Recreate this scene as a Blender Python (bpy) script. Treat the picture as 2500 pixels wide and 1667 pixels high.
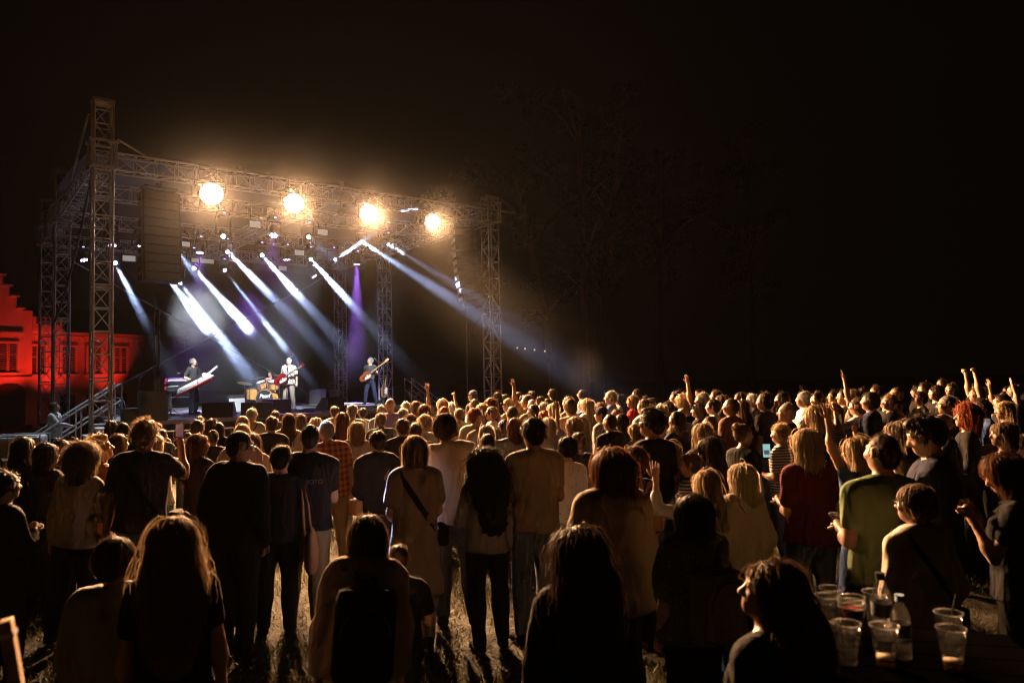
import bpy, bmesh, math, random
import numpy as np
from mathutils import Vector, Matrix, Quaternion

SC = bpy.context.scene
for _o in list(bpy.data.objects):
    bpy.data.objects.remove(_o)
COL = SC.collection
rng = np.random.default_rng(7)
random.seed(7)

# ---------------------------------------------------------------- camera
W_PX, H_PX = 2500.0, 1667.0          # the photograph's own pixels, used to read places off it
F_PX = 1807.0
CAM_H = 2.2
TILT = math.atan(89.0 / F_PX)
ROLL = 0.021
CAM = Vector((0, 0, CAM_H))
FWD = Vector((0, math.cos(TILT), math.sin(TILT)))
_R0 = Vector((1, 0, 0)); _U0 = _R0.cross(FWD)
RGT = math.cos(ROLL) * _R0 - math.sin(ROLL) * _U0
UPV = math.cos(ROLL) * _U0 + math.sin(ROLL) * _R0
cam_d = bpy.data.cameras.new('camera'); cam = bpy.data.objects.new('camera', cam_d); COL.objects.link(cam)
cam_d.sensor_width = 36.0; cam_d.lens = F_PX / W_PX * 36.0
cam_d.clip_start = 0.05; cam_d.clip_end = 2000
m3 = Matrix((RGT, UPV, -FWD)).transposed()
cam.matrix_world = Matrix.Translation(CAM) @ m3.to_4x4()
cam_d.dof.use_dof = True; cam_d.dof.focus_distance = 19.0; cam_d.dof.aperture_fstop = 2.4
SC.camera = cam

# ---------------------------------------------------------------- night sky and exposure
wd = bpy.data.worlds.new('World'); SC.world = wd; wd.use_nodes = True
nt = wd.node_tree; nt.nodes.clear()
_bg = nt.nodes.new('ShaderNodeBackground'); _wo = nt.nodes.new('ShaderNodeOutputWorld')
_bg.inputs[0].default_value = (0.55, 0.42, 0.36, 1); _bg.inputs[1].default_value = 0.0012
nt.links.new(_bg.outputs[0], _wo.inputs[0])
SC.view_settings.view_transform = 'Standard'; SC.view_settings.look = 'None'
SC.view_settings.exposure = 0.0; SC.view_settings.gamma = 1.0
SC.view_settings.use_curve_mapping = False
cy = SC.cycles
cy.max_bounces = 6; cy.diffuse_bounces = 2; cy.glossy_bounces = 3; cy.transmission_bounces = 6
cy.volume_bounces = 0; cy.transparent_max_bounces = 8
cy.caustics_reflective = False; cy.caustics_refractive = False
cy.use_light_tree = True; cy.use_denoising = True
cy.sample_clamp_indirect = 4.0; cy.sample_clamp_direct = 0.0
cy.filter_width = 1.05
cy.use_adaptive_sampling = True; cy.adaptive_threshold = 0.03

HAZE = 0.00004
K_BLIND = 30000.0
K_BEAM = 900000.0
K_WASH = 26000.0
K_STAGE = 8500.0
K_RED = 560.0         # red floods at the house
K_AMB = 1.0

# ---------------------------------------------------------------- places read off the photograph
def ray(px, py):
    d = FWD + RGT * ((px - W_PX / 2) / F_PX) - UPV * ((py - H_PX / 2) / F_PX)
    return d / d.y                        # scaled so that d.y == 1
def at(px, py, depth): return CAM + ray(px, py) * depth
def on_z(px, py, z):
    d = ray(px, py); return CAM + d * ((z - CAM_H) / d.z)
def hor(px): return 922.6 - ROLL * (px - 1250)

T1 = at(246.6, hor(246.6), 18.3); T1.z = 0
T2 = at(1203, hor(1203), 25.6); T2.z = 0
SU = (T2 - T1).normalized(); SL = (T2 - T1).length
SW = Vector((-SU.y, SU.x, 0))
S_ANG = math.atan2(SU.y, SU.x)
def st(u, w, z=0.0):                      # stage frame: u along its front, w into its depth
    p = T1 + SU * u + SW * w; p.z = z; return p
def on_w(px, py, w):                      # where a picture ray meets the upright plane w
    d = ray(px, py); p0 = CAM - T1
    t = (w - p0.dot(SW)) / d.dot(SW); return CAM + d * t
def on_u(px, py, u):
    d = ray(px, py); p0 = CAM - T1
    t = (u - p0.dot(SU)) / d.dot(SU); return CAM + d * t

# ---------------------------------------------------------------- materials
MATS = {}
def mat(name, col, rough=0.6, metal=0.0, spec=0.5, var=0.12, scale=8.0, bump=0.0, bscale=60.0, trans=0.0, emis=None, estr=0.0, sheen=0.0, coat=0.0):
    if name in MATS: return MATS[name]
    m = bpy.data.materials.new(name); m.use_nodes = True
    t = m.node_tree; b = t.nodes['Principled BSDF']
    b.inputs['Roughness'].default_value = rough; b.inputs['Metallic'].default_value = metal
    b.inputs['Specular IOR Level'].default_value = spec
    if coat: b.inputs['Coat Weight'].default_value = coat
    if sheen:
        b.inputs['Sheen Weight'].default_value = sheen; b.inputs['Sheen Roughness'].default_value = 0.5
    tc = t.nodes.new('ShaderNodeTexCoord')
    if var > 0:
        n = t.nodes.new('ShaderNodeTexNoise'); n.inputs['Scale'].default_value = scale; n.inputs['Detail'].default_value = 4
        r = t.nodes.new('ShaderNodeMapRange'); r.inputs['To Min'].default_value = 1 - var; r.inputs['To Max'].default_value = 1 + var
        mx = t.nodes.new('ShaderNodeVectorMath'); mx.operation = 'SCALE'; mx.inputs[0].default_value = col[:3]
        t.links.new(tc.outputs['Object'], n.inputs['Vector']); t.links.new(n.outputs['Fac'], r.inputs['Value'])
        t.links.new(r.outputs[0], mx.inputs['Scale']); t.links.new(mx.outputs[0], b.inputs['Base Color'])
    else:
        b.inputs['Base Color'].default_value = (*col[:3], 1)
    if bump:
        n2 = t.nodes.new('ShaderNodeTexNoise'); n2.inputs['Scale'].default_value = bscale; n2.inputs['Detail'].default_value = 3
        bp = t.nodes.new('ShaderNodeBump'); bp.inputs['Strength'].default_value = bump; bp.inputs['Distance'].default_value = 0.01
        t.links.new(tc.outputs['Object'], n2.inputs['Vector']); t.links.new(n2.outputs['Fac'], bp.inputs['Height'])
        t.links.new(bp.outputs[0], b.inputs['Normal'])
    if trans:
        o = t.nodes['Material Output']; mxs = t.nodes.new('ShaderNodeMixShader'); tr = t.nodes.new('ShaderNodeBsdfTranslucent')
        tr.inputs[0].default_value = (*col[:3], 1); mxs.inputs[0].default_value = trans
        t.links.new(b.outputs[0], mxs.inputs[1]); t.links.new(tr.outputs[0], mxs.inputs[2]); t.links.new(mxs.outputs[0], o.inputs[0])
    if emis:
        b.inputs['Emission Color'].default_value = (*emis, 1); b.inputs['Emission Strength'].default_value = estr
        m.cycles.emission_sampling = 'NONE'
    MATS[name] = m; return m

METAL = mat('galvanised steel', (0.55, 0.55, 0.56), 0.45, 0.5, var=0.2, scale=3)
BLACKM = mat('black painted metal', (0.022, 0.022, 0.024), 0.45, 0.3, var=0.2)
BLACKP = mat('black plywood cabinet', (0.022, 0.022, 0.024), 0.65, var=0.25, bump=0.3, bscale=250)
GRILLE = mat('black speaker grille', (0.035, 0.035, 0.038), 0.5, 0.4, var=0.2, bump=0.6, bscale=300)
CHROME = mat('chrome', (0.75, 0.75, 0.77), 0.18, 1.0, var=0.05)
WHITEP = mat('white lens plate', (0.75, 0.75, 0.74), 0.4, var=0.08)

# ---------------------------------------------------------------- mesh helpers
def mesh_obj(name, verts, faces, m=None, parent=None, loc=(0, 0, 0), smooth=False):
    me = bpy.data.meshes.new(name)
    if isinstance(verts, np.ndarray) and isinstance(faces, np.ndarray):
        n, k = faces.shape
        me.vertices.add(len(verts)); me.vertices.foreach_set('co', verts.astype(np.float32).ravel())
        me.loops.add(n * k); me.loops.foreach_set('vertex_index', faces.astype(np.int32).ravel())
        me.polygons.add(n); me.polygons.foreach_set('loop_start', np.arange(0, n * k, k, dtype=np.int32))
        if smooth: me.polygons.foreach_set('use_smooth', np.ones(n, dtype=bool))
        me.update(calc_edges=True)
    else:
        me.from_pydata([tuple(v) for v in verts], [], faces); me.update()
        if smooth:
            for p in me.polygons: p.use_smooth = True
    if m: me.materials.append(m)
    return link(name, me, parent, loc)
def link(name, data, parent=None, loc=(0, 0, 0)):
    o = bpy.data.objects.new(name, data); COL.objects.link(o); o.location = loc
    if parent: o.parent = parent
    return o
def tag(o, label=None, cat=None, group=None, kind=None):
    if label: o['label'] = label
    if cat: o['category'] = cat
    if group: o['group'] = group
    if kind: o['kind'] = kind
    return o
def empty(name, loc=(0, 0, 0), rz=0.0, label=None, cat=None, group=None):
    o = bpy.data.objects.new(name, None); COL.objects.link(o); o.location = loc; o.rotation_euler = (0, 0, rz)
    o.empty_display_size = 0.1
    return tag(o, label, cat, group)
def copy_tree(o, parent=None):
    c = o.copy(); COL.objects.link(c); c.parent = parent
    for ch in [x for x in bpy.data.objects if x.parent == o]: copy_tree(ch, c)
    return c

class MB:                                   # collects shapes, built as one mesh object
    def __init__(s): s.v = []; s.f = []
    def add(s, v, f, M=None):
        n = len(s.v)
        s.v += [tuple(M @ Vector(p)) if M else tuple(p) for p in v]; s.f += [[i + n for i in q] for q in f]
        return s
    def box(s, cx, cy, cz, sx, sy, sz, rot=None, bev=0.0):
        x, y, z = sx / 2, sy / 2, sz / 2
        if bev <= 0:
            v = [(a, b, c) for a in (-x, x) for b in (-y, y) for c in (-z, z)]
            f = [[0, 1, 3, 2], [4, 6, 7, 5], [0, 4, 5, 1], [2, 3, 7, 6], [0, 2, 6, 4], [1, 5, 7, 3]]
        else:
            bm = bmesh.new(); bmesh.ops.create_cube(bm, size=1.0)
            for q in bm.verts: q.co = (q.co.x * sx, q.co.y * sy, q.co.z * sz)
            bmesh.ops.bevel(bm, geom=bm.edges[:], offset=bev, segments=2, affect='EDGES', profile=0.6)
            bm.verts.index_update(); v = [tuple(q.co) for q in bm.verts]; f = [[q.index for q in p.verts] for p in bm.faces]; bm.free()
        M = Matrix.Translation((cx, cy, cz))
        if rot: M = M @ rot.to_4x4()
        return s.add(v, f, M)
    def cyl(s, a, b, r0, r1=None, n=12, caps=True):
        a = Vector(a); b = Vector(b); r1 = r0 if r1 is None else r1
        d = b - a; q = d.to_track_quat('Z', 'Y').to_matrix(); L = d.length
        v = []; 
        for k, (z, r) in enumerate(((0, r0), (L, r1))):
            for i in range(n):
                t = 2 * math.pi * i / n; v.append(a + q @ Vector((r * math.cos(t), r * math.sin(t), z)))
        f = [[i, (i + 1) % n, n + (i + 1) % n, n + i] for i in range(n)]
        if caps: f += [list(range(n))[::-1], list(range(n, 2 * n))]
        return s.add(v, f)
    def tube(s, pts, rad, n=8):
        pts = [Vector(p) for p in pts]; rs = rad if isinstance(rad, (list, tuple)) else [rad] * len(pts)
        v = []; up = None
        for i, p in enumerate(pts):
            d = (pts[min(i + 1, len(pts) - 1)] - pts[max(i - 1, 0)]).normalized()
            if up is None: up = d.orthogonal().normalized()
            up = (up - d * up.dot(d)); up = up.normalized() if up.length > 1e-5 else d.orthogonal().normalized()
            sd = d.cross(up)
            for k in range(n):
                t = 2 * math.pi * k / n; v.append(p + (up * math.cos(t) + sd * math.sin(t)) * rs[i])
        f = [[i * n + k, i * n + (k + 1) % n, (i + 1) * n + (k + 1) % n, (i + 1) * n + k] for i in range(len(pts) - 1) for k in range(n)]
        f += [list(range(n))[::-1], list(range((len(pts) - 1) * n, len(pts) * n))]
        return s.add(v, f)
    def lathe(s, prof, n=20, M=None, caps=(True, True)):
        v = []; 
        for r, z in prof:
            for i in range(n):
                t = 2 * math.pi * i / n; v.append((r * math.cos(t), r * math.sin(t), z))
        k = len(prof)
        f = [[j * n + i, j * n + (i + 1) % n, (j + 1) * n + (i + 1) % n, (j + 1) * n + i] for j in range(k - 1) for i in range(n)]
        if caps[0]: f.append(list(range(n))[::-1])
        if caps[1]: f.append(list(range((k - 1) * n, k * n)))
        return s.add(v, f, M)
    def prism(s, poly, z0, z1, M=None):       # closed outline in x,y raised from z0 to z1
        n = len(poly); v = [(x, y, z0) for x, y in poly] + [(x, y, z1) for x, y in poly]
        f = [list(range(n))[::-1], list(range(n, 2 * n))] + [[i, (i + 1) % n, n + (i + 1) % n, n + i] for i in range(n)]
        return s.add(v, f, M)
    def build(s, name, m, parent=None, loc=(0, 0, 0), smooth=False):
        o = mesh_obj(name, s.v, s.f, m, parent, loc, smooth)
        if smooth == 'auto':
            set_auto(o.data)
        return o
def set_auto(me, ang=0.6):
    bm = bmesh.new(); bm.from_mesh(me)
    bmesh.ops.recalc_face_normals(bm, faces=bm.faces[:])
    for e in bm.edges:
        e.smooth = not (len(e.link_faces) == 2 and e.calc_face_angle(0) > ang)
    for f in bm.faces: f.smooth = True
    bm.to_mesh(me); bm.free()

_BARS = {}
def bar(name, a, b, r, m=None, parent=None, n=8):
    """One straight tube as its own object; all tubes of a material share a unit mesh."""
    m = m or METAL; key = (m.name, n, name)
    if key not in _BARS:
        mb = MB().cyl((0, 0, 0), (0, 0, 1), 1, 1, n); me = bpy.data.meshes.new(name); me.from_pydata(mb.v, [], mb.f)
        for p in me.polygons: p.use_smooth = len(p.vertices) == 4
        me.materials.append(m); _BARS[key] = me
    o = bpy.data.objects.new(name, _BARS[key]); COL.objects.link(o)
    a = Vector(a); b = Vector(b); d = b - a
    o.rotation_mode = 'QUATERNION'; o.rotation_quaternion = d.to_track_quat('Z', 'Y'); o.scale = (r, r, d.length)
    if parent: o.parent = parent; a = a - parent.location
    o.location = a
    return o

def truss(name, label, p0, p1, sx, sy, size_x=0.43, size_y=0.43, bay=0.5, rc=0.026, rb=0.013, ladder=False, doubles=0, group=None, cat='truss', skip_faces=()):
    """Box truss from p0 to p1; sx, sy are the directions of its section; p0, p1 lie on its corner line."""
    p0 = Vector(p0); p1 = Vector(p1); sx = Vector(sx).normalized() * size_x; sy = Vector(sy).normalized() * size_y
    root = empty(name, p0, 0, label, cat, group)
    d = (p1 - p0); L = d.length; d.normalize(); nb = max(1, round(L / bay)); st_ = L / nb
    cor = [Vector(), sx, sx + sy, sy]
    for c in cor: bar('chord', p0 + c, p1 + c, rc, parent=root)
    for fi in range(4):
        if fi in skip_faces: continue
        c0, c1 = cor[fi], cor[(fi + 1) % 4]
        for k in range(nb + 1):
            q = p0 + d * (st_ * k)
            bar('rung', q + c0, q + c1, rb * (1.25 if ladder else 1), parent=root, n=6)
            if doubles and k % doubles == 0 and k:
                bar('rung', q + c0 - d * 0.09, q + c1 - d * 0.09, rb * 1.25, parent=root, n=6)
            if k < nb:
                a, b_ = (c0, c1) if (k + fi) % 2 else (c1, c0)
                bar('brace', q + a, q + d * st_ + b_, rb, parent=root, n=6)
    return root
# ================================================================ ground
def ground():
    t = 200
    g = mesh_obj('ground', [(-t, -60, 0), (t, -60, 0), (t, 260, 0), (-t, 260, 0)], [[0, 1, 2, 3]])
    m = bpy.data.materials.new('trodden lawn'); m.use_nodes = True; T = m.node_tree; b = T.nodes['Principled BSDF']
    tc = T.nodes.new('ShaderNodeTexCoord'); n = T.nodes.new('ShaderNodeTexNoise'); n.inputs['Scale'].default_value = 1.3; n.inputs['Detail'].default_value = 8
    cr = T.nodes.new('ShaderNodeValToRGB')
    cr.color_ramp.elements[0].position = 0.35; cr.color_ramp.elements[0].color = (0.012, 0.012, 0.004, 1)
    cr.color_ramp.elements[1].position = 0.68; cr.color_ramp.elements[1].color = (0.04, 0.027, 0.01, 1)
    n2 = T.nodes.new('ShaderNodeTexNoise'); n2.inputs['Scale'].default_value = 45; n2.inputs['Detail'].default_value = 5
    bp = T.nodes.new('ShaderNodeBump'); bp.inputs['Strength'].default_value = 0.8; bp.inputs['Distance'].default_value = 0.03
    T.links.new(tc.outputs['Object'], n.inputs['Vector']); T.links.new(tc.outputs['Object'], n2.inputs['Vector'])
    T.links.new(n.outputs['Fac'], cr.inputs['Fac']); T.links.new(cr.outputs[0], b.inputs['Base Color'])
    T.links.new(n2.outputs['Fac'], bp.inputs['Height']); T.links.new(bp.outputs[0], b.inputs['Normal'])
    b.inputs['Roughness'].default_value = 0.9
    g.data.materials.append(m); tag(g, kind='structure')
ground()

def grass():
    n = 105000
    y = 2.4 + 9.5 * rng.random(n) ** 1.3
    x = (rng.random(n) * 2 - 1) * (0.78 * y + 0.4)
    h = (0.03 + 0.085 * rng.random(n) ** 2) * (.55 + .9 * (np.sin(2.1 * x + 1.3 * y) * np.sin(1.7 * y - x) > -.1)); a = rng.random(n) * 6.283; w = 0.003 + 0.005 * rng.random(n)
    lean = 0.13 * (rng.random((n, 2)) - 0.5) * 1.6
    P = np.stack([x, y, np.zeros(n)], 1)
    s = np.stack([np.cos(a) * w, np.sin(a) * w, np.zeros(n)], 1)
    mid = P + np.stack([lean[:, 0] * .4, lean[:, 1] * .4, h * .6], 1); tip = P + np.stack([lean[:, 0], lean[:, 1], h], 1)
    V = np.stack([P - s, P + s, mid + s * .7, mid - s * .7, tip], 1).reshape(-1, 3)
    i = np.arange(n) * 5
    F = np.concatenate([np.stack([i, i + 1, i + 2], 1), np.stack([i + 3, i + 2, i + 4], 1)])
    gm = mat('grass blade', (0.075, 0.066, 0.02), 0.6, var=0.75, scale=1.6, trans=0.35)
    o = mesh_obj('grass', V, F, gm); tag(o, 'short trodden lawn grass between the feet of the crowd', 'grass', kind='stuff')
grass()

# ================================================================ stage roof structure
ZR = 7.62; RH = 0.42                      # underside and depth of the roof trusses
Z3 = Vector((0, 0, 1))
def tower(u, w, top, label):
    q = 0.42
    p = st(u - q / 2, w - q / 2 + 0.0, 0.0)
    r = truss('truss_tower', label, p + Vector((0, 0, 0.12)), p + Vector((0, 0, top)), SU, SW, q, q, bay=0.56, rc=0.03, rb=0.016, ladder=True, doubles=4, group='steel truss towers of the stage', cat='tower')
    base = MB().box(0.21, 0.21, -0.06, 0.8, 0.8, 0.1).build('base_plate', METAL, r)
    base.rotation_euler = (0, 0, S_ANG)
    head = MB()
    for k in (0, 1): head.box(0.21, 0.05 + 0.32 * k, top - 0.08, 0.5, 0.06, 0.1)
    head.cyl((0.06, 0.21, top - .06), (0.36, 0.21, top - .06), 0.08, n=12)
    h = head.build('hoist_head', METAL, r, smooth=False); h.rotation_euler = (0, 0, S_ANG)
    # sleeve block that carries the roof corner
    sl = MB()
    for z in (ZR - 0.1, ZR + RH + 0.14):
        for k in (-0.06, 0.48): sl.box(0.21, k, z, 0.66, 0.05, 0.07); sl.box(k, 0.21, z + 0.001, 0.05, 0.66, 0.066)
    for k in (-0.06, 0.48):
        for j in (-0.06, 0.48): sl.box(k, j, ZR + 0.23, 0.045, 0.045, 0.7)
    s_ = sl.build('sleeve_block', METAL, r); s_.rotation_euler = (0, 0, S_ANG)
    return r
WS = (0.0, 7.8, 12.3)
tower(0, WS[0], 9.3, 'tall steel truss tower beside the stairs at the near corner of the stage')
tower(0, WS[1], 9.4, 'steel truss tower behind the man in the grey sweatshirt')
tower(0, WS[2], 9.3, 'steel truss tower standing before the red house, rear corner of the stage')
tower(SL, WS[0], 8.45, 'steel truss tower at the far front corner, beside the hanging speaker column')
tower(SL, WS[1], 9.3, 'steel truss tower behind the bass player, beside the railed steps')
tower(SL, WS[2], 9.3, 'steel truss tower behind the amplifier, rear corner lit purple')

def cross_truss(w, label, rb=0.013):
    return truss('roof_truss', label, st(0.24, w - 0.21, ZR), st(SL - 0.24, w - 0.21, ZR), SW, Z3, 0.42, RH, bay=0.5, rb=rb, group='roof trusses of the stage')
cross_truss(0.0, 'front roof truss carrying the four blazing warm lamps')
cross_truss(3.3, 'second roof truss from the crowd, hung with white panels')
cross_truss(WS[1], 'third roof truss from the crowd, hung with white beam lamps')
cross_truss(WS[2], 'rearmost roof truss in front of the grey roof sheet')
def side_truss(u, w0, w1, label):
    return truss('roof_truss', label, st(u - 0.21, w0 + 0.24, ZR), st(u - 0.21, w1 - 0.24, ZR), SU, Z3, 0.42, RH, bay=0.5, group='roof trusses of the stage')
side_truss(0, 0, WS[1], 'side roof truss above the man in the grey sweatshirt')
side_truss(0, WS[1], WS[2], 'short rear side roof truss near the red house')
side_truss(SL, 0, WS[1], 'side roof truss above the railed steps of the bass player')
side_truss(SL, WS[1], WS[2], 'short rear side roof truss above the amplifier')
side_truss(SL / 2, 0.2, WS[2], 'middle roof truss running front to back above the singer')

def roof():
    r = empty('stage_roof', st(0, 0, ZR), 0, 'dark grey sheet roof over the stage with a long bright front pipe', 'roof')
    m = mat('grey roof sheet', (0.07, 0.07, 0.076), 0.7, var=0.2, scale=1.5, bump=0.4, bscale=6)
    us = np.linspace(-0.2, SL + 0.2, 25); ws = np.linspace(0.55, WS[2] + 0.35, 21)
    v = []; 
    for j, w in enumerate(ws):
        for i, u in enumerate(us):
            z = ZR + RH + 0.16 + 0.5 * math.sin(math.pi * (w - ws[0]) / (ws[-1] - ws[0])) + 0.03 * math.sin(u * 6.283 / 2) * math.sin(w * 3)
            v.append(st(u, w, z) - r.location)
    n = len(us); f = [[j * n + i, j * n + i + 1, (j + 1) * n + i + 1, (j + 1) * n + i] for j in range(len(ws) - 1) for i in range(n - 1)]
    o = mesh_obj('canopy_sheet', v, f, m, r, smooth=True)
    bar('front_pipe', st(0.95, -0.1, ZR + RH + 0.03), st(SL + 1.05, -0.1, ZR + RH + 0.03), 0.034, METAL, r)
    for u in (3.4, 6.4, 9.2, 11.4):
        MB().box(*(st(u, -0.1, ZR + RH + 0.1) - r.location), 0.12, 0.12, 0.16).build('pipe_clamp', METAL, r)
    # hanging rear valance of the sheet: one strip per bay
    for k in range(12):
        a = st(0.3 + k * (SL - .6) / 12, WS[2] + 0.3, ZR + RH); b = st(0.3 + (k + 1) * (SL - .6) / 12 - 0.03, WS[2] + 0.3, ZR + RH)
        a -= r.location; b -= r.location; dn = Vector((0, 0, -0.75))
        mesh_obj('valance_panel', [a, b, b + dn, a + dn, a + SW * .03, b + SW * .03, b + dn + SW * .03, a + dn + SW * .03],
                 [[0, 1, 2, 3], [5, 4, 7, 6], [0, 4, 5, 1], [3, 2, 6, 7], [0, 3, 7, 4], [1, 5, 6, 2]], m, r)
    # raked bars from near tower head to the side truss
    bar('raking_bar', st(-0.3, 0.1, 9.0), st(-0.3, 3.2, ZR + RH), 0.03, METAL, r)
    bar('raking_bar', st(-0.3, 0.35, 9.0), st(-0.3, 3.45, ZR + RH), 0.02, METAL, r)
    bar('raking_bar', st(0.3, -0.2, ZR + RH + .35), st(1.0, -0.1, ZR + RH + 0.05), 0.03, METAL, r)
roof()

def cable(name, a, b, r, label, cat='cable', m=None, sag=0.0):
    mb = MB(); pts = []
    for k in range(13):
        t = k / 12; p = Vector(a).lerp(Vector(b), t); p.z -= sag * 4 * t * (1 - t); pts.append(p)
    o = mb.tube([p - pts[0] for p in pts], r, 6).build(name, m or METAL, None, pts[0], smooth=True); tag(o, label, cat); return o
STRAP = mat('grey strap', (0.22, 0.22, 0.23), 0.7)
cable('bracing_strap', st(0.1, WS[2] + .05, 0.9), st(SL - .1, WS[2] + .05, ZR - 0.1), 0.035, 'pale bracing strap rising from the red house towards the upper corner behind the stage', 'strap', STRAP)
cable('bracing_strap', st(0.1, WS[2] + .13, ZR - 0.1), st(SL - .1, WS[2] + .13, 0.9), 0.035, 'pale bracing strap falling behind the drummer across the stage back', 'strap', STRAP)

# ================================================================ stage deck
ZD = 1.28
def deck():
    r = empty('stage', st(0, 0, 0), S_ANG, 'low black stage with a scuffed dark deck and black skirt', 'stage')
    dm = bpy.data.materials.new('scuffed black deck'); dm.use_nodes = True; T = dm.node_tree; b = T.nodes['Principled BSDF']
    tc = T.nodes.new('ShaderNodeTexCoord'); n = T.nodes.new('ShaderNodeTexNoise'); n.inputs['Scale'].default_value = 2.2; n.inputs['Detail'].default_value = 9; n.inputs['Roughness'].default_value = 0.7
    cr = T.nodes.new('ShaderNodeValToRGB'); cr.color_ramp.elements[0].position = 0.3; cr.color_ramp.elements[0].color = (0.05, 0.05, 0.053, 1)
    cr.color_ramp.elements[1].position = 0.75; cr.color_ramp.elements[1].color = (0.36, 0.36, 0.37, 1)
    T.links.new(tc.outputs['Object'], n.inputs['Vector']); T.links.new(n.outputs['Fac'], cr.inputs[0]); T.links.new(cr.outputs[0], b.inputs['Base Color'])
    b.inputs['Roughness'].default_value = 0.45
    me = None
    nu, nw = 6, 11; du = (SL - 1.5) / nu; dw = 11.2 / nw
    for i in range(nu):
        for j in range(nw):
            if me is None:
                o = MB().box(0, 0, -0.05, du - 0.012, dw - 0.012, 0.1).build('deck_panel', dm, r); me = o.data
            else: o = link('deck_panel', me, r)
            o.location = (0.75 + (i + .5) * du, 0.55 + (j + .5) * dw, ZD - 0.002 * ((i * 7 + j * 3) % 3))
    edge = mat('blue black stage edge', (0.05, 0.045, 0.10), 0.35)
    MB().box(SL / 2, 0.5, ZD - 0.06, SL - 1.5, 0.05, 0.11).build('front_edge', edge, r)
    sk = mat('black stage skirt', (0.018, 0.018, 0.024), 0.8, bump=0.5, bscale=20)
    # pleated skirt
    xs = np.linspace(0.75, SL - 0.75, 240); v = []; 
    for x in xs:
        yy = 0.53 + 0.018 * math.sin(x * 27) + 0.008 * math.sin(x * 61); v += [(x, yy, 0.02), (x, yy + .004, ZD - 0.115)]
    mesh_obj('skirt', v, [[2 * i, 2 * i + 2, 2 * i + 3, 2 * i + 1] for i in range(len(xs) - 1)], sk, r, smooth=True)
    for sgn, x in ((0, 0.75), (1, SL - 0.75)):
        MB().box(x, 6.1, ZD / 2 - 0.06, 0.03, 11.1, ZD - 0.13).build('side_skirt', sk, r)
    for i in range(7):
        bar('leg', st(0.8 + i * (SL - 1.6) / 6, 0.75, 0), st(0.8 + i * (SL - 1.6) / 6, 0.75, ZD - 0.1), 0.03, METAL, None)
        o = bpy.data.objects[-1] if False else None
    return r
STAGE = deck()
for o in [x for x in bpy.data.objects if x.name.split('.')[0] == 'leg' and x.parent is None]:
    w_ = o.matrix_basis.copy(); o.parent = STAGE; o.matrix_parent_inverse = (Matrix.Translation(STAGE.location) @ Matrix.Rotation(S_ANG, 4, 'Z')).inverted()

def aim(o, src, dst):
    o.location = src; o.rotation_mode = 'QUATERNION'; o.rotation_quaternion = (Vector(dst) - Vector(src)).to_track_quat('-Z', 'Y')
def spot(name, src, dst, power, col, size_deg, blend=0.3, rad=0.05, parent=None):
    d = bpy.data.lights.new(name, 'SPOT'); d.energy = power; d.color = col; d.spot_size = math.radians(size_deg); d.spot_blend = blend; d.shadow_soft_size = rad
    o = bpy.data.objects.new(name, d); COL.objects.link(o); aim(o, src, dst)
    if parent:
        o.parent = parent; o.matrix_parent_inverse = parent.matrix_basis.inverted() if False else Matrix.Identity(4)
        o.location = Vector(src) - parent.location
    return o

# ================================================================ lamps
WARM = (1.0, 0.52, 0.235)
GLOW_WARM = mat('glowing warm lens', (0.8, 0.6, 0.4), 0.4, var=0, emis=(1.0, 0.84, 0.66), estr=90)
GLOW_WHITE = mat('glowing white lens', (0.8, 0.8, 0.9), 0.4, var=0, emis=(0.75, 0.86, 1.0), estr=40)
GLOW_PURP = mat('glowing violet lens', (0.6, 0.5, 0.8), 0.4, var=0, emis=(0.62, 0.38, 1.0), estr=16)
GLOW_BLUE = mat('small blue status lamp', (0.2, 0.2, 0.6), 0.4, var=0, emis=(0.35, 0.3, 1.0), estr=5)
PANEL_FACE = mat('milky panel face', (0.8, 0.79, 0.76), 0.5, var=0.06, emis=(0.9, 0.86, 0.8), estr=0.28)

def blinder(px, py, i):
    p = on_w(px, py, -0.42)
    r = empty('blinder_lamp', p, 0, ['glaring warm blinder lamp on the front truss, largest glare, above the keyboard player',
              'glaring warm blinder lamp on the front truss, second from the tall near tower',
              'glaring warm blinder lamp on the front truss, third from the tall near tower',
              'glaring warm blinder lamp on the front truss beside the hanging speaker column'][i], 'stage lamp', 'warm blinder lamps on the front truss')
    dst = [Vector((-1.5, 6, 1)), Vector((1, 7, 1)), Vector((3.5, 9, 1)), Vector((6.5, 11, 1))][i]
    q = (dst - p).to_track_quat('-Z', 'Y').to_matrix()
    mb = MB(); mb.lathe([(0, .3), (.2, .28), (.3, .14), (.31, .035)], 28, caps=(False, True)); b = mb.build('housing', BLACKM, r, smooth='auto'); b.rotation_euler = q.to_euler()
    rl = (.27, .25, .24, .23)[i]
    o = MB().lathe([(rl, 0.04), (rl * 1.02, 0.0), (rl * .8, -0.03), (0.0, -0.045)], 32, caps=(True, False)).build('lens', GLOW_WARM, r, smooth=True); o.rotation_euler = q.to_euler()
    for k in range(8):
        a = k * math.pi / 4; f = MB().box(rl * 1.12 * math.cos(a), rl * 1.12 * math.sin(a), .0, .05, .05, .06).build('lens_clip', BLACKM, r); f.rotation_euler = q.to_euler()
    yk = MB(); yk.tube([(-0.36, 0, 0.1), (-0.36, 0.3, 0.3), (0, 0.42, 0.35), (0.36, 0.3, 0.3), (0.36, 0, 0.1)], 0.016, 6)
    y = yk.build('yoke', BLACKM, r, smooth=True); y.rotation_euler = q.to_euler()
    l = spot('blinder_light', p + (dst - p).normalized() * 0.14, dst, K_BLIND * [1.0, 1.0, 1.0, 1.15][i], WARM, 118, 0.7, 0.2)
    l.parent = r; l.location = l.location - r.location
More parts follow.
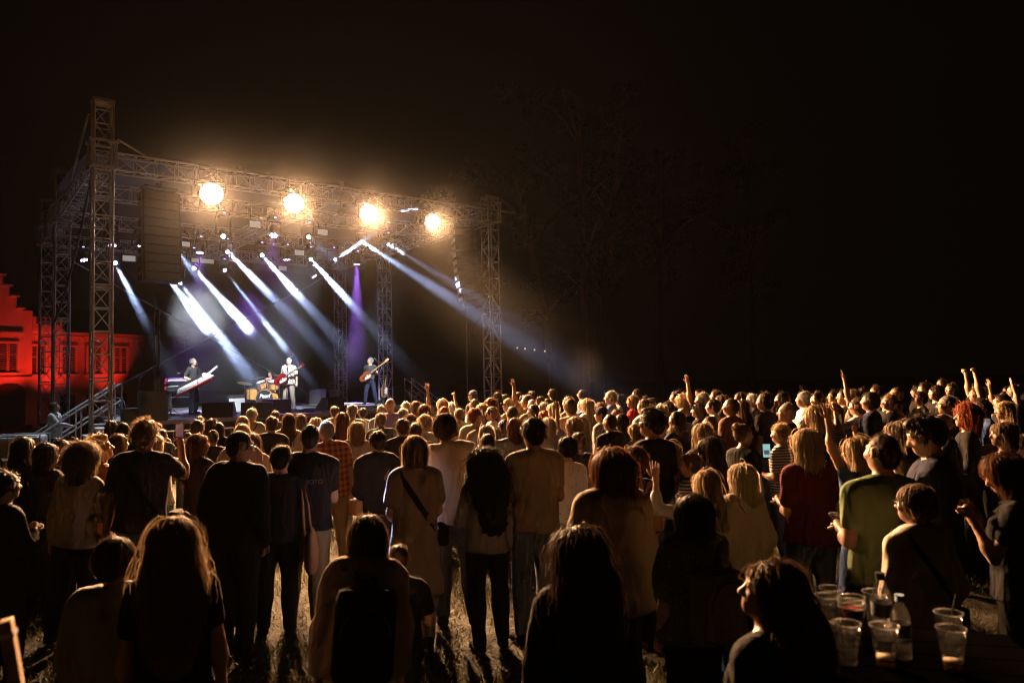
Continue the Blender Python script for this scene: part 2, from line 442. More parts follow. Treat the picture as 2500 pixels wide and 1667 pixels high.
BLIND_PX = [(517, 474), (718, 497), (900, 521), (1057, 542)]
for i, (x, y) in enumerate(BLIND_PX): blinder(x, y, i)

def moving_head(px, py, w, dst, label, kind='beam', power=1.0, size=2.4, col=(0.45, 0.58, 1.0), lens_r=0.066, group='white beam moving head lamps'):
    p = on_w(px, py, w)
    r = empty('moving_head_lamp', p, 0, label, 'stage lamp', group)
    d = (Vector(dst) - p).normalized(); q = d.to_track_quat('-Z', 'Y').to_matrix()
    R = 0.15
    h = MB().lathe([(0.0, 0.40), (R * .7, 0.39), (R, 0.32), (R * 1.05, 0.16), (R * .92, 0.02), (lens_r * 1.25, 0.0)], 16, caps=(False, False)).build('head', BLACKM, r, smooth='auto'); h.rotation_euler = q.to_euler()
    top = ZR - 0.03
    base_z = min(top, p.z + 0.75) if top - p.z > 0.5 else p.z + 0.5
    bz = base_z - p.z
    piv = q @ Vector((0, 0, 0.18))
    yk = MB(); sx = SU * 0.23
    yk.tube([piv - sx, Vector((piv.x, piv.y, 0)) - sx + Z3 * (bz - 0.12), Vector((piv.x, piv.y, 0)) + sx + Z3 * (bz - 0.12), piv + sx], 0.028, 6); yk.build('yoke', BLACKM, r)
    b = MB().box(0, 0, 0, 0.36, 0.28, 0.16, bev=0.02).build('base', BLACKM, r, (piv.x, piv.y, bz)); b.rotation_euler = (0, 0, S_ANG)
    if top - base_z > 0.12: bar('hanging_pole', p + Vector((piv.x, piv.y, bz)), Vector((p.x + piv.x, p.y + piv.y, ZR)), 0.02, BLACKM, r)
    sl = MB().box(0, 0, 0, 0.07, 0.02, 0.03).build('status_lamp', GLOW_BLUE, r, Vector((piv.x, piv.y, bz)) - SW * 0.15); sl.rotation_euler = (0, 0, S_ANG)
    if kind == 'beam':
        ln = MB().lathe([(lens_r, 0.0), (lens_r * .7, -0.02), (0, -0.028)], 16, caps=(False, False)).build('lens', GLOW_WHITE, r, smooth=True); ln.rotation_euler = q.to_euler()
        l = None if power < .04 else spot('beam_light', p + d * 0.05, dst, K_BEAM * power, col, size, 0.95, 0.06)
        if l: l.parent = r; l.location = l.location - r.location
    else:
        me = None
        for k in range(7):
            a = k * 6.283 / 6; c = (0, 0) if k == 6 else (0.1 * math.cos(a), 0.1 * math.sin(a))
            if me is None:
                o = MB().lathe([(0.034, 0.0), (0.02, -0.012), (0, -0.015)], 10, caps=(False, False)).build('lens', GLOW_PURP, r, smooth=True); me = o.data
            else: o = link('lens', me, r)
            o.matrix_basis = q.to_4x4() @ Matrix.Translation((c[0], c[1], -0.004))
        if power > 0:
            l = spot('wash_light', p + d * 0.05, dst, K_WASH * power, (0.42, 0.16, 1.0), size, 0.7, 0.1)
            l.parent = r; l.location = l.location - r.location
    return r

def mid(px, py, px2, py2, w, gain, ext=1.0):
    """End point of a beam: along its picture line from lamp to px2,py2, coming `gain` metres nearer."""
    p = on_w(px, py, w); e = at(px + (px2 - px) * ext, py + (py2 - py) * ext, p.y - gain); return e
W2, W3, W4 = 3.0, 7.5, 12.0
BEAMS = [  # lamp x, y, row, far x, y, metres nearer, power, spread, label
    (281, 642, W3, 430, 935, 6, 0.8, 2.6, 'white beam lamp beside the tall near tower, its beam falling steeply'),
    (424, 606, W2, 500, 700, 6, 0.5, 2.0, 'white beam lamp at the edge of the hanging speaker column'),
    (474, 655, W3, 720, 930, 8, 0.9, 2.4, 'white beam lamp right above the keyboard player'),
    (392, 655, W3, 640, 975, 8, 0.9, 2.8, 'white beam lamp half hidden behind the big hanging speaker column'),
    (440, 690, W4, 640, 960, 7, 0.6, 3.0, 'white beam lamp on the rear truss behind the speaker column'),
    (549, 660, W4, 750, 920, 6, 0.35, 1.8, 'white beam lamp on the rear truss with a thin faint beam'),
    (556, 615, W3, 880, 945, 9, 1.3, 2.6, 'white beam lamp with the thick bright beam above the drummer'),
    (640, 623, W3, 900, 913, 9, 1.4, 2.5, 'white beam lamp with a long bright beam above the singer'),
    (759, 633, W3, 1010, 912, 9, 1.4, 2.5, 'white beam lamp with a bright beam pointing past the bass player'),
    (884, 590, W3, 1440, 945, 14, 2.3, 2.3, 'white beam lamp whose long beam crosses to the crowd, lower of two'),
    (948, 596, W3, 1500, 930, 14, 2.3, 2.3, 'white beam lamp whose long beam crosses to the crowd, upper of two'),
    (819, 634, W3, 1010, 505, 3, 1.1, 2.6, 'white beam lamp tilted upwards into the roof corner'),
]
for k, (x, y, w, x2, y2, g_, pw, sp, lab) in enumerate(BEAMS):
    moving_head(x, y, w, mid(x, y, x2, y2, w, g_), lab, 'beam', pw, sp * 1.35)
moving_head(342, 599, W3, at(1000, 1300, 9), 'white moving head lamp looking at the crowd between tower and speaker column', 'beam', 0.02, 20)
moving_head(545, 577, W2, at(560, 900, 12), 'dark moving head lamp with one white glint, under the second truss', 'beam', 0.01, 20)
moving_head(754, 579, W2, at(830, 650, 20), 'moving head lamp with a small white lens under the second truss', 'beam', 0.05, 4)
WASH = [
    (871, 645, W3, 872, 990, -1, 3.2, 17, 'violet wash lamp shining straight down beside the bass player'),
    (767, 675, W4, 900, 830, 0, 2.0, 13, 'violet wash lamp on the rear truss slanting behind the bass player'),
    (700, 634, W3, 712, 900, 0, 0.3, 10, 'violet wash lamp with a short faint beam above the singer'),
    (488, 617, W3, 470, 960, 1, 0.15, 30, 'violet wash lamp above the keyboard player'),
    (205, 635, W4, 300, 960, 1, 0, 30, 'violet wash lamp seen through the near tower'),
    (274, 600, W3, 330, 960, 1, 0, 30, 'violet wash lamp at the near tower edge'),
    (668, 575, W2, 640, 1000, 3, 0.1, 40, 'violet wash lamp on the second truss left of the centre panel'),
    (424, 652, W4, 600, 960, 0, 0, 30, 'small violet wash lamp at the foot of the speaker column'),
]
for (x, y, w, x2, y2, g_, pw, sp, lab) in WASH:
    moving_head(x, y, w, mid(x, y, x2, y2, w, g_), lab, 'wash', pw, sp, group='violet wash moving head lamps')

def panel(px, py, w, wd_, ht, label):
    p = on_w(px, py, w); r = empty('led_panel', p, S_ANG, label, 'stage lamp', 'white panel lamps under the trusses')
    MB().box(0, 0.05, 0, wd_ + 0.05, 0.08, ht + 0.05, bev=0.01).build('housing', BLACKM, r)
    f = MB().box(0, 0, 0, wd_, 0.02, ht).build('panel_face', PANEL_FACE, r)
    if ZR - p.z > 0.1: 
        for s in (-1, 1):
            o = MB().cyl((s * wd_ * .4, .05, ht / 2), (s * wd_ * .4, .05, ZR - p.z), 0.014, n=6).build('hanger', BLACKM, r)
panel(623, 548, W2, 0.34, 0.2, 'milky white panel lamp under the second truss, nearest the brightest blinder')
panel(788, 567, W2, 0.34, 0.18, 'milky white panel lamp under the second truss, between the middle blinders')
panel(450, 596, W3, 0.36, 0.17, 'milky white panel lamp beside the hanging speaker column')
panel(731, 617, W3, 0.38, 0.2, 'milky white panel lamp above the singer, under the third truss')
panel(315, 631, W4, 0.46, 0.22, 'milky white panel lamp behind the near tower on the rear truss')
panel(495, 637, W4, 0.9, 0.18, 'long dull panel lamp on the rear truss above the keyboard player')
panel(690, 655, W4, 0.36, 0.2, 'dull panel lamp on the rear truss above the drummer')

# white key lamps on the front truss for the band
for k, (u, dst) in enumerate(((2.2, st(3.6, 4.8, 2.2)), (5.2, st(6.3, 4.6, 2.3)), (9.0, st(10.0, 6.0, 2.2)), (6.4, st(5.6, 6.6, 2.0)))):
    p = st(u, 0.0, ZR - 0.3); r = empty('fresnel_lamp', p, 0, ['small black front lamp trained on the keyboard player', 'small black front lamp trained on the singer', 'small black front lamp trained on the bass player', 'small black front lamp trained on the drum kit'][k], 'stage lamp', 'small front lamps above the band')
    d = (dst - p).normalized(); q = d.to_track_quat('-Z', 'Y').to_matrix()
    h = MB().lathe([(0, .26), (.07, .25), (.09, .2), (.1, 0.0), (.105, -.05), (.085, -.05), (.08, 0.02)], 14, caps=(False, True)).build('housing', BLACKM, r, smooth='auto'); h.rotation_euler = q.to_euler()
    bar('yoke', p + Vector((0, 0, .1)), p + Vector((0, 0, 0.3)), 0.015, BLACKM, r)
    l = spot('front_light', p + d * .06, dst, K_STAGE * (1.0, .85, 1.2, 1.3)[k], (0.86, 0.92, 1.0), (26, 22, 24, 30)[k], 0.6, 0.06); l.parent = r; l.location -= r.location

# cool side lamp added to brighten the near stairs and whoever stands there
p = st(0.55, 4.2, ZR - 0.3); dst = st(-0.9, 2.6, 0.9); d = (dst - p).normalized(); q = d.to_track_quat('-Z', 'Y').to_matrix()
r = empty('fresnel_lamp', p, 0, 'small black side lamp added to light the near stairs', 'stage lamp', 'small front lamps above the band')
h = MB().lathe([(0, .26), (.07, .25), (.09, .2), (.1, 0.0), (.105, -.05), (.085, -.05), (.08, 0.02)], 14, caps=(False, True)).build('housing', BLACKM, r, smooth='auto'); h.rotation_euler = q.to_euler()
bar('yoke', p + Vector((0, 0, .1)), p + Vector((0, 0, 0.3)), 0.015, BLACKM, r)
l = spot('added_side_light', p + d * .06, dst, 2600, (0.72, 0.84, 1.0), 62, 0.8, 0.06); l.parent = r; l.location -= r.location

# ================================================================ hung speaker columns
def line_array(u, w, ztop, n, bh, bw, bd, yaw, label, curve=1.0, light_front=False):
    r = empty('speaker_column', st(u, w, ztop), S_ANG + yaw, label, 'loudspeaker', 'hanging speaker columns')
    p = Vector((0, 0, -0.05)); ang = 0.0
    fm = GRILLE
    tr = MB(); tr.box(0, 0.0, 0.06, bw * .9, bd * .9, 0.06); tr.box(0, -bd * .3, 0.16, 0.06, 0.06, 0.2); tr.box(0, bd * .3, 0.16, 0.06, 0.06, 0.2)
    tr.build('flying_frame', BLACKM, r)
    for k in range(n):
        R = Matrix.Rotation(-ang, 3, 'X'); c = p + R @ Vector((0, 0, -bh / 2))
        poly = [(-bd / 2, -bh / 2 * 1.0), (bd / 2, -bh / 2 * .72), (bd / 2, bh / 2 * .72), (-bd / 2, bh / 2 * 1.0)]
        mb = MB(); M = R.to_4x4()
        mb.prism([(a, b) for a, b in poly], -bw / 2, bw / 2 - 0.0, M @ Matrix(((0, 0, 1, 0), (1, 0, 0, 0), (0, 1, 0, 0), (0, 0, 0, 1))))
        o = mb.build('cabinet', mat('matt black array cabinet', (.008, .008, .009), .8, spec=.2), r, c)
        g = MB().box(0, 0, 0, bw * 0.94, 0.02, bh * 0.9).build('grille', WHITEP if False else GRILLE, o, R @ Vector((0, -bd / 2 - .008, 0))); g.rotation_euler = R.to_euler()
        if light_front:
            for s in (-1, 1):
                hn = MB().box(s * bw * .24, 0, 0, bw * .36, .02, bh * .6).build('rear_panel', mat('pale rear panel', (.55, .56, .58), .4), o, R @ Vector((0, bd / 2 + .012, 0))); hn.rotation_euler = R.to_euler()
        for s in (-1, 1):
            MB().box(s * (bw / 2 + .012), -bd * .35, 0, .02, .05, bh * .9).build('rigging_plate', BLACKM, o, (0, 0, 0))
        p = c + R @ Vector((0, 0, -bh / 2 - 0.012)); ang += math.radians(curve)
    return r
pL = on_w(388, 485, 0.9)
uL = (pL - T1).dot(SU)
line_array(uL, 0.9, ZR - 0.15, 10, 0.235, 0.95, 0.5, 0.1, 'big dark hanging speaker column between the near tower and the brightest blinder', 0.6)
pR = on_w(1135, 575, 0.6); uR = (pR - T1).dot(SU)
line_array(uR, 0.6, ZR - 0.2, 11, 0.235, 0.62, 0.82, 1.2, 'curved hanging speaker column beside the far front tower, its pale panels lit', 1.3, True)
cable('speaker_cable', st(uL - .1, 0.9, ZR - 2.6), st(uL - .1, 0.95, ZD + .2), 0.02, 'cable hanging straight down under the big dark speaker column', m=BLACKM)
cable('hoist_chain', st(uL + .02, 0.95, 4.4), st(uL + .02, 0.97, ZD + .2), 0.03, 'slack dark hoist chain beside the cable under the speaker column', 'chain', m=BLACKM)
cable('speaker_cable', st(uR, 0.6, ZR - 2.9), st(uR + .05, .7, 0.3), 0.018, 'thin pale cable hanging under the curved speaker column', m=STRAP)
cable('power_cable', st(-0.15, 0.35, 7.7), st(-0.3, WS[1] - .4, 4.2), 0.035, 'thick black cable slanting behind the near tower', m=BLACKM, sag=0.5)
# ================================================================ the red lit house
def house():
    # facade line read off the photograph: eaves fall slowly away from the camera
    A = at(-60, hor(-60), 38.5); A.z = 0; B = at(352, hor(352), 46.0); B.z = 0
    X = (B - A).normalized(); N = Vector((X.y, -X.x, 0))            # N faces the lawn
    if N.y > 0: N = -N
    ang = math.atan2(X.y, X.x); L = (B - A).length
    def u_of(px): # distance along the facade met by a picture column
        d = ray(px, hor(px)); n = Vector((-X.y, X.x, 0)); t = (A - CAM).dot(n) / d.dot(n); return (CAM + d * t - A).dot(X)
    plaster = mat('weathered lime plaster', (.52, .46, .40), .9, var=.22, scale=.8, bump=.5, bscale=9)
    trim = mat('stone trim', (.62, .57, .5), .85, var=.15)
    shut = mat('painted louvre shutter', (.40, .36, .30), .7, var=.12)
    darkm = mat('dark opening', (.02, .018, .016), .8)
    r = empty('red_lit_house', A, ang, 'old two storey house with shuttered windows washed in red light', 'house')
    u1 = u_of(196)
    # --- gabled block with a stepped gable, and the long wing
    def prof(poly, y0, y1, name, m): return MB().prism(poly, y0, y1, Matrix(((1, 0, 0, 0), (0, 0, 1, 0), (0, 1, 0, 0), (0, 0, 0, 1)))).build(name, m, r)
    ug = u_of(78); st_u = [u_of(q) for q in (5, 21, 39, 52)]
    g = [(-8, 0), (ug, 0), (ug, 6.45), (st_u[3], 6.45), (st_u[3], 6.5), (st_u[2], 6.5), (st_u[2], 7.15), (st_u[1], 7.15), (st_u[1], 7.7), (st_u[0], 7.7), (st_u[0], 8.25), (-1.2, 8.25), (-1.2, 8.8), (-8, 8.8)]
    prof(g, 0, 5, 'gable_wall', plaster)
    caps = MB()
    for (a, b, z) in ((st_u[2], st_u[3], 6.5), (st_u[1], st_u[2], 7.15), (st_u[0], st_u[1], 7.7), (-1.2, st_u[0], 8.25)): caps.box((a + b) / 2, -.02, z + .04, abs(b - a) + .1, .5, .08)
    caps.build('gable_coping', trim, r)
    MB().box((ug + L + 3) / 2, 2.85, 2.6, L + 3 - ug, 5, 5.2).build('wing_wall', plaster, r)
    MB().box((ug + L + 3) / 2, .27, 5.28, L + 3.2 - ug, .3, .16).build('cornice', trim, r)
    for k in range(26):
        MB().box(ug + .3 + k * (L + 2.5 - ug) / 26, .3, 4.98, .12, .14, .18).build('cornice_bracket', trim, r)
    roofm = mat('dark roof tiles', (.12, .06, .045), .8, var=.3, scale=6)
    mesh_obj('wing_roof', [(ug, .1, 5.36), (L + 3, .1, 5.36), (L + 3, 3, 7.0), (ug, 3, 7.0), (ug, 5.6, 5.4), (L + 3, 5.6, 5.4)], [[0, 1, 2, 3], [3, 2, 5, 4]], roofm, r)
    tw = u_of(150)
    MB().box((ug + tw) / 2, .1, 5.75, tw - ug, .3, .8).build('parapet', plaster, r)
    for k in range(5): MB().box(ug + .25 + k * (tw - ug - .5) / 4, -.08, 5.9, .16, .1, .3).build('parapet_notch', darkm, r)
    def window(px, z0, z1, w, yoff, open_=False):
        u = u_of(px); zc = (z0 + z1) / 2; h = z1 - z0
        q = MB(); fr = .08
        for s in (-1, 1): q.box(s * (w / 2 + fr / 2), 0, 0, fr, .12, h + 2 * fr)
        q.box(0, 0, h / 2 + fr / 2, w, .12, fr); q.box(0, -.03, -h / 2 - fr / 2, w + .3, .2, fr)
        win = q.build('window', trim, r, (u, yoff - .05, zc))
        MB().box(0, .04, 0, w, .02, h).build('pane', darkm, win)
        MB().box(0, -.05, h / 2 + .55, w + .55, .12, .09).build('drip_moulding', trim, win)
        lw = (w - .04) / 2
        for s in (-1, 1):
            sh = MB(); 
            for e in (-1, 1): sh.box(e * (lw / 2 - .03), 0, 0, .06, .05, h)
            for zz in (-h / 2 + .03, h * .12, h / 2 - .03): sh.box(0, 0, zz, lw - .12, .048, .06)
            o = sh.build('shutter', shut, win, (s * (lw / 2 + .01), -.02, 0))
            n = 13; me = None
            sl = MB()
            for k in range(n):
                zz = -h / 2 + .09 + k * (h - .15) / n
                if abs(zz - h * .12) > .05: sl.box(0, 0, zz + .02, lw - .12, .05, .018, rot=Matrix.Rotation(.7, 3, 'X'))
            x = sl.build('louvres', shut, win, (s * (lw / 2 + .01), -.02, 0)); x['kind'] = 'stuff'
    window(17, 3.05, 4.65, .95, 0); window(-38, 3.05, 4.65, .95, 0)
    for px in (97, 173, 236, 300): window(px, 2.95, 4.55, .8, .35)
    # ground floor arch and door
    u = u_of(24); arch = [(-.75, 0), (-.75, 2.0)] + [(.75 * math.cos(t), 2.0 + .45 * math.sin(t)) for t in np.linspace(math.pi, 0, 12)] + [(.75, 2.0), (.75, 0)]
    MB().prism(arch, -.06, .02, Matrix(((1, 0, 0, u), (0, 0, 1, 0), (0, 1, 0, 0), (0, 0, 0, 1)))).build('door', darkm, r)
    MB().box(u, -.04, 2.75, 2.3, .12, .14).build('door_moulding', trim, r)
    for px in (173, 236, 300):
        u = u_of(px); MB().box(u, .34, 1.1, .8, .08, 1.3).build('cellar_window', darkm, r)
    # red floods on the lawn in front
    for k, (px, pw, off, tz) in enumerate(((10, 2.2, 2.6, 4.2), (50, 1.2, 2.4, 5.0), (121, 2.2, 1.7, 3.6), (146, 1.0, 1.8, 3.8), (266, 2.2, 1.7, 3.6), (205, .3, 1.8, 4.0))):
        p = A + X * u_of(px) + N * (off + .2); p.z = .22
        e = empty('flood_lamp', p, ang, 'red flood lamp on the ground before the house, number %s from the gable' % ('one', 'two', 'three', 'four', 'five', 'six')[k], 'flood lamp', 'red flood lamps at the house')
        MB().box(0, 0, 0, .3, .16, .22, bev=.02).build('housing', BLACKM, e); MB().box(0, .085, .02, .25, .01, .17).build('lens', mat('red flood lens', (.3, .02, .01), .3, var=0, emis=(1, .05, .02), estr=4), e)
        MB().tube([(-.18, 0, 0), (-.18, 0, -.2), (.18, 0, -.2), (.18, 0, 0)], .012, 6).build('bracket', BLACKM, e)
        dst = A + X * u_of(px); dst.z = tz
        l = spot('flood_light', p + Vector((0, 0, .05)) - N * .12, dst, K_RED * pw, (1.0, .026, .012), 50, 1.0, .1); l.parent = e; l.matrix_parent_inverse = (Matrix.Translation(p) @ Matrix.Rotation(ang, 4, 'Z')).inverted()
house()

# ================================================================ trees beyond the lawn
def tree(px, depth, h, lean, crown_z, crown_r, label, seed, forks=2, nleaf=2600, rt=.32):
    r_ = random.Random(seed); g = np.random.default_rng(seed)
    p = at(px, hor(px), depth); p.z = 0
    root = empty('tall_tree', p, 0, label, 'tree', 'tall trees beyond the lawn')
    bark = mat('rough bark', (.26, .20, .15), .9, var=.35, scale=5, bump=1.0, bscale=18)
    leafm = mat('night foliage', (.06, .075, .025), .6, var=.5, scale=1.2, trans=.3)
    pts = [Vector((lean * (k / 10) ** 1.4 * h, .1 * math.sin(k), h * k / 10)) for k in range(11)]
    MB().tube(pts, [rt * (1.25 if k == 0 else 1) * (1 - .065 * k) for k in range(11)], 10).build('trunk', bark, root, smooth=True)
    tips = [pts[-1], pts[-2]]
    for k in range(9):
        a = r_.uniform(0, 6.28); i = r_.randint(4, 9); b0 = pts[i]; ln = r_.uniform(2.0, 4.5)
        q = [b0 + Vector((math.cos(a) * ln * t, math.sin(a) * ln * t, ln * .75 * t + .4 * math.sin(3 * t))) for t in (0, .3, .6, 1)]
        MB().tube(q, [.13, .09, .06, .02], 6).build('limb', bark, root, smooth=True); tips += q[2:]
    cl = []
    for k in range(26):
        c = r_.choice(tips) + Vector((r_.gauss(0, crown_r * .4), r_.gauss(0, crown_r * .4), r_.gauss(.2, 1.2))); cl.append((c, r_.uniform(.6, 1.5)))
    n = nleaf; ci = g.integers(0, len(cl), n); C = np.array([tuple(c) for c, _ in cl])[ci]; R = np.array([q for _, q in cl])[ci]
    d = g.normal(size=(n, 3)); d /= np.linalg.norm(d, axis=1)[:, None]; P = C + d * (R * g.random(n) ** .4)[:, None] * np.array((1.1, 1.1, .75))
    a = g.normal(size=(n, 3)); a /= np.linalg.norm(a, axis=1)[:, None]; b = np.cross(a, d); b /= np.maximum(np.linalg.norm(b, axis=1), 1e-5)[:, None]; s = (.07 + .09 * g.random(n))[:, None]
    V = np.stack([P - a * s, P + b * s * .5, P + a * s, P - b * s * .5], 1).reshape(-1, 3); i = np.arange(n) * 4
    o = mesh_obj('crown', V, np.stack([i, i + 1, i + 2, i + 3], 1), leafm, root)
tree(1358, 46, 15, -.16, 12, 2.6, 'leaning slender tree behind the far tower, dimly lit', 3)
tree(1430, 48, 19, .0, 14, 3.2, 'straight tall tree trunk standing in the middle of the dim trees', 5)
tree(1462, 50, 18, .10, 14, 3.0, 'tall tree trunk bending outward beside the straight one', 8)
tree(1610, 58, 20, .03, 13, 4.2, 'dim broad tree beyond the crowd, barely lit', 13, nleaf=4200)
tree(1840, 64, 21, .0, 13, 4.8, 'last dim tree above the far crowd', 17, nleaf=4200)
for k, (px, py) in enumerate(((1263, 849), (1282, 851), (1305, 854), (1330, 857))):
    p = at(px, py, 95); e = empty('distant_window', p, 0, 'tiny lit window far behind the far tower, %s in its row' % ('first', 'second', 'third', 'last')[k], 'window', 'tiny lit windows in the distance')
    MB().box(0, .06, 0, .3, .05, .3).build('frame', BLACKM, e); MB().box(0, 0, 0, .2, .05, .2).build('pane', mat('lit window pane', (.8, .6, .3), .5, var=0, emis=(1, .7, .35), estr=.9), e)
# far building that carries those windows
e = empty('distant_house', at(1290, hor(1290), 95.4) - Vector((0, 0, CAM_H)), 0, 'unlit distant building with a row of tiny lit windows', 'building')
MB().box(0, 3, 4, 14, 5, 8).build('wall', mat('dark far wall', (.05, .045, .04), .9), e); MB().prism([(-7.4, 8), (7.4, 8), (6, 10.4), (-6, 10.4)], 0.3, 5.7, Matrix(((1, 0, 0, 0), (0, 0, 1, 0), (0, 1, 0, 0), (0, 0, 0, 1)))).build('roof', mat('dark roof tiles', (.12, .06, .045)), e)
# ================================================================ people: bodies grown from distance fields
def _rc(P, a, b, ra, rb, s=None):
    """Signed distance to a tapered capsule, optionally squashed by s."""
    a = np.asarray(a, float); b = np.asarray(b, float)
    if s is not None:
        s = np.asarray(s, float); P = P / s; a = a / s; b = b / s
    ba = b - a; l2 = max(float(ba @ ba), 1e-9); l = math.sqrt(l2)
    pa = P - a
    t = np.clip((pa @ ba) / l2, 0, 1)
    d = np.linalg.norm(pa - t[..., None] * ba, axis=-1) - (ra + (rb - ra) * t)
    return d * (1.0 if s is None else float(s.min()) * 0.5 + float(np.mean(s)) * 0.5)
def _el(P, c, r, R=None):
    c = np.asarray(c, float); r = np.asarray(r, float); q = P - c
    if R is not None: q = q @ R
    k0 = np.linalg.norm(q / r, axis=-1); k1 = np.linalg.norm(q / (r * r), axis=-1)
    return k0 * (k0 - 1.0) / np.maximum(k1, 1e-6)
def prim_eval(P, pr):
    return _rc(P, *pr[1:6]) if pr[0] == 'c' else _el(P, *pr[1:4])
def prim_box(pr, mg):
    if pr[0] == 'c':
        a, b, ra, rb, s = pr[1:6]; r = max(ra, rb); a = np.asarray(a); b = np.asarray(b)
        rr = r * (np.ones(3) if s is None else np.asarray(s)) + mg
        return np.minimum(a, b) - rr, np.maximum(a, b) + rr
    c, r = np.asarray(pr[1]), np.asarray(pr[2]); e = (r if pr[3] is None else np.ones(3) * r.max()) + mg
    return c - e, c + e
def field(prims, axes):
    """prims: ('c',a,b,ra,rb,s,k,sign) or ('e',c,r,R,k,sign). Smooth union, then smooth cut."""
    xs, ys, zs = axes; F = np.full((len(xs), len(ys), len(zs)), 0.5)
    for pr in prims:
        k, sg = pr[-2], pr[-1]
        lo, hi = prim_box(pr, k + 0.035)
        i0, i1 = np.searchsorted(xs, lo[0]), np.searchsorted(xs, hi[0]); j0, j1 = np.searchsorted(ys, lo[1]), np.searchsorted(ys, hi[1]); l0, l1 = np.searchsorted(zs, lo[2]), np.searchsorted(zs, hi[2])
        if i1 <= i0 or j1 <= j0 or l1 <= l0: continue
        P = np.stack(np.meshgrid(xs[i0:i1], ys[j0:j1], zs[l0:l1], indexing='ij'), -1)
        d = prim_eval(P, pr); A = F[i0:i1, j0:j1, l0:l1]
        if sg > 0:
            h = np.maximum(k - np.abs(A - d), 0) / k; F[i0:i1, j0:j1, l0:l1] = np.minimum(A, d) - h * h * k * 0.25
        else:
            d = -d; h = np.maximum(k - np.abs(A - d), 0) / k; F[i0:i1, j0:j1, l0:l1] = np.maximum(A, d) + h * h * k * 0.25
    return F
def field_at(prims, P):
    F = np.full(P.shape[:-1], 0.5)
    for pr in prims:
        k, sg = pr[-2], pr[-1]; d = prim_eval(P, pr)
        if sg > 0: h = np.maximum(k - np.abs(F - d), 0) / k; F = np.minimum(F, d) - h * h * k * 0.25
        else: d = -d; h = np.maximum(k - np.abs(F - d), 0) / k; F = np.maximum(F, d) + h * h * k * 0.25
    return F
def surface(F, axes):
    """Surface nets on a rectilinear grid."""
    S = F < 0
    c = S[:-1, :-1, :-1].astype(np.int8); n = np.zeros_like(c)
    for dx in (0, 1):
        for dy in (0, 1):
            for dz in (0, 1): n = n + S[dx:S.shape[0] - 1 + dx, dy:S.shape[1] - 1 + dy, dz:S.shape[2] - 1 + dz]
    act = (n > 0) & (n < 8); I = np.argwhere(act)
    if len(I) == 0: return np.zeros((0, 3)), np.zeros((0, 4), int)
    idx = np.full(act.shape, -1, np.int64); idx[act] = np.arange(len(I))
    acc = np.zeros((len(I), 3)); cnt = np.zeros(len(I))
    corners = [(0, 0, 0), (1, 0, 0), (0, 1, 0), (1, 1, 0), (0, 0, 1), (1, 0, 1), (0, 1, 1), (1, 1, 1)]
    V = {q: F[I[:, 0] + q[0], I[:, 1] + q[1], I[:, 2] + q[2]] for q in corners}
    for a in corners:
        for ax in range(3):
            if a[ax]: continue
            b = list(a); b[ax] = 1; b = tuple(b)
            va, vb = V[a], V[b]; m = (va < 0) != (vb < 0)
            t = np.where(m, va / np.where(m, va - vb, 1), 0)
            q = np.tile(np.array(a, float), (len(I), 1)); q[:, ax] = t
            acc += q * m[:, None]; cnt += m
    f = acc / cnt[:, None]
    X = [np.asarray(a) for a in axes]
    pos = np.stack([X[k][I[:, k]] + f[:, k] * (X[k][I[:, k] + 1] - X[k][I[:, k]]) for k in range(3)], 1)
    Q = []
    for ax in range(3):
        a1, a2 = (ax + 1) % 3, (ax + 2) % 3
        sl0 = [slice(1, -1)] * 3; sl0[ax] = slice(0, -1); sl1 = [slice(1, -1)] * 3; sl1[ax] = slice(1, None)
        s0, s1 = S[tuple(sl0)], S[tuple(sl1)]
        for flip, mk in ((False, s0 & ~s1), (True, ~s0 & s1)):
            E = np.argwhere(mk); 
            if len(E) == 0: continue
            base = E.copy(); base[:, a1] += 1; base[:, a2] += 1
            def cell(d1, d2):
                q = base.copy(); q[:, a1] -= d1; q[:, a2] -= d2; return idx[q[:, 0], q[:, 1], q[:, 2]]
            q = [cell(1, 1), cell(0, 1), cell(0, 0), cell(1, 0)]
            if flip: q = q[::-1]
            Q.append(np.stack(q, 1))
    Q = np.concatenate(Q) if Q else np.zeros((0, 4), int)
    Q = Q[(Q >= 0).all(1)]
    return pos, Q
def axis(lo, hi, step, fine=None, fstep=None):
    if fine is None: return np.arange(lo, hi + step, step)
    a, b = fine; out = []
    x = lo
    while x < hi:
        out.append(x); x += fstep if a <= x <= b else step
    out.append(hi); return np.array(out)
def rotz(a): c, s = math.cos(a), math.sin(a); return np.array([[c, -s, 0], [s, c, 0], [0, 0, 1]])
def rotx(a): c, s = math.cos(a), math.sin(a); return np.array([[1, 0, 0], [0, c, -s], [0, s, c]])
def roty(a): c, s = math.cos(a), math.sin(a); return np.array([[c, 0, s], [0, 1, 0], [-s, 0, c]])
def nrm(v): v = np.asarray(v, float); return v / np.linalg.norm(v)

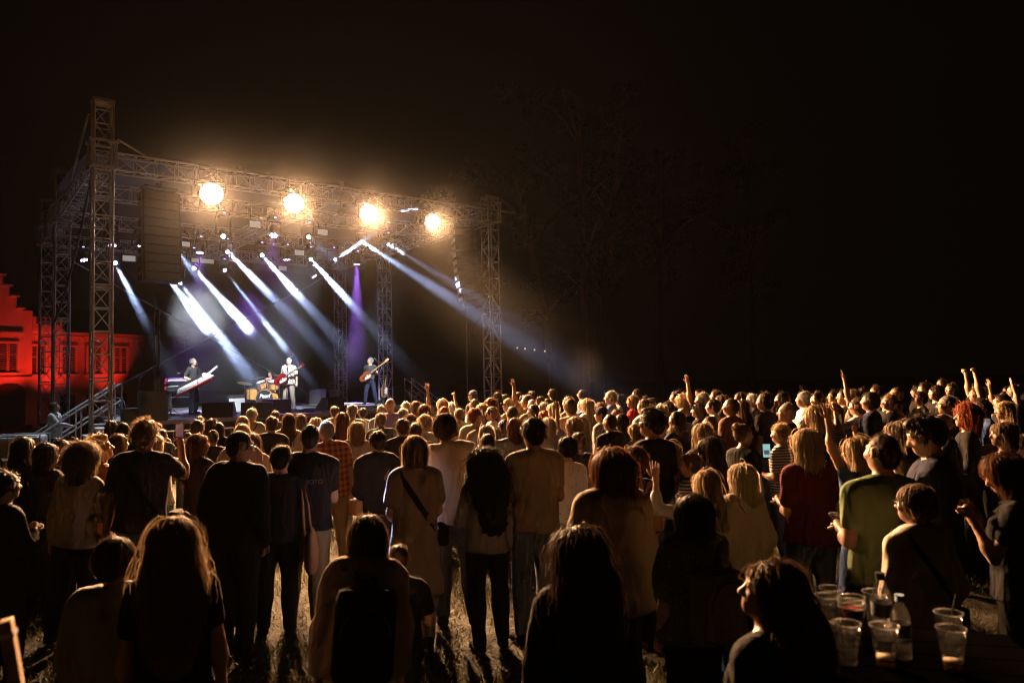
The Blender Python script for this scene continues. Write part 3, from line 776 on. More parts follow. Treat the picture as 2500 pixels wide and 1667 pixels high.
ARMS = {  # upper-arm direction, forearm direction, finger style; x is outwards
    'down': ((.16, -.04, -1), (.06, .16, -1), 'curl'), 'loose': ((.22, -.1, -1), (-.02, .3, -1), 'curl'),
    'hold': ((.12, .0, -1), (-.35, 1, .18), 'grip'), 'low': ((.14, .05, -1), (-.5, .8, -.55), 'grip'),
    'clap': ((.12, .35, -1), (-.62, .7, .55), 'open'), 'cross': ((.14, .12, -1), (-1, .55, .08), 'curl'),
    'raise': ((.3, .3, 1), (-.04, .12, 1), 'open'), 'high': ((.12, .15, 1), (-.1, .1, 1), 'fist'), 'wave': ((.6, .45, .15), (-.12, .15, 1), 'open'),
    'elbow': ((.75, .3, -.25), (-.25, .2, 1), 'open'), 'phone': ((.25, .75, -.35), (-.25, .5, 1), 'grip'), 'phones': ((.2, .8, .1), (-.35, .7, .8), 'grip'),
    'chin': ((.12, .4, -1), (-.36, .5, .95), 'fist'), 'chest': ((.2, .25, -1), (-.75, .55, .5), 'curl'), 'hip': ((.6, -.2, -1), (-.75, .3, -.3), 'curl'),
    'point': ((.3, .5, .9), (.02, .3, 1), 'point'), 'pocket': ((.26, -.22, -1), (-.1, .42, -1), 'curl'), 'back': ((.14, -.12, -1), (-.3, .5, -.9), 'curl'),
    'press': ((.1, .3, -1), (-.2, .35, 1), 'open'),
    'strumr': ((.3, -.25, -1), (-.72, .85, -.35), 'curl'), 'fretl': ((.25, .2, -1), (.42, .9, .35), 'grip'), 'dropl': ((.25, .05, -1), (.2, .3, -1), 'curl'),
    'stick': ((.35, .25, -1), (-.25, 1, -.05), 'grip'), 'reach': ((.15, .75, -.8), (.0, 1, -.1), 'grip'), 'akimbo': ((.5, -.35, -1), (-.45, .4, -.75), 'curl'),
}
def skeleton(fem, arms, head=(0, 0), build=1.0, stance=(0.10, 0.0), lean=0.0, side=0.0, legs=None, sw=None):
    """Joints of a 1.75 m figure that faces +y. head = (yaw, pitch) in degrees."""
    J = {}; sw = (sw or (0.17 if fem else 0.19)) * (0.8 + 0.2 * build)
    hw = 0.095 if fem else 0.088
    J['sw'] = sw; J['fem'] = fem; J['b'] = build
    up = rotx(-lean) @ roty(side)
    piv = np.array([0, 0, 0.95])
    def U(p): return piv + up @ (np.asarray(p, float) - piv)
    J['U'] = U; J['up'] = up
    for s, n in ((1, 'r'), (-1, 'l')):
        if legs: J['hip' + n], J['knee' + n], J['ank' + n] = [np.array((s * p[0], p[1], p[2]), float) for p in legs]
        else:
            bend = stance[1] if s > 0 else -stance[1]
            J['hip' + n] = np.array((s * hw, 0, .90)); J['ank' + n] = np.array((s * (stance[0] + .01), bend * .6 - .02, .085)); J['knee' + n] = np.array((s * (hw * .5 + stance[0] * .5 + .012), max(0, bend) * .5 + .012, .485))
        S = U((s * sw, -.005, 1.40)); ar = ARMS[arms[0] if s > 0 else arms[1]] if isinstance(arms[0 if s > 0 else 1], str) else arms[0 if s > 0 else 1]
        du = nrm((s * ar[0][0], ar[0][1], ar[0][2])); df = nrm((s * ar[1][0], ar[1][1], ar[1][2]))
        du = up @ du; df = up @ df
        J['sh' + n] = S; J['el' + n] = S + .285 * du; J['wr' + n] = J['el' + n] + .25 * df; J['hd' + n] = df; J['fs' + n] = ar[2]
    J['neck'] = U((0, -.02, 1.46)); J['hc'] = U((0, .005, 1.545))
    R = up @ rotz(math.radians(head[0])) @ rotx(math.radians(head[1])); J['HR'] = R
    return J
def hp(J, p):                      # head-frame point (upright head, base of skull at 0,.005,1.545)
    return J['hc'] + J['HR'] @ (np.asarray(p, float) - np.array((0, .005, 1.545)))
def body_prims(J, detail=True):
    P = []; b = J['b']; fem = J['fem']; U = J['U']
    c = lambda a, e, ra, rb, k=.03, s=None: P.append(('c', a, e, ra, rb, s, k, 1))
    fl = (1, .68, 1)
    w = .92 if fem else 1.0
    c((0, 0, .93), U((0, .0, 1.07)), .168 * b * (1.03 if fem else 1), .138 * b * w, .04, fl)
    c(U((0, 0, 1.07)), U((0, .005, 1.29)), .138 * b * w, .168 * b * w, .05, fl)
    c(U((-.085 * w, -.005, 1.372)), U((.085 * w, -.005, 1.372)), .082 * b, .082 * b, .06, (1, .8, 1))
    c(U((0, -.03, 1.46)), U((J['sw'] * .78, -.015, 1.425)), .05, .045, .05); c(U((0, -.03, 1.46)), U((-J['sw'] * .78, -.015, 1.425)), .05, .045, .05)
    if fem:
        for s in (-1, 1): P.append(('e', U((s * .068, .07, 1.262)), (.066, .056, .062), None, .06, 1))
    for n in 'rl':
        c(J['hip' + n], J['knee' + n], .094 * b, .058, .04); c(J['knee' + n], J['ank' + n], .056, .037, .03)
        m = J['knee' + n] * .68 + J['ank' + n] * .32 + np.array((0, -.018, 0)); P.append(('e', m, (.05, .052, .11), None, .04, 1))
        a = J['ank' + n]; sx = 1 if n == 'r' else -1
        c(a + (0, -.03, -.045), a + (sx * .022, .15, -.052), .036, .03, .02)
        ru, rw = (.046, .029) if not fem else (.04, .025)
        c(J['sh' + n], J['el' + n], ru * 1.14 * b, ru * .84, .04); c(J['el' + n], J['wr' + n], ru * .86, rw, .02)
        mm = J['el' + n] * .72 + J['wr' + n] * .28; P.append(('e', mm, (ru * .93,) * 3, None, .05, 1))
        c(J['wr' + n], J['wr' + n] + J['hd' + n] * .075, rw * 1.0, .032, .02, None)
    H = lambda p: hp(J, p); R = J['HR']
    c(J['neck'], H((0, .005, 1.565)), .06 if not fem else .05, .054 if not fem else .046, .03)
    P.append(('e', H((0, -.012, 1.655)), (.076, .096, .094), R, .02, 1))
    P.append(('e', H((0, .03, 1.605)), (.061, .068, .075), R, .04, 1))
    P.append(('e', H((0, .072, 1.558)), (.026, .022, .02), R, .03, 1))
    if detail:
        c(H((0, .088, 1.655)), H((0, .112, 1.618)), .010, .0145, .014)
        c(H((-.018, .088, 1.578)), H((.018, .088, 1.578)), .0085, .0085, .012); c(H((-.016, .09, 1.592)), H((.016, .09, 1.592)), .007, .007, .01)
        c(H((-.035, .082, 1.672)), H((.035, .082, 1.672)), .011, .011, .014)
        for s in (-1, 1):
            P.append(('e', H((s * .033, .094, 1.652)), (.017, .012, .011), R, .012, -1)); P.append(('e', H((s * .033, .083, 1.651)), (.0125, .0125, .0125), R, .004, 1))
            P.append(('e', H((s * .08, -.008, 1.637)), (.012, .02, .032), R, .012, 1)); P.append(('e', H((s * .09, .0, 1.637)), (.007, .011, .02), R, .006, -1))
            P.append(('e', H((s * .048, .068, 1.622)), (.024, .022, .022), R, .02, 1))
    return P
def fingers(J, mb, n, nseg=6):
    s = 1 if n == 'r' else -1
    d = nrm(J['hd' + n]); w = J['wr' + n]; style = J['fs' + n]
    # palm faces inwards/forwards
    out = J['up'] @ np.array((s, 0, 0)) if abs(d[2]) > .6 else np.array((0, 0, 1.0))
    if style in ('open', 'point', 'fist') and d[2] > .5: nrm_p = nrm(np.cross(d, np.array((s * 1.0, .15, 0))))* s
    else: nrm_p = nrm(-out + d * (out @ d))
    nrm_p = nrm(nrm_p - d * (nrm_p @ d)); sd = np.cross(d, nrm_p)
    if sd @ np.array((0, 1, 0)) < 0 and abs(d[2]) > .5: sd = -sd
    L = (.072, .08, .075, .06)
    for i in range(4):
        off = (1.5 - i) * .0195; base = w + d * .075 + sd * off; fan = (1.5 - i) * (.13 if style == 'open' else .03)
        curl = {'open': .12, 'curl': .6, 'grip': .95, 'fist': 1.5, 'point': 1.5 if i else .05}[style]
        pts = [base - d * .03, base]; a = 0.0; dd = nrm(d + sd * fan)
        for k, f in enumerate((.45, .32, .25)):
            a += curl * (.6 if k == 0 else .8); pts.append(pts[-1] + (dd * math.cos(a) + nrm_p * math.sin(a)) * L[i] * f)
        mb.tube([tuple(p) for p in pts], [.0105, .0105, .0098, .009, .0065], nseg)
    tb = w + d * .025 + sd * .028
    td = nrm(d * .75 + sd * (.85 if style == 'open' else .45) + nrm_p * (.25 if style == 'open' else .6))
    t2 = nrm(d + sd * .25 + nrm_p * .4)
    pts = [tb - sd * .012, tb + td * .03, tb + td * .035 + t2 * .024, tb + td * .035 + t2 * .045]
    mb.tube([tuple(p) for p in pts], [.0125, .012, .0105, .007], nseg)

def folds(F, axes, amp, ph, kz=17.0):
    X, Y, Z = np.meshgrid(*axes, indexing='ij')
    return F + amp * (np.sin(kz * Z + 9 * X + 4 * np.sin(5 * Y + ph) + ph) * np.sin(7 * X - 5 * Y + 1.7 * ph) + .6 * np.sin(31 * X + 11 * Z + 2 * ph) * np.sin(4 * Z + ph)
                  + .5 * np.sin(52 * X - 23 * Z + ph) * np.sin(9 * Y + 3 * Z))
def shirt_prims(J, sleeve, hem, loose, fit=0):
    P = []; b = J['b']; fem = J['fem']; U = J['U']; w = .94 if fem else 1.0
    c = lambda a, e, ra, rb, k=.03, s=None: P.append(('c', a, e, ra, rb, s, k, 1))
    fl = (1, .76, 1); e = .010 + loose
    low = max(hem, .9)
    if hem < 1.0:
        hr = (.186 + .02 * (1.0 - low)) * b + e * 1.3
        c((0, 0, hem + .02), U((0, 0, 1.07)), hr + (max(0, .85 - hem)) * .08, .15 * b * w + e * (1.25 if not fit else .4), .05, fl)
        c(U((0, 0, 1.07)), U((0, .005, 1.29)), .15 * b * w + e * (1.25 if not fit else .4), .172 * b * w + e, .06, fl)
    else:
        c(U((0, 0, hem + .02)), U((0, .005, 1.29)), .15 * b * w + e, .172 * b * w + e, .06, fl)
    c(U((-.085 * w, -.005, 1.372)), U((.085 * w, -.005, 1.372)), .085 * b + e, .085 * b + e, .06, (1, .8, 1))
    for s in (-1, 1): c(U((0, -.03, 1.452)), U((s * J['sw'] * .8, -.015, 1.425)), .05 + e * .6, .048 + e, .05)
    if fem:
        for s in (-1, 1): P.append(('e', U((s * .066, .074, 1.262)), (.072, .06, .068), None, .08, 1))
    ru = .046 if not fem else .041
    if sleeve > 0:
        for n in 'rl':
            S, E, Wr = J['sh' + n], J['el' + n], J['wr' + n]
            t = min(1, sleeve); c(S, S + (E - S) * t, ru * 1.14 * b + e * .8, ru * (.94 if sleeve < 1 else .86) + e * 1.1, .03)
            if sleeve > 1: c(E, E + (Wr - E) * (sleeve - 1), ru * .88 + e * 1.1, .031 + e * .9, .03)
    return P
def trouser_prims(J, length, loose, skirt=False):
    P = []; b = J['b']; e = .008 + loose
    c = lambda a, k_, ra, rb, k=.03, s=None: P.append(('c', a, k_, ra, rb, s, k, 1))
    c((0, 0, .93), J['U']((0, 0, 1.03)), .170 * b + e, .150 * b + e, .04, (1, .7, 1))
    for n in 'rl':
        h, kn, an = J['hip' + n], J['knee' + n], J['ank' + n]
        if length <= 1: c(h, h + (kn - h) * length, .096 * b + e, .07 + e * 1.6, .03)
        else:
            c(h, kn, .096 * b + e, .06 + e * 1.2, .03); c(kn, kn + (an - kn) * min(1, length - 1), .064 + e, .046 + e * 1.2, .02)
            P.append(('e', kn * .68 + an * .32 + np.array((0, -.018, 0)), (.056 + e, .058 + e, .12), None, .05, 1))
    if skirt: c((0, 0, .98), (0, .0, max(.3, .9 - .42 * length)), .16 * b + e, .24, .05, (1, .75, 1))
    return P

# ---------------------------------------------------------------- hair
def hair_prims(J, style):
    H = lambda p: hp(J, p); R = J['HR']; up = J['up']; P = []
    E = lambda c, r, k=.03, sg=1: P.append(('e', H(c), r, R, k, sg))
    # hanging hair follows the head's turn but falls straight down
    yaw = math.atan2(-R[0, 1], R[1, 1]); Ry = rotz(yaw); base = H((0, -.02, 1.62))
    def D(p): return base + Ry @ (np.asarray(p, float) - np.array((0, -.02, 1.62)))
    C = lambda a, e, ra, rb, k=.03, s=None, sg=1: P.append(('c', D(a), D(e), ra, rb, s, k, sg))
    if style in ('crop', 'short', 'quiff', 'cap'):
        g = {'crop': .0025, 'short': .011, 'quiff': .012, 'cap': .006}[style]
        E((0, -.016, 1.662), (.0765 + g, .097 + g, .093 + g)); E((0, -.05, 1.625), (.066 + g, .06 + g, .07 + g), .02)
        E((0, -.052, 1.585), (.05 + g * .5, .042 + g * .6, .05), .03)
        for s_ in (-1, 1): E((s_ * .068, .018, 1.64), (.012 + g * .5, .022, .04), .02)
        if style == 'quiff': E((0, .045, 1.735), (.055, .05, .034), .03)
        E((0, .105, 1.615), (.10, .075, .09), .012, -1)
    elif style == 'fringe':                           # round boyish mop, pudding-bowl
        E((0, -.012, 1.662), (.093, .113, .105)); E((0, -.03, 1.62), (.088, .095, .075), .03); E((0, .12, 1.60), (.09, .07, .085), .012, -1)
    elif style == 'bob':
        E((0, -.012, 1.662), (.092, .112, .104)); C((0, -.03, 1.62), (0, -.03, 1.545), .1, .105, .04, (1, .85, 1)); E((0, .125, 1.585), (.072, .105, .115), .015, -1)
    elif style == 'lob':                              # to the shoulders
        E((0, -.012, 1.662), (.093, .112, .106)); C((0, -.03, 1.60), (0, -.045, 1.46), .1, .112, .05, (1, .72, 1)); E((0, .13, 1.575), (.066, .11, .13), .015, -1)
    elif style == 'long':
        E((0, -.012, 1.662), (.09, .11, .104)); C((0, -.035, 1.62), (0, -.075, 1.44), .093, .112, .05, (1, .66, 1)); C((0, -.075, 1.44), (0, -.115, 1.24), .112, .085, .05, (1, .5, 1)); E((0, .125, 1.585), (.068, .105, .12), .015, -1)
    elif style == 'vlong':
        E((0, -.012, 1.664), (.094, .114, .108)); C((0, -.035, 1.62), (0, -.08, 1.44), .1, .135, .05, (1, .62, 1)); C((0, -.08, 1.44), (0, -.135, 1.10), .135, .11, .05, (1, .42, 1)); E((0, .125, 1.585), (.068, .105, .12), .015, -1)
    elif style == 'wavy':
        E((0, -.012, 1.664), (.102, .12, .11)); C((0, -.035, 1.62), (0, -.08, 1.44), .115, .155, .05, (1, .62, 1)); C((0, -.08, 1.44), (0, -.135, 1.14), .155, .12, .05, (1, .45, 1)); E((0, .125, 1.585), (.068, .105, .12), .015, -1)
    elif style == 'swept':                            # long hair brushed back, face and ear free
        E((0, -.02, 1.664), (.089, .108, .103)); C((0, -.06, 1.62), (0, -.12, 1.44), .09, .12, .05, (1, .62, 1)); C((0, -.12, 1.44), (0, -.16, 1.12), .12, .1, .05, (1, .45, 1)); E((0, .105, 1.595), (.12, .105, .11), .015, -1)
    elif style == 'curly':
        E((0, -.02, 1.672), (.128, .135, .125)); C((0, -.04, 1.62), (0, -.05, 1.49), .135, .125, .05, (1, .8, 1)); E((0, .14, 1.6), (.07, .115, .12), .015, -1)
    elif style == 'perm':
        E((0, -.018, 1.67), (.108, .122, .115)); E((0, -.05, 1.6), (.095, .085, .075), .04); E((0, .13, 1.6), (.075, .09, .095), .015, -1)
    elif style in ('bun', 'tail'):
        E((0, -.016, 1.662), (.083, .103, .098)); E((0, -.055, 1.62), (.068, .06, .065), .02); E((0, .115, 1.6), (.085, .085, .1), .012, -1)
        if style == 'bun': E((0, -.105, 1.73), (.045, .042, .042), .012)
        else: C((0, -.12, 1.67), (0, -.15, 1.60), .028, .034, .02); C((0, -.15, 1.60), (0, -.14, 1.42), .036, .016, .02)
    elif style == 'side':                             # balding: ring of hair
        E((0, -.03, 1.615), (.082, .088, .055)); E((0, .1, 1.62), (.12, .085, .1), .012, -1)
    return P
HAIR_CFG = {  # strands, steps, step length, length jitter, fuzz, width, curl
    'crop': (420, 2, .010, .5, .004, .0028, 0), 'short': (650, 4, .012, .5, .009, .0030, .2), 'quiff': (650, 4, .013, .5, .008, .0030, .2), 'cap': (260, 3, .012, .5, .004, .003, 0),
    'fringe': (800, 7, .020, .35, .006, .0034, .1), 'bob': (850, 9, .022, .3, .011, .0036, .15), 'lob': (950, 11, .027, .3, .014, .0038, .35), 'long': (1000, 13, .034, .3, .014, .0040, .25),
    'wavy': (1300, 13, .042, .4, .036, .0040, 1.5), 'swept': (1100, 14, .042, .3, .012, .0042, .4), 'vlong': (1150, 14, .042, .3, .020, .0042, .5), 'curly': (1500, 9, .022, .5, .022, .0036, 1.6), 'perm': (1300, 7, .016, .5, .014, .0034, 1.3), 'bun': (650, 5, .02, .4, .006, .003, .2), 'tail': (650, 6, .022, .4, .006, .003, .2), 'side': (260, 3, .012, .5, .005, .003, .1)}
def hair_mesh(J, style, q=1.0, seed=0, fine=.0105):
    if q < .9: fine = .014
    P = hair_prims(J, style)
    los = np.array([prim_box(p, .03)[0] for p in P if p[-1] > 0]).min(0); his = np.array([prim_box(p, .03)[1] for p in P if p[-1] > 0]).max(0)
    st_ = fine * (1.0 if his[2] - los[2] < .35 else 1.5)
    axes = [np.arange(los[k], his[k] + st_, st_) for k in range(3)]
    F = field(P, axes); X, Y, Z = np.meshgrid(*axes, indexing='ij')
    th = np.arctan2(X - J['hc'][0], -(Y - J['hc'][1]))
    amp = .0026 if style not in ('curly', 'perm', 'wavy') else .008
    F = F + amp * (np.sin(19 * th + 3 * np.sin(9 * Z + seed) + seed) + .7 * np.sin(41 * th + 2 * np.sin(14 * Z) + 2 * seed)) + (amp * .8 * np.sin(70 * X + seed) * np.sin(64 * Z + 2) * np.sin(58 * Y) if style in ('curly', 'perm', 'wavy') else 0)
    v, f = surface(F + .004, axes)
    r = np.random.default_rng(seed + 11); n, K, sl, jit, fuzz, wd_, curl = HAIR_CFG[style]; n = int(n * (q * q * 1.05 if q >= 1.15 else q if q >= .9 else q * .45) * 1.0); wd_ = (.62 if q >= 1.15 else .85) * wd_ / math.sqrt(max(q, .2)) ** .9
    d = r.normal(size=(n * 3, 3)); d /= np.linalg.norm(d, axis=1)[:, None]
    c = hp(J, (0, -.014, 1.66)); Rm = J['HR']
    loc = d * np.array((.085, .105, .1)); loc = loc[(d[:, 2] > (-.45 if style != 'side' else -.9)) & ~((d[:, 1] > .55) & (d[:, 2] < .35))][:n]
    if style == 'side': loc = loc[loc[:, 2] < .0]
    p = c + loc @ Rm.T; n = len(p)
    if style in ('long', 'vlong', 'lob', 'curly'):     # some strands start lower, inside the hanging hair
        pass
    tw = fuzz * r.random(n) ** 2 * (1 + 2.2 * (r.random(n) > .88)); lim = 1 - jit * r.random(n); ph = r.random(n) * 6.28
    path = [p]; eps = .004
    def grad(p):
        g = np.stack([field_at(P, p + eps * e) - field_at(P, p - eps * e) for e in np.eye(3)], 1); return g / np.maximum(np.linalg.norm(g, axis=1), 1e-6)[:, None]
    yaxis = Rm @ np.array((0, 1.0, 0))
    for k in range(K):
        g = grad(p); s = field_at(P, p)
        if k == 0:
            p = p - g * (s - tw * .3)[:, None]; path = [p]
        down = np.array((0, 0, -1.0)) - yaxis * .35 * max(0, 1 - k / 3)
        if style in ('bun', 'tail'): down = -yaxis + np.array((0, 0, .1))
        if style in ('crop', 'short', 'quiff', 'cap'): dr = np.tile(down, (n, 1)) - g * (g @ down)[:, None] + g * (.45 if style != 'quiff' else .7) + r.normal(size=(n, 3)) * .25
        else: dr = np.tile(down, (n, 1)) - g * (g @ down)[:, None] * .95 + r.normal(size=(n, 3)) * .07
        if curl: dr = dr + np.cross(dr, g) * (curl * .55 * np.sin(ph + k * (1.1 if curl < 1 else 1.9)))[:, None] + g * (curl * .3 * np.cos(ph * 2 + k * 1.7))[:, None]
        dr /= np.linalg.norm(dr, axis=1)[:, None]
        p = p + dr * (sl * lim)[:, None]
        if style not in ('crop', 'short', 'quiff', 'cap'):
            s = field_at(P, p); p = p - g * np.clip(s - tw, -.03, .03)[:, None] * .85
        path.append(p)
    A = np.stack(path, 1); T = np.gradient(A, axis=1); g = grad(A[:, min(2, K)]); B = np.cross(T, g[:, None, :] + r.normal(size=(n, 1, 3)) * .35); B /= np.maximum(np.linalg.norm(B, axis=2), 1e-6)[..., None]
    tp = np.linspace(1, .35, K + 1); tp[0] = .7
    L = A - B * (wd_ * tp)[None, :, None]; Rr = A + B * (wd_ * tp)[None, :, None]
    V2 = np.stack([L, Rr], 2).reshape(-1, 3); m = K + 1
    i = (np.arange(n)[:, None] * m + np.arange(K)[None, :]).ravel() * 2
    F2 = np.stack([i, i + 1, i + 3, i + 2], 1)
    return np.concatenate([v, V2]), np.concatenate([f, F2 + len(v)])
_HM = {}
def hair_mat(key):
    col, ru = {'black': ((.012, .010, .009), .4), 'dark': ((.030, .019, .012), .4), 'brown': ((.085, .048, .025), .42), 'chestnut': ((.13, .055, .022), .42), 'red': ((.30, .075, .02), .42),
               'sandy': ((.22, .145, .08), .42), 'blond': ((.40, .285, .165), .42), 'pale': ((.55, .44, .31), .42), 'grey': ((.34, .32, .30), .5), 'white': ((.66, .64, .60), .5)}[key]
    if key in _HM: return _HM[key]
    m = bpy.data.materials.new(key + ' hair'); m.use_nodes = True; T = m.node_tree; b = T.nodes['Principled BSDF']
    g = T.nodes.new('ShaderNodeNewGeometry'); mr = T.nodes.new('ShaderNodeMapRange'); mr.inputs['To Min'].default_value = .55; mr.inputs['To Max'].default_value = 1.5
    vm = T.nodes.new('ShaderNodeVectorMath'); vm.operation = 'SCALE'; vm.inputs[0].default_value = col
    T.links.new(g.outputs['Random Per Island'], mr.inputs['Value']); T.links.new(mr.outputs[0], vm.inputs['Scale']); T.links.new(vm.outputs[0], b.inputs['Base Color'])
    b.inputs['Roughness'].default_value = ru + .12; b.inputs['Specular IOR Level'].default_value = .28
    tr = T.nodes.new('ShaderNodeBsdfTranslucent'); mx = T.nodes.new('ShaderNodeMixShader'); mx.inputs[0].default_value = .5
    T.links.new(vm.outputs[0], tr.inputs[0]); T.links.new(b.outputs[0], mx.inputs[1]); T.links.new(tr.outputs[0], mx.inputs[2]); T.links.new(mx.outputs[0], T.nodes['Material Output'].inputs[0])
    _HM[key] = m; return m
SKIN = {k: mat('skin ' + k, c, .5, var=.08, scale=14) for k, c in {'fair': (.46, .27, .18), 'mid': (.39, .22, .14), 'tan': (.31, .165, .10)}.items()}
CLOTH = {'black': (.014, .013, .013), 'char': (.04, .04, .043), 'navy': (.022, .026, .055), 'blue': (.06, .11, .28), 'sky': (.30, .42, .62), 'grey': (.22, .22, .23), 'lgrey': (.42, .42, .42), 'white': (.74, .72, .68),
         'cream': (.62, .54, .45), 'beige': (.35, .285, .24), 'brown': (.14, .075, .04), 'khaki': (.20, .165, .10), 'olive': (.10, .11, .05), 'green': (.15, .21, .10), 'lime': (.42, .48, .16), 'mint': (.52, .66, .52),
         'red': (.42, .035, .035), 'wine': (.095, .015, .024), 'orange': (.52, .21, .045), 'pink': (.58, .26, .25), 'purple': (.19, .15, .36), 'denim': (.10, .13, .19), 'dkblue': (.018, .03, .09), 'tan': (.34, .2, .1), 'teal': (.05, .22, .24)}
CLOTH = {k: tuple(x * (.92 if max(c) > .3 else .9) for x in c) for k, c in CLOTH.items()}
def cloth(key, pat=None):
    nm = 'cloth ' + key + (' ' + pat if pat else '')
    if nm in MATS: return MATS[nm]
    m = mat(nm, CLOTH[key], .9, spec=.1, var=.14, scale=5, bump=.25, bscale=140, trans=.06 if key in ('white', 'cream', 'mint', 'beige') else 0)
    T = m.node_tree; bp0 = [n for n in T.nodes if n.type == 'BUMP'][0]; tcn = [n for n in T.nodes if n.type == 'TEX_COORD'][0]
    mp = T.nodes.new('ShaderNodeMapping'); mp.inputs['Scale'].default_value = (1.6, 1.6, .7); mp.inputs['Rotation'].default_value = (.3, .4, .5)
    nf = T.nodes.new('ShaderNodeTexNoise'); nf.inputs['Scale'].default_value = 7; nf.inputs['Detail'].default_value = 1.2; nf.inputs['Distortion'].default_value = .7
    b2 = T.nodes.new('ShaderNodeBump'); b2.inputs['Strength'].default_value = .75; b2.inputs['Distance'].default_value = .04
    T.links.new(tcn.outputs['Object'], mp.inputs[0]); T.links.new(mp.outputs[0], nf.inputs['Vector']); T.links.new(nf.outputs['Fac'], b2.inputs['Height']); T.links.new(b2.outputs[0], bp0.inputs['Normal'])
    if pat:
        T = m.node_tree; b = T.nodes['Principled BSDF']; tc = T.nodes.new('ShaderNodeTexCoord'); base = b.inputs['Base Color'].links[0].from_socket
        mx = T.nodes.new('ShaderNodeMix'); mx.data_type = 'RGBA'; T.links.new(base, mx.inputs[6])
        if pat in ('stripes', 'plaid', 'bands'):
            w = T.nodes.new('ShaderNodeTexWave'); w.bands_direction = 'Z'; w.inputs['Scale'].default_value = {'stripes': 9.5, 'plaid': 4.6, 'bands': 1.6}[pat]
            T.links.new(tc.outputs['Object'], w.inputs['Vector']); r = T.nodes.new('ShaderNodeMath'); r.operation = 'GREATER_THAN'; r.inputs[1].default_value = .62
            T.links.new(w.outputs['Fac'], r.inputs[0]); fac = r.outputs[0]
            if pat == 'plaid':
                w2 = T.nodes.new('ShaderNodeTexWave'); w2.bands_direction = 'X'; w2.inputs['Scale'].default_value = 4.6; T.links.new(tc.outputs['Object'], w2.inputs['Vector'])
                ad = T.nodes.new('ShaderNodeMath'); ad.operation = 'ADD'; T.links.new(w.outputs['Fac'], ad.inputs[0]); T.links.new(w2.outputs['Fac'], ad.inputs[1])
                ad2 = T.nodes.new('ShaderNodeMath'); ad2.operation = 'MULTIPLY'; ad2.inputs[1].default_value = .5; T.links.new(ad.outputs[0], ad2.inputs[0]); fac = ad2.outputs[0]
            mx.inputs[7].default_value = {'stripes': (.03, .02, .025, 1), 'plaid': (.09, .035, .012, 1), 'bands': (.02, .02, .022, 1)}[pat]
        else:                                            # floral or dotted print
            vo = T.nodes.new('ShaderNodeTexVoronoi'); vo.inputs['Scale'].default_value = 26 if pat == 'floral' else 34
            T.links.new(tc.outputs['Object'], vo.inputs['Vector']); r = T.nodes.new('ShaderNodeMath'); r.operation = 'LESS_THAN'; r.inputs[1].default_value = .38 if pat == 'floral' else .2
            T.links.new(vo.outputs['Distance'], r.inputs[0]); fac = r.outputs[0]; mx.inputs[7].default_value = (.025, .022, .02, 1) if key in ('white', 'cream', 'beige') else (.45, .38, .3, 1)
        T.links.new(fac, mx.inputs[0]); T.links.new(mx.outputs[2], b.inputs['Base Color'])
    return m

# ---------------------------------------------------------------- whole figures
def slotted(o, m):
    o.material_slots[0].link = 'OBJECT'; o.material_slots[0].material = m
def raw_mesh(name, v, f, smooth=True):
    me = bpy.data.meshes.new(name); f = np.asarray(f)
    n, k = f.shape
    me.vertices.add(len(v)); me.vertices.foreach_set('co', np.asarray(v, np.float32).ravel())
    me.loops.add(n * k); me.loops.foreach_set('vertex_index', f.astype(np.int32).ravel())
    me.polygons.add(n); me.polygons.foreach_set('loop_start', np.arange(0, n * k, k, dtype=np.int32)); me.polygons.foreach_set('use_smooth', np.ones(n, dtype=bool))
    me.update(calc_edges=True); me.materials.append(None); return me
_TMP = None
def thin(me, ratio):
    """Collapse a mesh to a share of its faces, keeping its shape."""
    global _TMP
    if _TMP is None: _TMP = bpy.data.scenes.new('workbench')
    o = bpy.data.objects.new('tmp', me); _TMP.collection.objects.link(o); md = o.modifiers.new('d', 'DECIMATE'); md.ratio = ratio
    vl = _TMP.view_layers[0]; vl.update(); dg = vl.depsgraph; nm = bpy.data.meshes.new_from_object(o.evaluated_get(dg)); bpy.data.objects.remove(o); n = me.name; bpy.data.meshes.remove(me); nm.name = n
    if not nm.materials: nm.materials.append(None)
    return nm
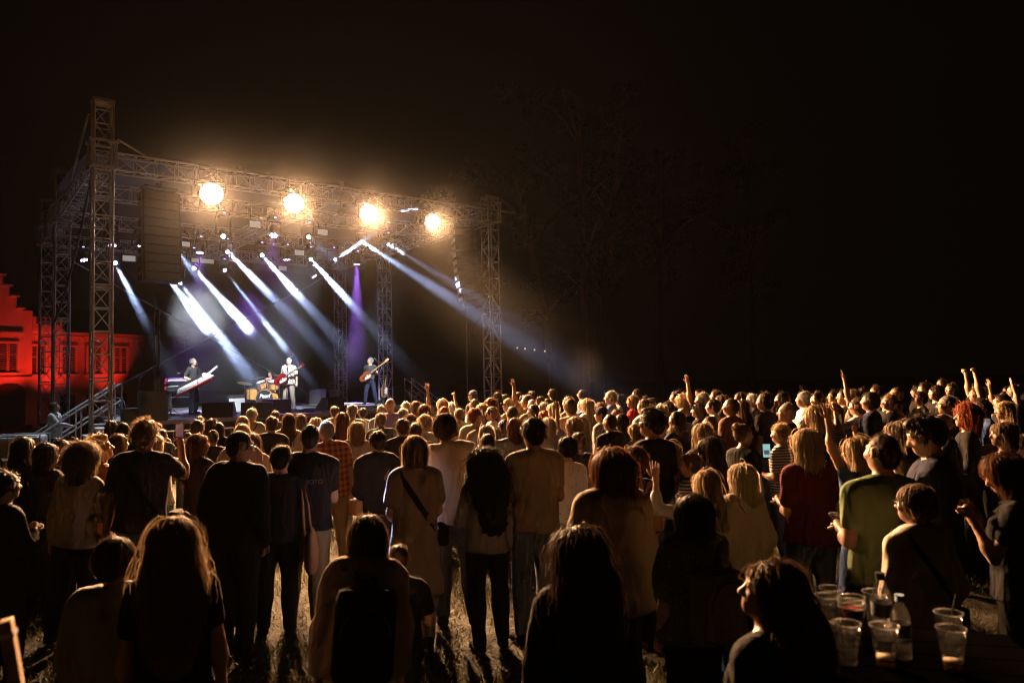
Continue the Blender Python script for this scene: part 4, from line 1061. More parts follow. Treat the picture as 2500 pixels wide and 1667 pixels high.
def figure_meshes(fem=False, arms=('down', 'down'), head=(0, 0), build=1.0, stance=(.1, 0), hair='short', sleeve=.6, hem=.86, loose=.006, bottom='trousers', blen=2.0, q=1.0, seed=0, top=True, lean=0.0, side=0.0, legs=None, fit=0, dress=False, collar=False):
    J = skeleton(fem, arms, head, build, stance, lean, side, legs)
    vb = .0195 / math.sqrt(q); vh = .0086 / math.sqrt(q)
    P = body_prims(J, True)
    lo = np.array([prim_box(p, .03)[0] for p in P]).min(0); hi = np.array([prim_box(p, .03)[1] for p in P]).max(0)
    hc = J['hc']
    axes = [axis(lo[0], hi[0], vb, (hc[0] - .10, hc[0] + .10), vh * 1.25), axis(lo[1], hi[1], vb, (hc[1] - .12, hc[1] + .16), vh * 1.25), axis(lo[2], hi[2], vb * 1.5, (hc[2] - .06, hc[2] + .25), vh)]
    v, f = surface(field(P, axes), axes)
    mb = MB()
    for n in 'rl': fingers(J, mb, n, 5 if q < .8 else 7)
    nv = len(v); tri = [x for x in mb.f if len(x) == 4]; v = np.concatenate([v, np.array([tuple(p) for p in mb.v])]); f = np.concatenate([f, np.array(tri) + nv])
    out = {'person': thin(raw_mesh('person', v, f), .42 if q >= .9 else .5)}
    vc = .0185 / math.sqrt(q)
    if top:
        P = shirt_prims(J, sleeve, hem, loose, fit)
        P.append(('e', J['U']((0, .03, 1.525)), (.072, .085, .062), None, .015, -1))
        lo = np.array([prim_box(p, .03)[0] for p in P]).min(0); hi = np.array([prim_box(p, .03)[1] for p in P]).max(0); lo[2] = max(lo[2], hem - .03)
        axes = [np.arange(lo[k], hi[k] + vc, vc) for k in range(3)]
        F = folds(field(P, axes), axes, .0035 + .35 * loose * .5, seed * 1.3)
        Z = axes[2][None, None, :] + .012 * np.sin(9 * axes[0])[:, None, None]; F = np.maximum(F, hem - Z)
        v, f = surface(F, axes); out['shirt' if not dress else 'dress'] = thin(raw_mesh('shirt', v, f), .6)
    if bottom:
        P = trouser_prims(J, blen, .004 if bottom == 'trousers' else .012, bottom == 'skirt')
        lo = np.array([prim_box(p, .03)[0] for p in P]).min(0); hi = np.array([prim_box(p, .03)[1] for p in P]).max(0); hi[2] = min(hi[2], 1.12); vt = vc * 1.2
        axes = [np.arange(lo[k], hi[k] + vt, vt * (1.7 if k == 2 else 1)) for k in range(3)]
        F = folds(field(P, axes), axes, .0028, seed * 2.1, 11); F = np.maximum(F, axes[2][None, None, :] - (1.06 if not top else min(1.06, hem + .05)))
        zb = .06 if legs is None else -1
        if bottom == 'skirt': zb = max(.3, .9 - .42 * blen)
        F = np.maximum(F, zb - axes[2][None, None, :])
        v, f = surface(F, axes); out[bottom] = thin(raw_mesh(bottom, v, f), .6)
    for n in ('rl' if q >= .6 else ''):
        a = J['ank' + n]; sx = 1 if n == 'r' else -1; P = [('c', a + (0, -.035, -.04), a + (sx * .024, .16, -.05), .042, .037, None, .02, 1), ('c', a + (0, -.02, .0), a + (0, .02, -.04), .042, .045, None, .03, 1)]
        axes = [np.arange(a[k] - .1, a[k] + (.1 if k != 1 else .24), .0165 if q >= .9 else .021) for k in range(3)]
        F = field(P, axes); F = np.maximum(F, .002 + (a[2] - .085) - axes[2][None, None, :]); F = np.maximum(F, axes[2][None, None, :] - a[2] - .02)
        v, f = surface(F, axes); out['shoe_' + n] = thin(raw_mesh('shoe', v, f), .5)
    if q >= .9:
        for sg in (-1, 1):
            mb = MB(); c = hp(J, (sg * .033, .0865, 1.6505)); mb.lathe([(0, -.0065), (.0065, -.005), (.0095, 0), (.0065, .005), (0, .0065)], 10, caps=(False, False), M=Matrix.Translation(tuple(c)) @ Matrix([list(r_) for r_ in J['HR']]).to_4x4())
            out['eye_%d' % sg] = raw_mesh('eye', np.array(mb.v), np.array([x if len(x) == 4 else x + [x[-1]] for x in mb.f]))
    if hair: 
        v, f = hair_mesh(J, hair, q, seed); out['hair'] = raw_mesh('hair', v, f)
    return out, J
EYE = mat('dark eye', (.05, .035, .03), .15, var=0)
PEOPLE = []
def person(meshes, loc, yaw, height, label, skin='fair', hair='brown', top=('grey', None), bottom='denim', shoe='black', group=None, tilt=(0, 0)):
    s = height / 1.752
    o = link('person', meshes['person'], None, loc); slotted(o, SKIN[skin])
    o.rotation_euler = (math.radians(tilt[0]), math.radians(tilt[1]), yaw); o.scale = (s, s, s)
    tag(o, label, 'person', group)
    for k, me in meshes.items():
        if k == 'person': continue
        nm = k.split('_')[0]
        c = link(nm, me, o)
        if k == 'hair': slotted(c, hair_mat(hair))
        elif k in ('shirt', 'dress'): slotted(c, cloth(*top))
        elif nm == 'shoe': slotted(c, cloth(shoe))
        elif nm == 'eye': slotted(c, EYE)
        else: slotted(c, cloth(bottom))
    PEOPLE.append(o); return o
# ================================================================ the crowd
# x, y of the crown of the head and pixels per metre in the photograph; look; label
# look: sex hair haircolour top pattern sleeve right-arm left-arm bottom
CROWD = [
# --- near, lower edge of the picture
(416,1272,530,'f vlong sandy black - .55 down down char','woman with long sandy hair and a black top beside the boy',dict(q=1.3,turn=6)),
(297,1307,480,'m fringe brown lgrey - 1.9 down down denim','boy with a round brown haircut in a pale sweatshirt beside the long haired woman',dict(q=1.2,turn=-8,loose=.02,build=1.0)),
(1378,1298,560,'f vlong dark black - 1.9 down down black','woman with very long dark brown hair in black, in front of the beige jacketed woman',dict(q=1.4,turn=3,hs=1.18)),
(1872,1376,585,'f swept brown black - 1.9 down down black','woman with long hair seen in profile beside the plastic cups, chin lifted',dict(q=1.5,turn=22,head=(36,12),hs=1.2)),
(861,1265,470,'f lob brown beige - 1.9 down down cream','person in a beige jacket bending forward under a black backpack',dict(q=1.2,turn=-4,lean=.22,head=(-8,-6),build=1.12,loose=.03)),
(961,1325,420,'m crop brown black - .6 chest down black','small child with cropped hair beside the bending person with the backpack',dict(q=1,turn=-20,head=(0,4),minh=1.15)),
(1689,1208,430,'f bob dark olive dots .7 loose loose black','woman with a dark bob in a glittering olive tee under a backpack',dict(q=1.2,turn=2,loose=.035,build=1.12,hs=1.2)),
(2236,1186,440,'f fringe sandy cream - 1.5 loose low black','woman with short sandy hair and glasses in a cream top, black strap across her back',dict(q=1.2,turn=-8,head=(26,0),loose=.02,build=1.08)),
(2463,1103,400,'f bob chestnut char - .5 chin chin black','woman with reddish hair bowed over her joined hands at the edge of the crowd',dict(q=1.2,turn=28,head=(20,-26),hs=1.1)),
(2268,1012,355,'m quiff dark navy - .6 chin press black','man in a navy polo with bowed head and a dark beard, hands at his mouth',dict(q=1.2,turn=30,head=(18,-22),build=1.12)),
(2136,1060,395,'m crop brown green - .62 down hold denim','broad man with shaved head in a green polo shirt, holding a cup',dict(q=1.2,turn=-18,build=1.14,head=(8,0))),
(1967,1050,305,'f lob blond wine - .62 down hold denim','woman with blond shoulder length hair in a wine red tee',dict(q=1,turn=-14,build=1.1,loose=.015)),
(1483,1103,395,'f lob chestnut beige - 1.9 down hip black','woman with wavy chestnut hair in a loose beige jacket, hand on her hip',dict(q=1.3,turn=6,loose=.05,hem=.8,hs=1.25,build=1.1)),
(1541,1099,300,'f perm chestnut char - .6 down down black','woman with short curly chestnut hair carrying a small brown backpack',dict(q=1,turn=4)),
(1730,1147,325,'f long blond lgrey - 1.5 down wave char','woman with long straight blond hair raising one arm with flat hand',dict(q=1.1,turn=3)),
(1799,1133,330,'f lob pale beige - 1.9 down down black','woman with pale blond hair in a beige jumper, thin strap across her back',dict(q=1.1,turn=8,loose=.03,build=1.08)),
(1292,1020,287,'m short dark khaki - .62 hold hold denim','man with short dark hair and glasses in a dull khaki tee, arms folded before him',dict(q=1,build=1.06,turn=2)),
(1190,1101,295,'f wavy black grey - 1.9 down chest black','woman with a mass of long black wavy hair, hand at her chest',dict(q=1.2,turn=-3,hs=1.08)),
(998,1067,290,'f bob blond beige - .62 low low beige','woman with a smooth blond bob in a beige dress, black bag strap across her back',dict(q=1.1,turn=0,hem=.45,loose=.02)),
(1111,1010,268,'m fringe brown cream - .62 hold down char','tall youth with a dark mop of hair in an oversized cream tee',dict(q=1,build=1.0,loose=.03,turn=-10,head=(-18,0))),
(738,1037,268,'m crop dark black - .62 down down khaki','broad man with shaved dark hair in a black tee with printed lettering',dict(q=1,build=1.16)),
(673,1088,275,'m short dark black - 1.9 down down black','man with short dark hair in a black shirt, tan bag on his shoulder',dict(q=1.1)),
(574,1053,300,'m crop dark black - 1.9 down down black','tall man with glasses in a black jacket looking down to the side',dict(q=1.1,turn=-32,head=(-28,-14),build=1.16,loose=.02)),
(341,1028,275,'m quiff sandy char - .62 phone down denim','man with tousled hair in a dark tee holding a phone up high',dict(q=1.1,build=1.04,turn=2,head=(-14,0))),
(254,1063,262,'f quiff blond orange - .62 chest down black','woman with short fair hair in an orange tee looking up',dict(q=1.1,turn=-52,head=(-22,12),build=1.12)),
(169,1089,278,'f curly sandy cream - 1.9 press down black','woman with frizzy curls in a cream jumper and black trousers, one elbow bent',dict(q=1.2,turn=-14,fit=1)),
(101,1083,250,'f lob dark black - .3 down elbow char','woman with dark hair in a dark sleeveless dress near the frizzy haired woman',dict(q=1,turn=-34,hem=.3,loose=.012)),
(73,1067,235,'f long dark black - 1.9 down down black','woman with long dark hair behind the sleeveless dark dress',dict(turn=-20)),
(160,1073,230,'f short dark black - .6 down down black','dark haired person half hidden behind the frizzy curls',dict(turn=-30)),
(14,1150,330,'m short dark black - 1.9 chest chest black','person in black at the very edge of the crowd, hands joined before the chest',dict(turn=-40,q=1)),
# --- middle rows, near half
(280,1060,205,'f bob brown black - 1.5 down down black','person with brown bob behind the woman in the orange tee',{}),
(387,1061,205,'f bob pale cream - .62 elbow down denim','woman with pale bob in a cream tee beside the raised phone, elbow out',dict(head=(-20,0))),
(489,1061,225,'f lob brown black - .5 down down denim','woman with wavy brown hair seen in profile, black sleeveless top',dict(turn=-45,head=(-30,0))),
(527,1050,175,'f bun brown black - .6 down down black','woman with a small bun in black, behind the brown haired woman in profile',{}),
(576,1036,212,'f short blond beige - 1.5 down down denim','person with short blond hair just behind the tall man in the black jacket',{}),
(601,1116,255,'f bob dark pink - .6 down down denim','dark haired woman in a pale pink top half hidden by the tall man',dict(turn=-20)),
(623,1057,205,'f long brown cream - 1.5 hold down denim','woman with long brown hair in a pleated cream blouse',dict(turn=8,loose=.02)),
(813,1026,205,'m crop grey orange plaid .62 down down khaki','man with shaved grey head in a brown plaid shirt',dict(q=1,build=1.08,loose=.012)),
(861,1031,176,'f lob sandy grey - 1.9 down down denim','woman with straight sandy hair in a grey jacket beside the plaid shirt',{}),
(922,1053,226,'m short dark black - 1.5 hold hold black','youth with short dark hair in an oversized black tee, pale bag strap',dict(q=.9,loose=.03)),
(980,1022,182,'m short brown black - .62 down down denim','man with brown hair in a black tee in front of the curly blond head',{}),
(1027,1033,182,'m quiff brown black - .62 hold hold denim','man with wavy brown hair in a black tee beside the tall youth in cream',{}),
(1026,1016,166,'f perm pale white - .6 down down denim','woman with short pale curls between two men in black tees',{}),
(1077,1017,157,'f long brown char - .6 down down black','woman with long wavy brown hair close behind the tall youth in cream',{}),
(1178,1040,192,'f long blond black floral .6 down down denim','woman with long blond hair and a black flowered top',{}),
(1214,1043,182,'f bob sandy beige - .6 down down denim','woman with sandy bob next to the long blond hair',{}),
(1221,1025,172,'f short dark char - 1.5 down down black','dark haired person behind the open raised hand',{}),
(1203,1059,205,'f short black white - 1.5 down down black','person with black hair tied back and a white collar',{}),
(1247,1022,190,'f lob chestnut grey - 1.9 down wave denim','woman with chestnut hair raising an open hand above the crowd',dict(turn=0)),
(1343,1019,172,'f bob pale beige - .6 down down beige','woman with pale bob in a beige tee beside the raised bare arm',{}),
(1406,1024,172,'f curly sandy grey - .5 down raise denim','woman with long sandy curls, bare arm raised',dict(hs=.92)),
(1374,1068,252,'f fringe black white dots .6 down down denim','woman with a short black pixie cut in a dotted white blouse',dict(q=1)),
(1422,1055,222,'f bun brown black - .6 down down black','woman with brown hair pinned up, black top, before the shaved man in black',{}),
(1498,1010,182,'m crop brown black - .62 down down denim','man with shaved head in a black tee behind the pinned up brown hair',dict(build=1.06)),
(1522,1012,168,'f long dark black - 1.5 down down black','woman with long dark hair next to the shaved man in black',{}),
(1551,1034,182,'f long sandy grey - .6 down down denim','woman with long sandy hair in front of the man with the quiff',{}),
(1589,999,268,'m quiff dark black - .62 hold hold denim','tall man with a quiff and glasses in a black tee, bearded',dict(q=1,build=1.08,turn=12,head=(20,0))),
(1656,1004,192,'m short dark navy - .62 down hold denim','man with dark hair in navy, face turned in profile, before the bald man',dict(turn=14)),
(1652,1042,192,'f perm sandy beige - .6 down down denim','woman with short sandy curls before the man in navy',{}),
(1708,1036,232,'f lob blond black - .6 down down black','woman with tousled blond half tied hair in black',dict(q=.9,turn=4)),
(1727,1015,196,'m crop brown char - 1.5 down down black','man with close cropped hair behind the tousled blond woman',{}),
(1745,1070,266,'f long dark black - .6 hold hold black','woman with long dark hair looking down in profile',dict(q=1,turn=24,head=(16,-16))),
(1640,1078,252,'f long blond cream - 1.9 hold down denim','woman with long blond hair in a cream hooded top',dict(q=1,turn=-12,loose=.02)),
(1690,1106,235,'f short brown white stripes 1.5 press hold denim','person in a striped top with hands raised to the face',dict(turn=30,head=(20,0))),
(1803,1036,232,'f bun sandy black - .5 down hold black','woman with a loose bun and black tee holding a beer cup',dict(q=1,turn=-88,head=(-6,0))),
(1910,1036,216,'m short blond white stripes .62 down hold denim','youth with fair hair in a striped tee looking at a lit phone',dict(q=.9,turn=14)),
(1808,976,164,'f long brown black - .62 down down black','woman with long brown hair and a flowered backpack',{}),
(1779,972,172,'m crop brown brown - 1.9 down down char','balding bearded man in a brown jacket',dict(build=1.1,turn=8,head=(10,0))),
(1866,960,166,'m short brown char - .62 down down denim','man in a dark grey tee seen squarely from behind',dict(build=1.06)),
(1897,979,162,'f long brown beige floral .62 clap clap black','woman with smooth brown hair in a flowered blouse, clapping',dict(turn=6)),
(1927,984,192,'m crop grey black - .62 down down denim','stout balding man in a black shirt, face in profile',dict(turn=22,build=1.12,head=(16,0))),
(1996,991,202,'f lob blond black - .62 down down denim','woman with glossy blond hair in profile above the watch wearing hand',dict(turn=18,head=(14,0))),
(1977,1023,192,'f lob brown black - .62 down down denim','woman with brown hair and glasses below the glossy blond head',dict(turn=18,head=(12,0))),
(2027,983,172,'f tail blond white stripes 1.9 down down denim','woman with tied back blond hair in a striped long sleeved top',dict(turn=12)),
(2092,1070,300,'f long blond blue - .3 wave raise blue','woman in a blue dress raising both bare arms, watch on one wrist',dict(q=1,turn=6,hem=.4)),
(2189,1030,272,'f long sandy cream - .6 hold hold denim','woman with long sandy hair, sunglasses pushed up, in a cream blouse',dict(q=1,turn=20,head=(16,0))),
(2310,1007,242,'m crop brown char - 1.5 down down black','bald man in a charcoal shirt, head lowered',dict(q=1,turn=24,head=(12,-14),nohair=True)),
(2363,992,222,'f curly red black - 1.5 down down black','woman with curly red hair in profile',dict(q=1,turn=30,head=(12,4),hs=.9)),
(2465,1033,262,'f bob sandy char - .6 down down black','woman with chin length sandy hair in profile above the bowed reddish head',dict(q=1,turn=34,head=(10,2))),
(2493,1062,240,'f short brown grey - .6 down down black','short haired woman at the edge of the crowd behind the sandy bob',dict(turn=30)),
# --- rows by the stage
(267,1027,137,'f long dark black - .6 down down black','person with straight dark hair at the foot of the near tower',{}),
(302,1033,160,'f long black black - 1.5 down down black','person with long black hair next to the tousled man with the phone',{}),
(375,1033,142,'m short chestnut grey - .6 down down denim','person with chestnut hair peeping out behind the tousled man',{}),
(401,1048,122,'m short dark char - .6 down down denim','dark head partly hidden by the raised phone arm',{}),
(450,1055,124,'m crop brown grey - .6 down down denim','short haired person in grey below the lit phone',{}),
(495,1014,126,'m crop brown char - .6 down down black','brown cropped head right below the keyboard player',{}),
(489,1025,172,'m short brown navy - 1.9 down down denim','man with short brown hair in a navy jacket, below the keyboard player',dict(turn=-10)),
(516,1023,150,'f long brown grey - .6 down down denim','woman with brown hair turned sideways below the floor monitor',dict(turn=30,head=(20,0))),
(530,1031,152,'f bob dark black - .6 down down black','dark bobbed head below the floor monitor',{}),
(605,1015,152,'f bob sandy black - .6 down down denim','woman with sandy bob in black before the drum kit',{}),
(621,997,132,'m short grey beige - .6 down down khaki','grey haired man with glasses in a beige shirt before the drum kit',dict(turn=-24,head=(-12,0))),
(675,1002,116,'m short dark navy - .6 down down black','dark silhouette of a head before the singer monitor',{}),
(653,1017,166,'m short brown black - .62 down down denim','man with neat brown hair in a black tee below the drum kit',dict(build=1.05)),
(693,1010,152,'f long brown cream - 1.5 down down denim','woman with long brown hair in a cream top, dark bag strap down her back',{}),
(732,1014,137,'f curly brown black - .6 down down black','person with brown curls before the singer',dict(hs=.8)),
(773,1020,142,'f bob pale navy - .6 down down denim','woman with short pale bob in navy, dark rucksack',{}),
(818,992,117,'m short brown grey - .6 down down black','brown haired man in grey in front of the big floor monitor',{}),
(860,988,137,'m short grey mint - .62 down down denim','grey haired man in a pale mint polo shirt',dict(build=1.08)),
(882,996,117,'f short dark grey - 1.5 down down black','dark haired person beside the mint polo shirt',dict(turn=20)),
(832,1008,152,'f long chestnut black - .6 down down denim','woman with long chestnut hair behind the plaid shirt',{}),
(932,988,121,'m crop grey grey - .6 down down denim','man with cropped grey hair in a grey tee below the bass player',{}),
(941,1008,152,'m short sandy char - 1.9 down down denim','person with sandy hair in a charcoal jacket below the bass player',{}),
(958,972,137,'m crop grey purple - .62 down down denim','bald man in a purple shirt in front of the railed steps',dict(nohair=True,build=1.08)),
(994,981,117,'f short white white - .6 down down denim','white haired person lit white before the railed steps',{}),
(1010,980,121,'f long brown beige - .6 down down denim','woman with long straight brown hair before the railed steps',{}),
(984,998,137,'m short grey white - .6 down down denim','grey haired man with glasses behind the man in the charcoal jacket',dict(turn=20)),
(996,1016,152,'f curly brown sky - .6 down down denim','woman with brown curls in a pale blue top',dict(hs=.82)),
(1044,988,146,'f long chestnut white - .3 down down denim','woman with long straight chestnut hair in a white sleeveless top',{}),
(1035,987,117,'f short dark lime - .6 down down denim','person in a lime green top beside the chestnut hair',{}),
(1079,974,126,'f long pale char - .6 down raise denim','woman with half tied pale hair, one fist raised',dict(turn=16)),
(1098,983,112,'m short white grey - .6 point down denim','white haired person pointing a finger upward',{}),
(1094,993,132,'f short red black - .6 down down denim','red haired person in front of the pointing hand',{}),
(1113,998,131,'m short sandy beige - .6 down down denim','sandy head just behind the tall youth in cream',{}),
(1155,955,117,'m cap black char - 1.9 down down black','man in a dark peaked cap looking away from the tower',dict(turn=18,cap='char')),
(1150,975,121,'f short dark white - .6 down down denim','dark haired woman below the peaked cap',dict(turn=24)),
(1147,1000,152,'f perm red cream - .6 phone down denim','person with ginger curls holding up a lit phone',{}),
(1170,985,137,'f lob blond black - .6 down down denim','woman with wavy blond hair in black behind the ginger curls',{}),
(1172,1012,152,'m crop brown cream - .6 down down denim','man with close shaved head below the wavy blond hair',dict(nohair=True)),
(1203,972,131,'f long chestnut white - .3 down down denim','woman with long auburn hair in front of the far tower',{}),
(1207,993,142,'m short brown white - .62 down down denim','man with short brown hair in a white tee near the far tower',{}),
(1239,975,127,'m cap sandy khaki - .6 down down khaki','man in a patterned peaked cap at the foot of the far tower',dict(turn=30,cap='khaki')),
(1238,993,152,'m short brown grey - .6 down down denim','man with brown hair below the patterned peaked cap',{}),
(1283,965,126,'m short brown khaki - .62 down raise khaki','man with brown hair in a khaki shirt, arm raised above him',dict(turn=20,head=(14,0))),
(1303,974,131,'m crop grey beige - .6 down down denim','bald head behind the man in the khaki shirt',dict(nohair=True)),
(1326,983,126,'m short grey beige - .6 down down denim','man with grey hair and glasses beside the bald head',dict(turn=24)),
(1299,988,147,'m short dark beige - .6 clap clap denim','man with dark hair below the bald head, hands together',{}),
(1346,986,142,'f long pale pink - .6 down down denim','woman with long pale hair beside the raised bare arm',{}),
(1324,1003,152,'f bun red black - .6 down down black','woman with reddish hair in a low knot',{}),
(1385,969,131,'m short sandy beige - .6 down down denim','sandy haired man behind the beige jacketed man',dict(turn=18)),
(1402,974,162,'m short brown beige - 1.9 down down khaki','man with short brown hair in a pale beige jacket',dict(build=1.12)),
(1419,976,121,'f short sandy blue - .6 down down denim','sandy haired woman in blue between the beige jacket and the white dress',{}),
(1436,973,137,'f long pale white - 1.5 down down white','woman with long pale blond hair in a white dress',dict(turn=14,hem=.4)),
(1468,996,152,'m cap dark grey floral .62 hold down denim','man in a dark cap and flowered shirt in profile',dict(turn=24,cap='navy',head=(16,0))),
(1465,986,131,'f perm sandy beige - .6 clap clap denim','curly sandy head behind the dark cap',{}),
(1493,955,132,'m short grey blue - 1.9 clap clap denim','man in a blue jacket lit white by a beam, clapping in profile',dict(turn=24,head=(20,0))),
(1495,1000,142,'f short chestnut black - .6 down down black','chestnut head behind the shaved man in black',{}),
(1543,965,126,'f long sandy red - 1.9 chin chin black','woman in a red cardigan with a hand at her face',dict(turn=28,head=(18,0))),
(1568,975,152,'m short brown white - .62 down down denim','man with brown hair in a white shirt behind the quiff',dict(turn=10)),
(1592,973,136,'m crop brown beige - .6 down down denim','balding man in profile above the white tops',dict(turn=26)),
(1602,987,152,'f long white white - .6 down down white','woman in a white top with long hair lit white',{}),  # white hair colour stands in for the beam light on it
(1623,992,152,'f tail pale white - .62 down down denim','woman with a pale tied tail of hair in a white tee lit by a beam',dict(turn=6)),
# --- far rows
(1628,981,141,'f long dark grey - .6 down down black','woman with dark hair and lit cheek behind the pale tied hair',dict(turn=22)),
(1652,955,122,'m short dark black - 1.9 clap clap black','bearded man in black clapping, dimly lit',dict(turn=24)),
(1673,967,142,'f curly blond black - .6 down down black','woman with long blond curls',dict(hs=.85)),
(1662,995,152,'m crop brown black - .6 down down black','bald crown between the blond curls and the man in navy',dict(nohair=True)),
(1705,986,147,'f long dark black - .6 down down black','woman with long dark hair in profile, pale face',dict(turn=26,head=(14,6))),
(1717,959,142,'m short grey navy - .62 down raise denim','man with short greying hair in navy, arm raised with two fingers spread',dict(turn=10)),
(1744,975,152,'m short dark white - .62 down down denim','man with dark hair and glasses in a pale tee, face in profile',dict(turn=26)),
(1746,953,116,'m short brown black - .6 down down black','dim face between the raised arm and the brown long hair',dict(turn=26)),
(1764,965,131,'f long brown black - .6 down down black','woman with long brown hair behind the balding bearded man',dict(turn=20)),
(1808,958,117,'f long dark black - .6 down down black','dim dark haired woman above the flowered backpack',dict(turn=30)),
(1840,962,132,'m short white char - .6 down down black','white haired man with glasses in profile',dict(turn=28)),
(1909,958,152,'m short dark black - .6 down down black','man with thick dark hair above the smooth brown hair',dict(turn=20)),
(1956,957,147,'m short grey white - 1.5 down down denim','grey haired man in a crumpled white shirt',dict(turn=26)),
(1988,963,126,'m short dark black - .6 down down black','dim man with stubble beside the grey haired man',dict(turn=34)),
(2005,958,152,'m short dark black - .6 down down black','bearded man with his face turned out of the crowd',dict(turn=58)),
(2040,953,131,'m short dark grey - .6 down down black','man in sunglasses beside the man with folded arms',dict(turn=30)),
(2057,950,162,'m short black black - .62 cross cross black','man in a black tee with folded arms and his chin up',dict(turn=26,head=(10,6))),
(2089,951,152,'f long brown beige - .6 down raise black','woman with long brown hair, fist raised above her head',dict(turn=22)),
(2094,972,172,'m short brown lgrey - .62 down elbow black','man in a loose light grey tee seen from behind',dict(loose=.03,turn=4)),
(2127,957,177,'m short dark navy - .62 down down black','man in navy with a grey jumper tied round his shoulders',dict(turn=14)),
(2147,941,122,'m short brown black - .6 down down black','dim man behind the navy man with the jumper',dict(turn=26)),
(2187,945,147,'m crop brown black - .6 down down black','man with glasses and receding hair above the clapping woman',dict(turn=30)),
(2174,963,152,'f short sandy black - 1.9 clap clap black','woman with short hair in a black jacket clapping',dict(turn=30,head=(8,6))),
(2198,977,152,'m crop dark pink - .6 down down black','bearded man in a pink and grey tee',dict(turn=30)),
(2251,935,168,'m short dark black - .62 down down black','tall young man in a black tee in profile',dict(turn=30,head=(8,0))),
(2240,955,141,'f short dark black - .6 hold hold black','woman with bare neck below the tall young man',dict(turn=30)),
(2279,942,142,'f long dark black - 1.5 down down black','woman with dark hair and lit cheek behind the tall young man',dict(turn=30)),
(2301,924,131,'m short brown black - .6 down down black','dim man with glasses standing highest in the rear rows',dict(turn=34)),
(2322,936,131,'f short brown black - .6 down down black','smiling dim woman beside the highest standing man',dict(turn=36)),
(2322,965,186,'m crop grey char - 1.5 down down black','heavy man with glasses and cropped grey hair',dict(turn=26,build=1.15)),
(2391,944,166,'m short dark black - .5 high high black','man with both bare arms raised high overhead',dict(turn=26)),
(2375,968,141,'f long brown black - .6 down down black','brown haired person under the raised arms',dict(turn=20)),
(2399,975,186,'m short dark blue - .62 down down black','man in a bright blue collar in profile',dict(turn=36)),
(2440,962,176,'m short dark black - .6 down down black','young man with short dark hair behind the blond woman in profile',dict(turn=34)),
(2461,981,182,'f lob blond black - .6 down down black','blond woman in profile above the sandy bob',dict(turn=34)),
(2480,937,142,'m short dark black - .5 wave wave black','person with both hands up at the edge of the crowd, wristband on one',dict(turn=26)),
]
_CACHE = {}
def stage_yaw(p, turn):
    t = st(6.2, 3.0); d = t - Vector((p[0], p[1], 0))
    return math.atan2(d.y, d.x) - math.pi / 2 + math.radians(turn)
def crowd():
    k = 0
    for (x, y, s, look, label, o) in CROWD:
        k += 1
        sex, hs_, hc_, top, pat, sl, ar, al, bot = look.split(); sl = float(sl); pat = None if pat == '-' else pat
        yh = hor(x); H = CAM_H - (y - yh) / s; lo = o.get('minh', 1.5)
        if H > 1.9: H2 = 1.9; s = max(s * .78, (y - yh) / (CAM_H - H2)); H = min(1.97, CAM_H - (y - yh) / s)
        elif H < lo: s = min(s * 1.2, (y - yh) / (CAM_H - lo)); H = max(lo * .94, CAM_H - (y - yh) / s)
        d = F_PX / s; p = at(x, y, d); p.z = 0
        rr = random.Random(k * 77)
        q = o.get('q', .62 if s > 165 else .45)
        if s > 168 and ar == 'down' and al == 'down' and s < 400: ar, al = rr.choice((('low', 'low'), ('down', 'hold'), ('pocket', 'loose'), ('cross', 'cross'), ('loose', 'low'), ('chest', 'down'), ('down', 'hip'), ('hold', 'pocket'), ('back', 'back')))
        hd = o.get('head') or ((rr.uniform(-16, 16), rr.uniform(-8, 6)) if q >= .9 else (0, 0))
        cfg = dict(fem=sex == 'f', arms=(ar, al), hair=None if o.get('nohair') else hs_, sleeve=sl, head=hd, side=rr.uniform(-.05, .05) if q >= .9 else 0.0, build=o.get('build', 1.0), hem=o.get('hem', .86), loose=o.get('loose', .006), fit=o.get('fit', 0), lean=o.get('lean', 0.0))
        if q >= .9:
            M, J = figure_meshes(q=q, seed=k, stance=(.09 + .05 * rr.random(), .12 * (rr.random() - .5)), bottom='trousers', **cfg)
        else:
            if s < 168:
                if ar in ('hold', 'low'): ar = 'down'
                if al in ('hold', 'low'): al = 'down'
                cfg['arms'] = (ar, al); cfg['head'] = (14, 0) if cfg['head'][0] > 0 else (0, 0); q = .45
                if cfg['hem'] > .6: cfg['hem'] = .86
            cfg['build'] = 1.04; cfg['sleeve'] = 1.8 if sl > 1 else .6 if sl > .4 else .3; cfg['loose'] = .01
            key = (sex, ar, al, hs_ if not o.get('nohair') else '', cfg['sleeve'], cfg['head'], cfg['hem'], q)
            if key not in _CACHE: _CACHE[key] = figure_meshes(q=q, seed=k, bottom='trousers', **cfg)
            M, J = _CACHE[key]
        ph = person(M, p, stage_yaw(p, o.get('turn', rr.uniform(-16, 16) if rr.random() > .1 else rr.choice((-48, 48)))), H, label, rr.choice(('fair', 'fair', 'mid', 'tan')), hc_, (top, pat), bot, group='concert crowd on the lawn', tilt=(rr.uniform(-2, 1), rr.uniform(-3, 3)))
        if 'cap' in o: cap_on(ph, J, o['cap'])
        if 'hs' in o:
            for c in [c for c in ph.children if c.name.split('.')[0] == 'hair']:
                hc0 = Vector(J['hc']) + Vector((0, 0, .1)); f = o['hs']; c.scale = (f, 1 + (f - 1) * .6, 1 + (f - 1) * .35); c.location = Vector(((1 - f) * hc0.x, (1 - c.scale[1]) * hc0.y, (1 - c.scale[2]) * hc0.z))
        FIG[label] = (ph, J)
FIG = {}
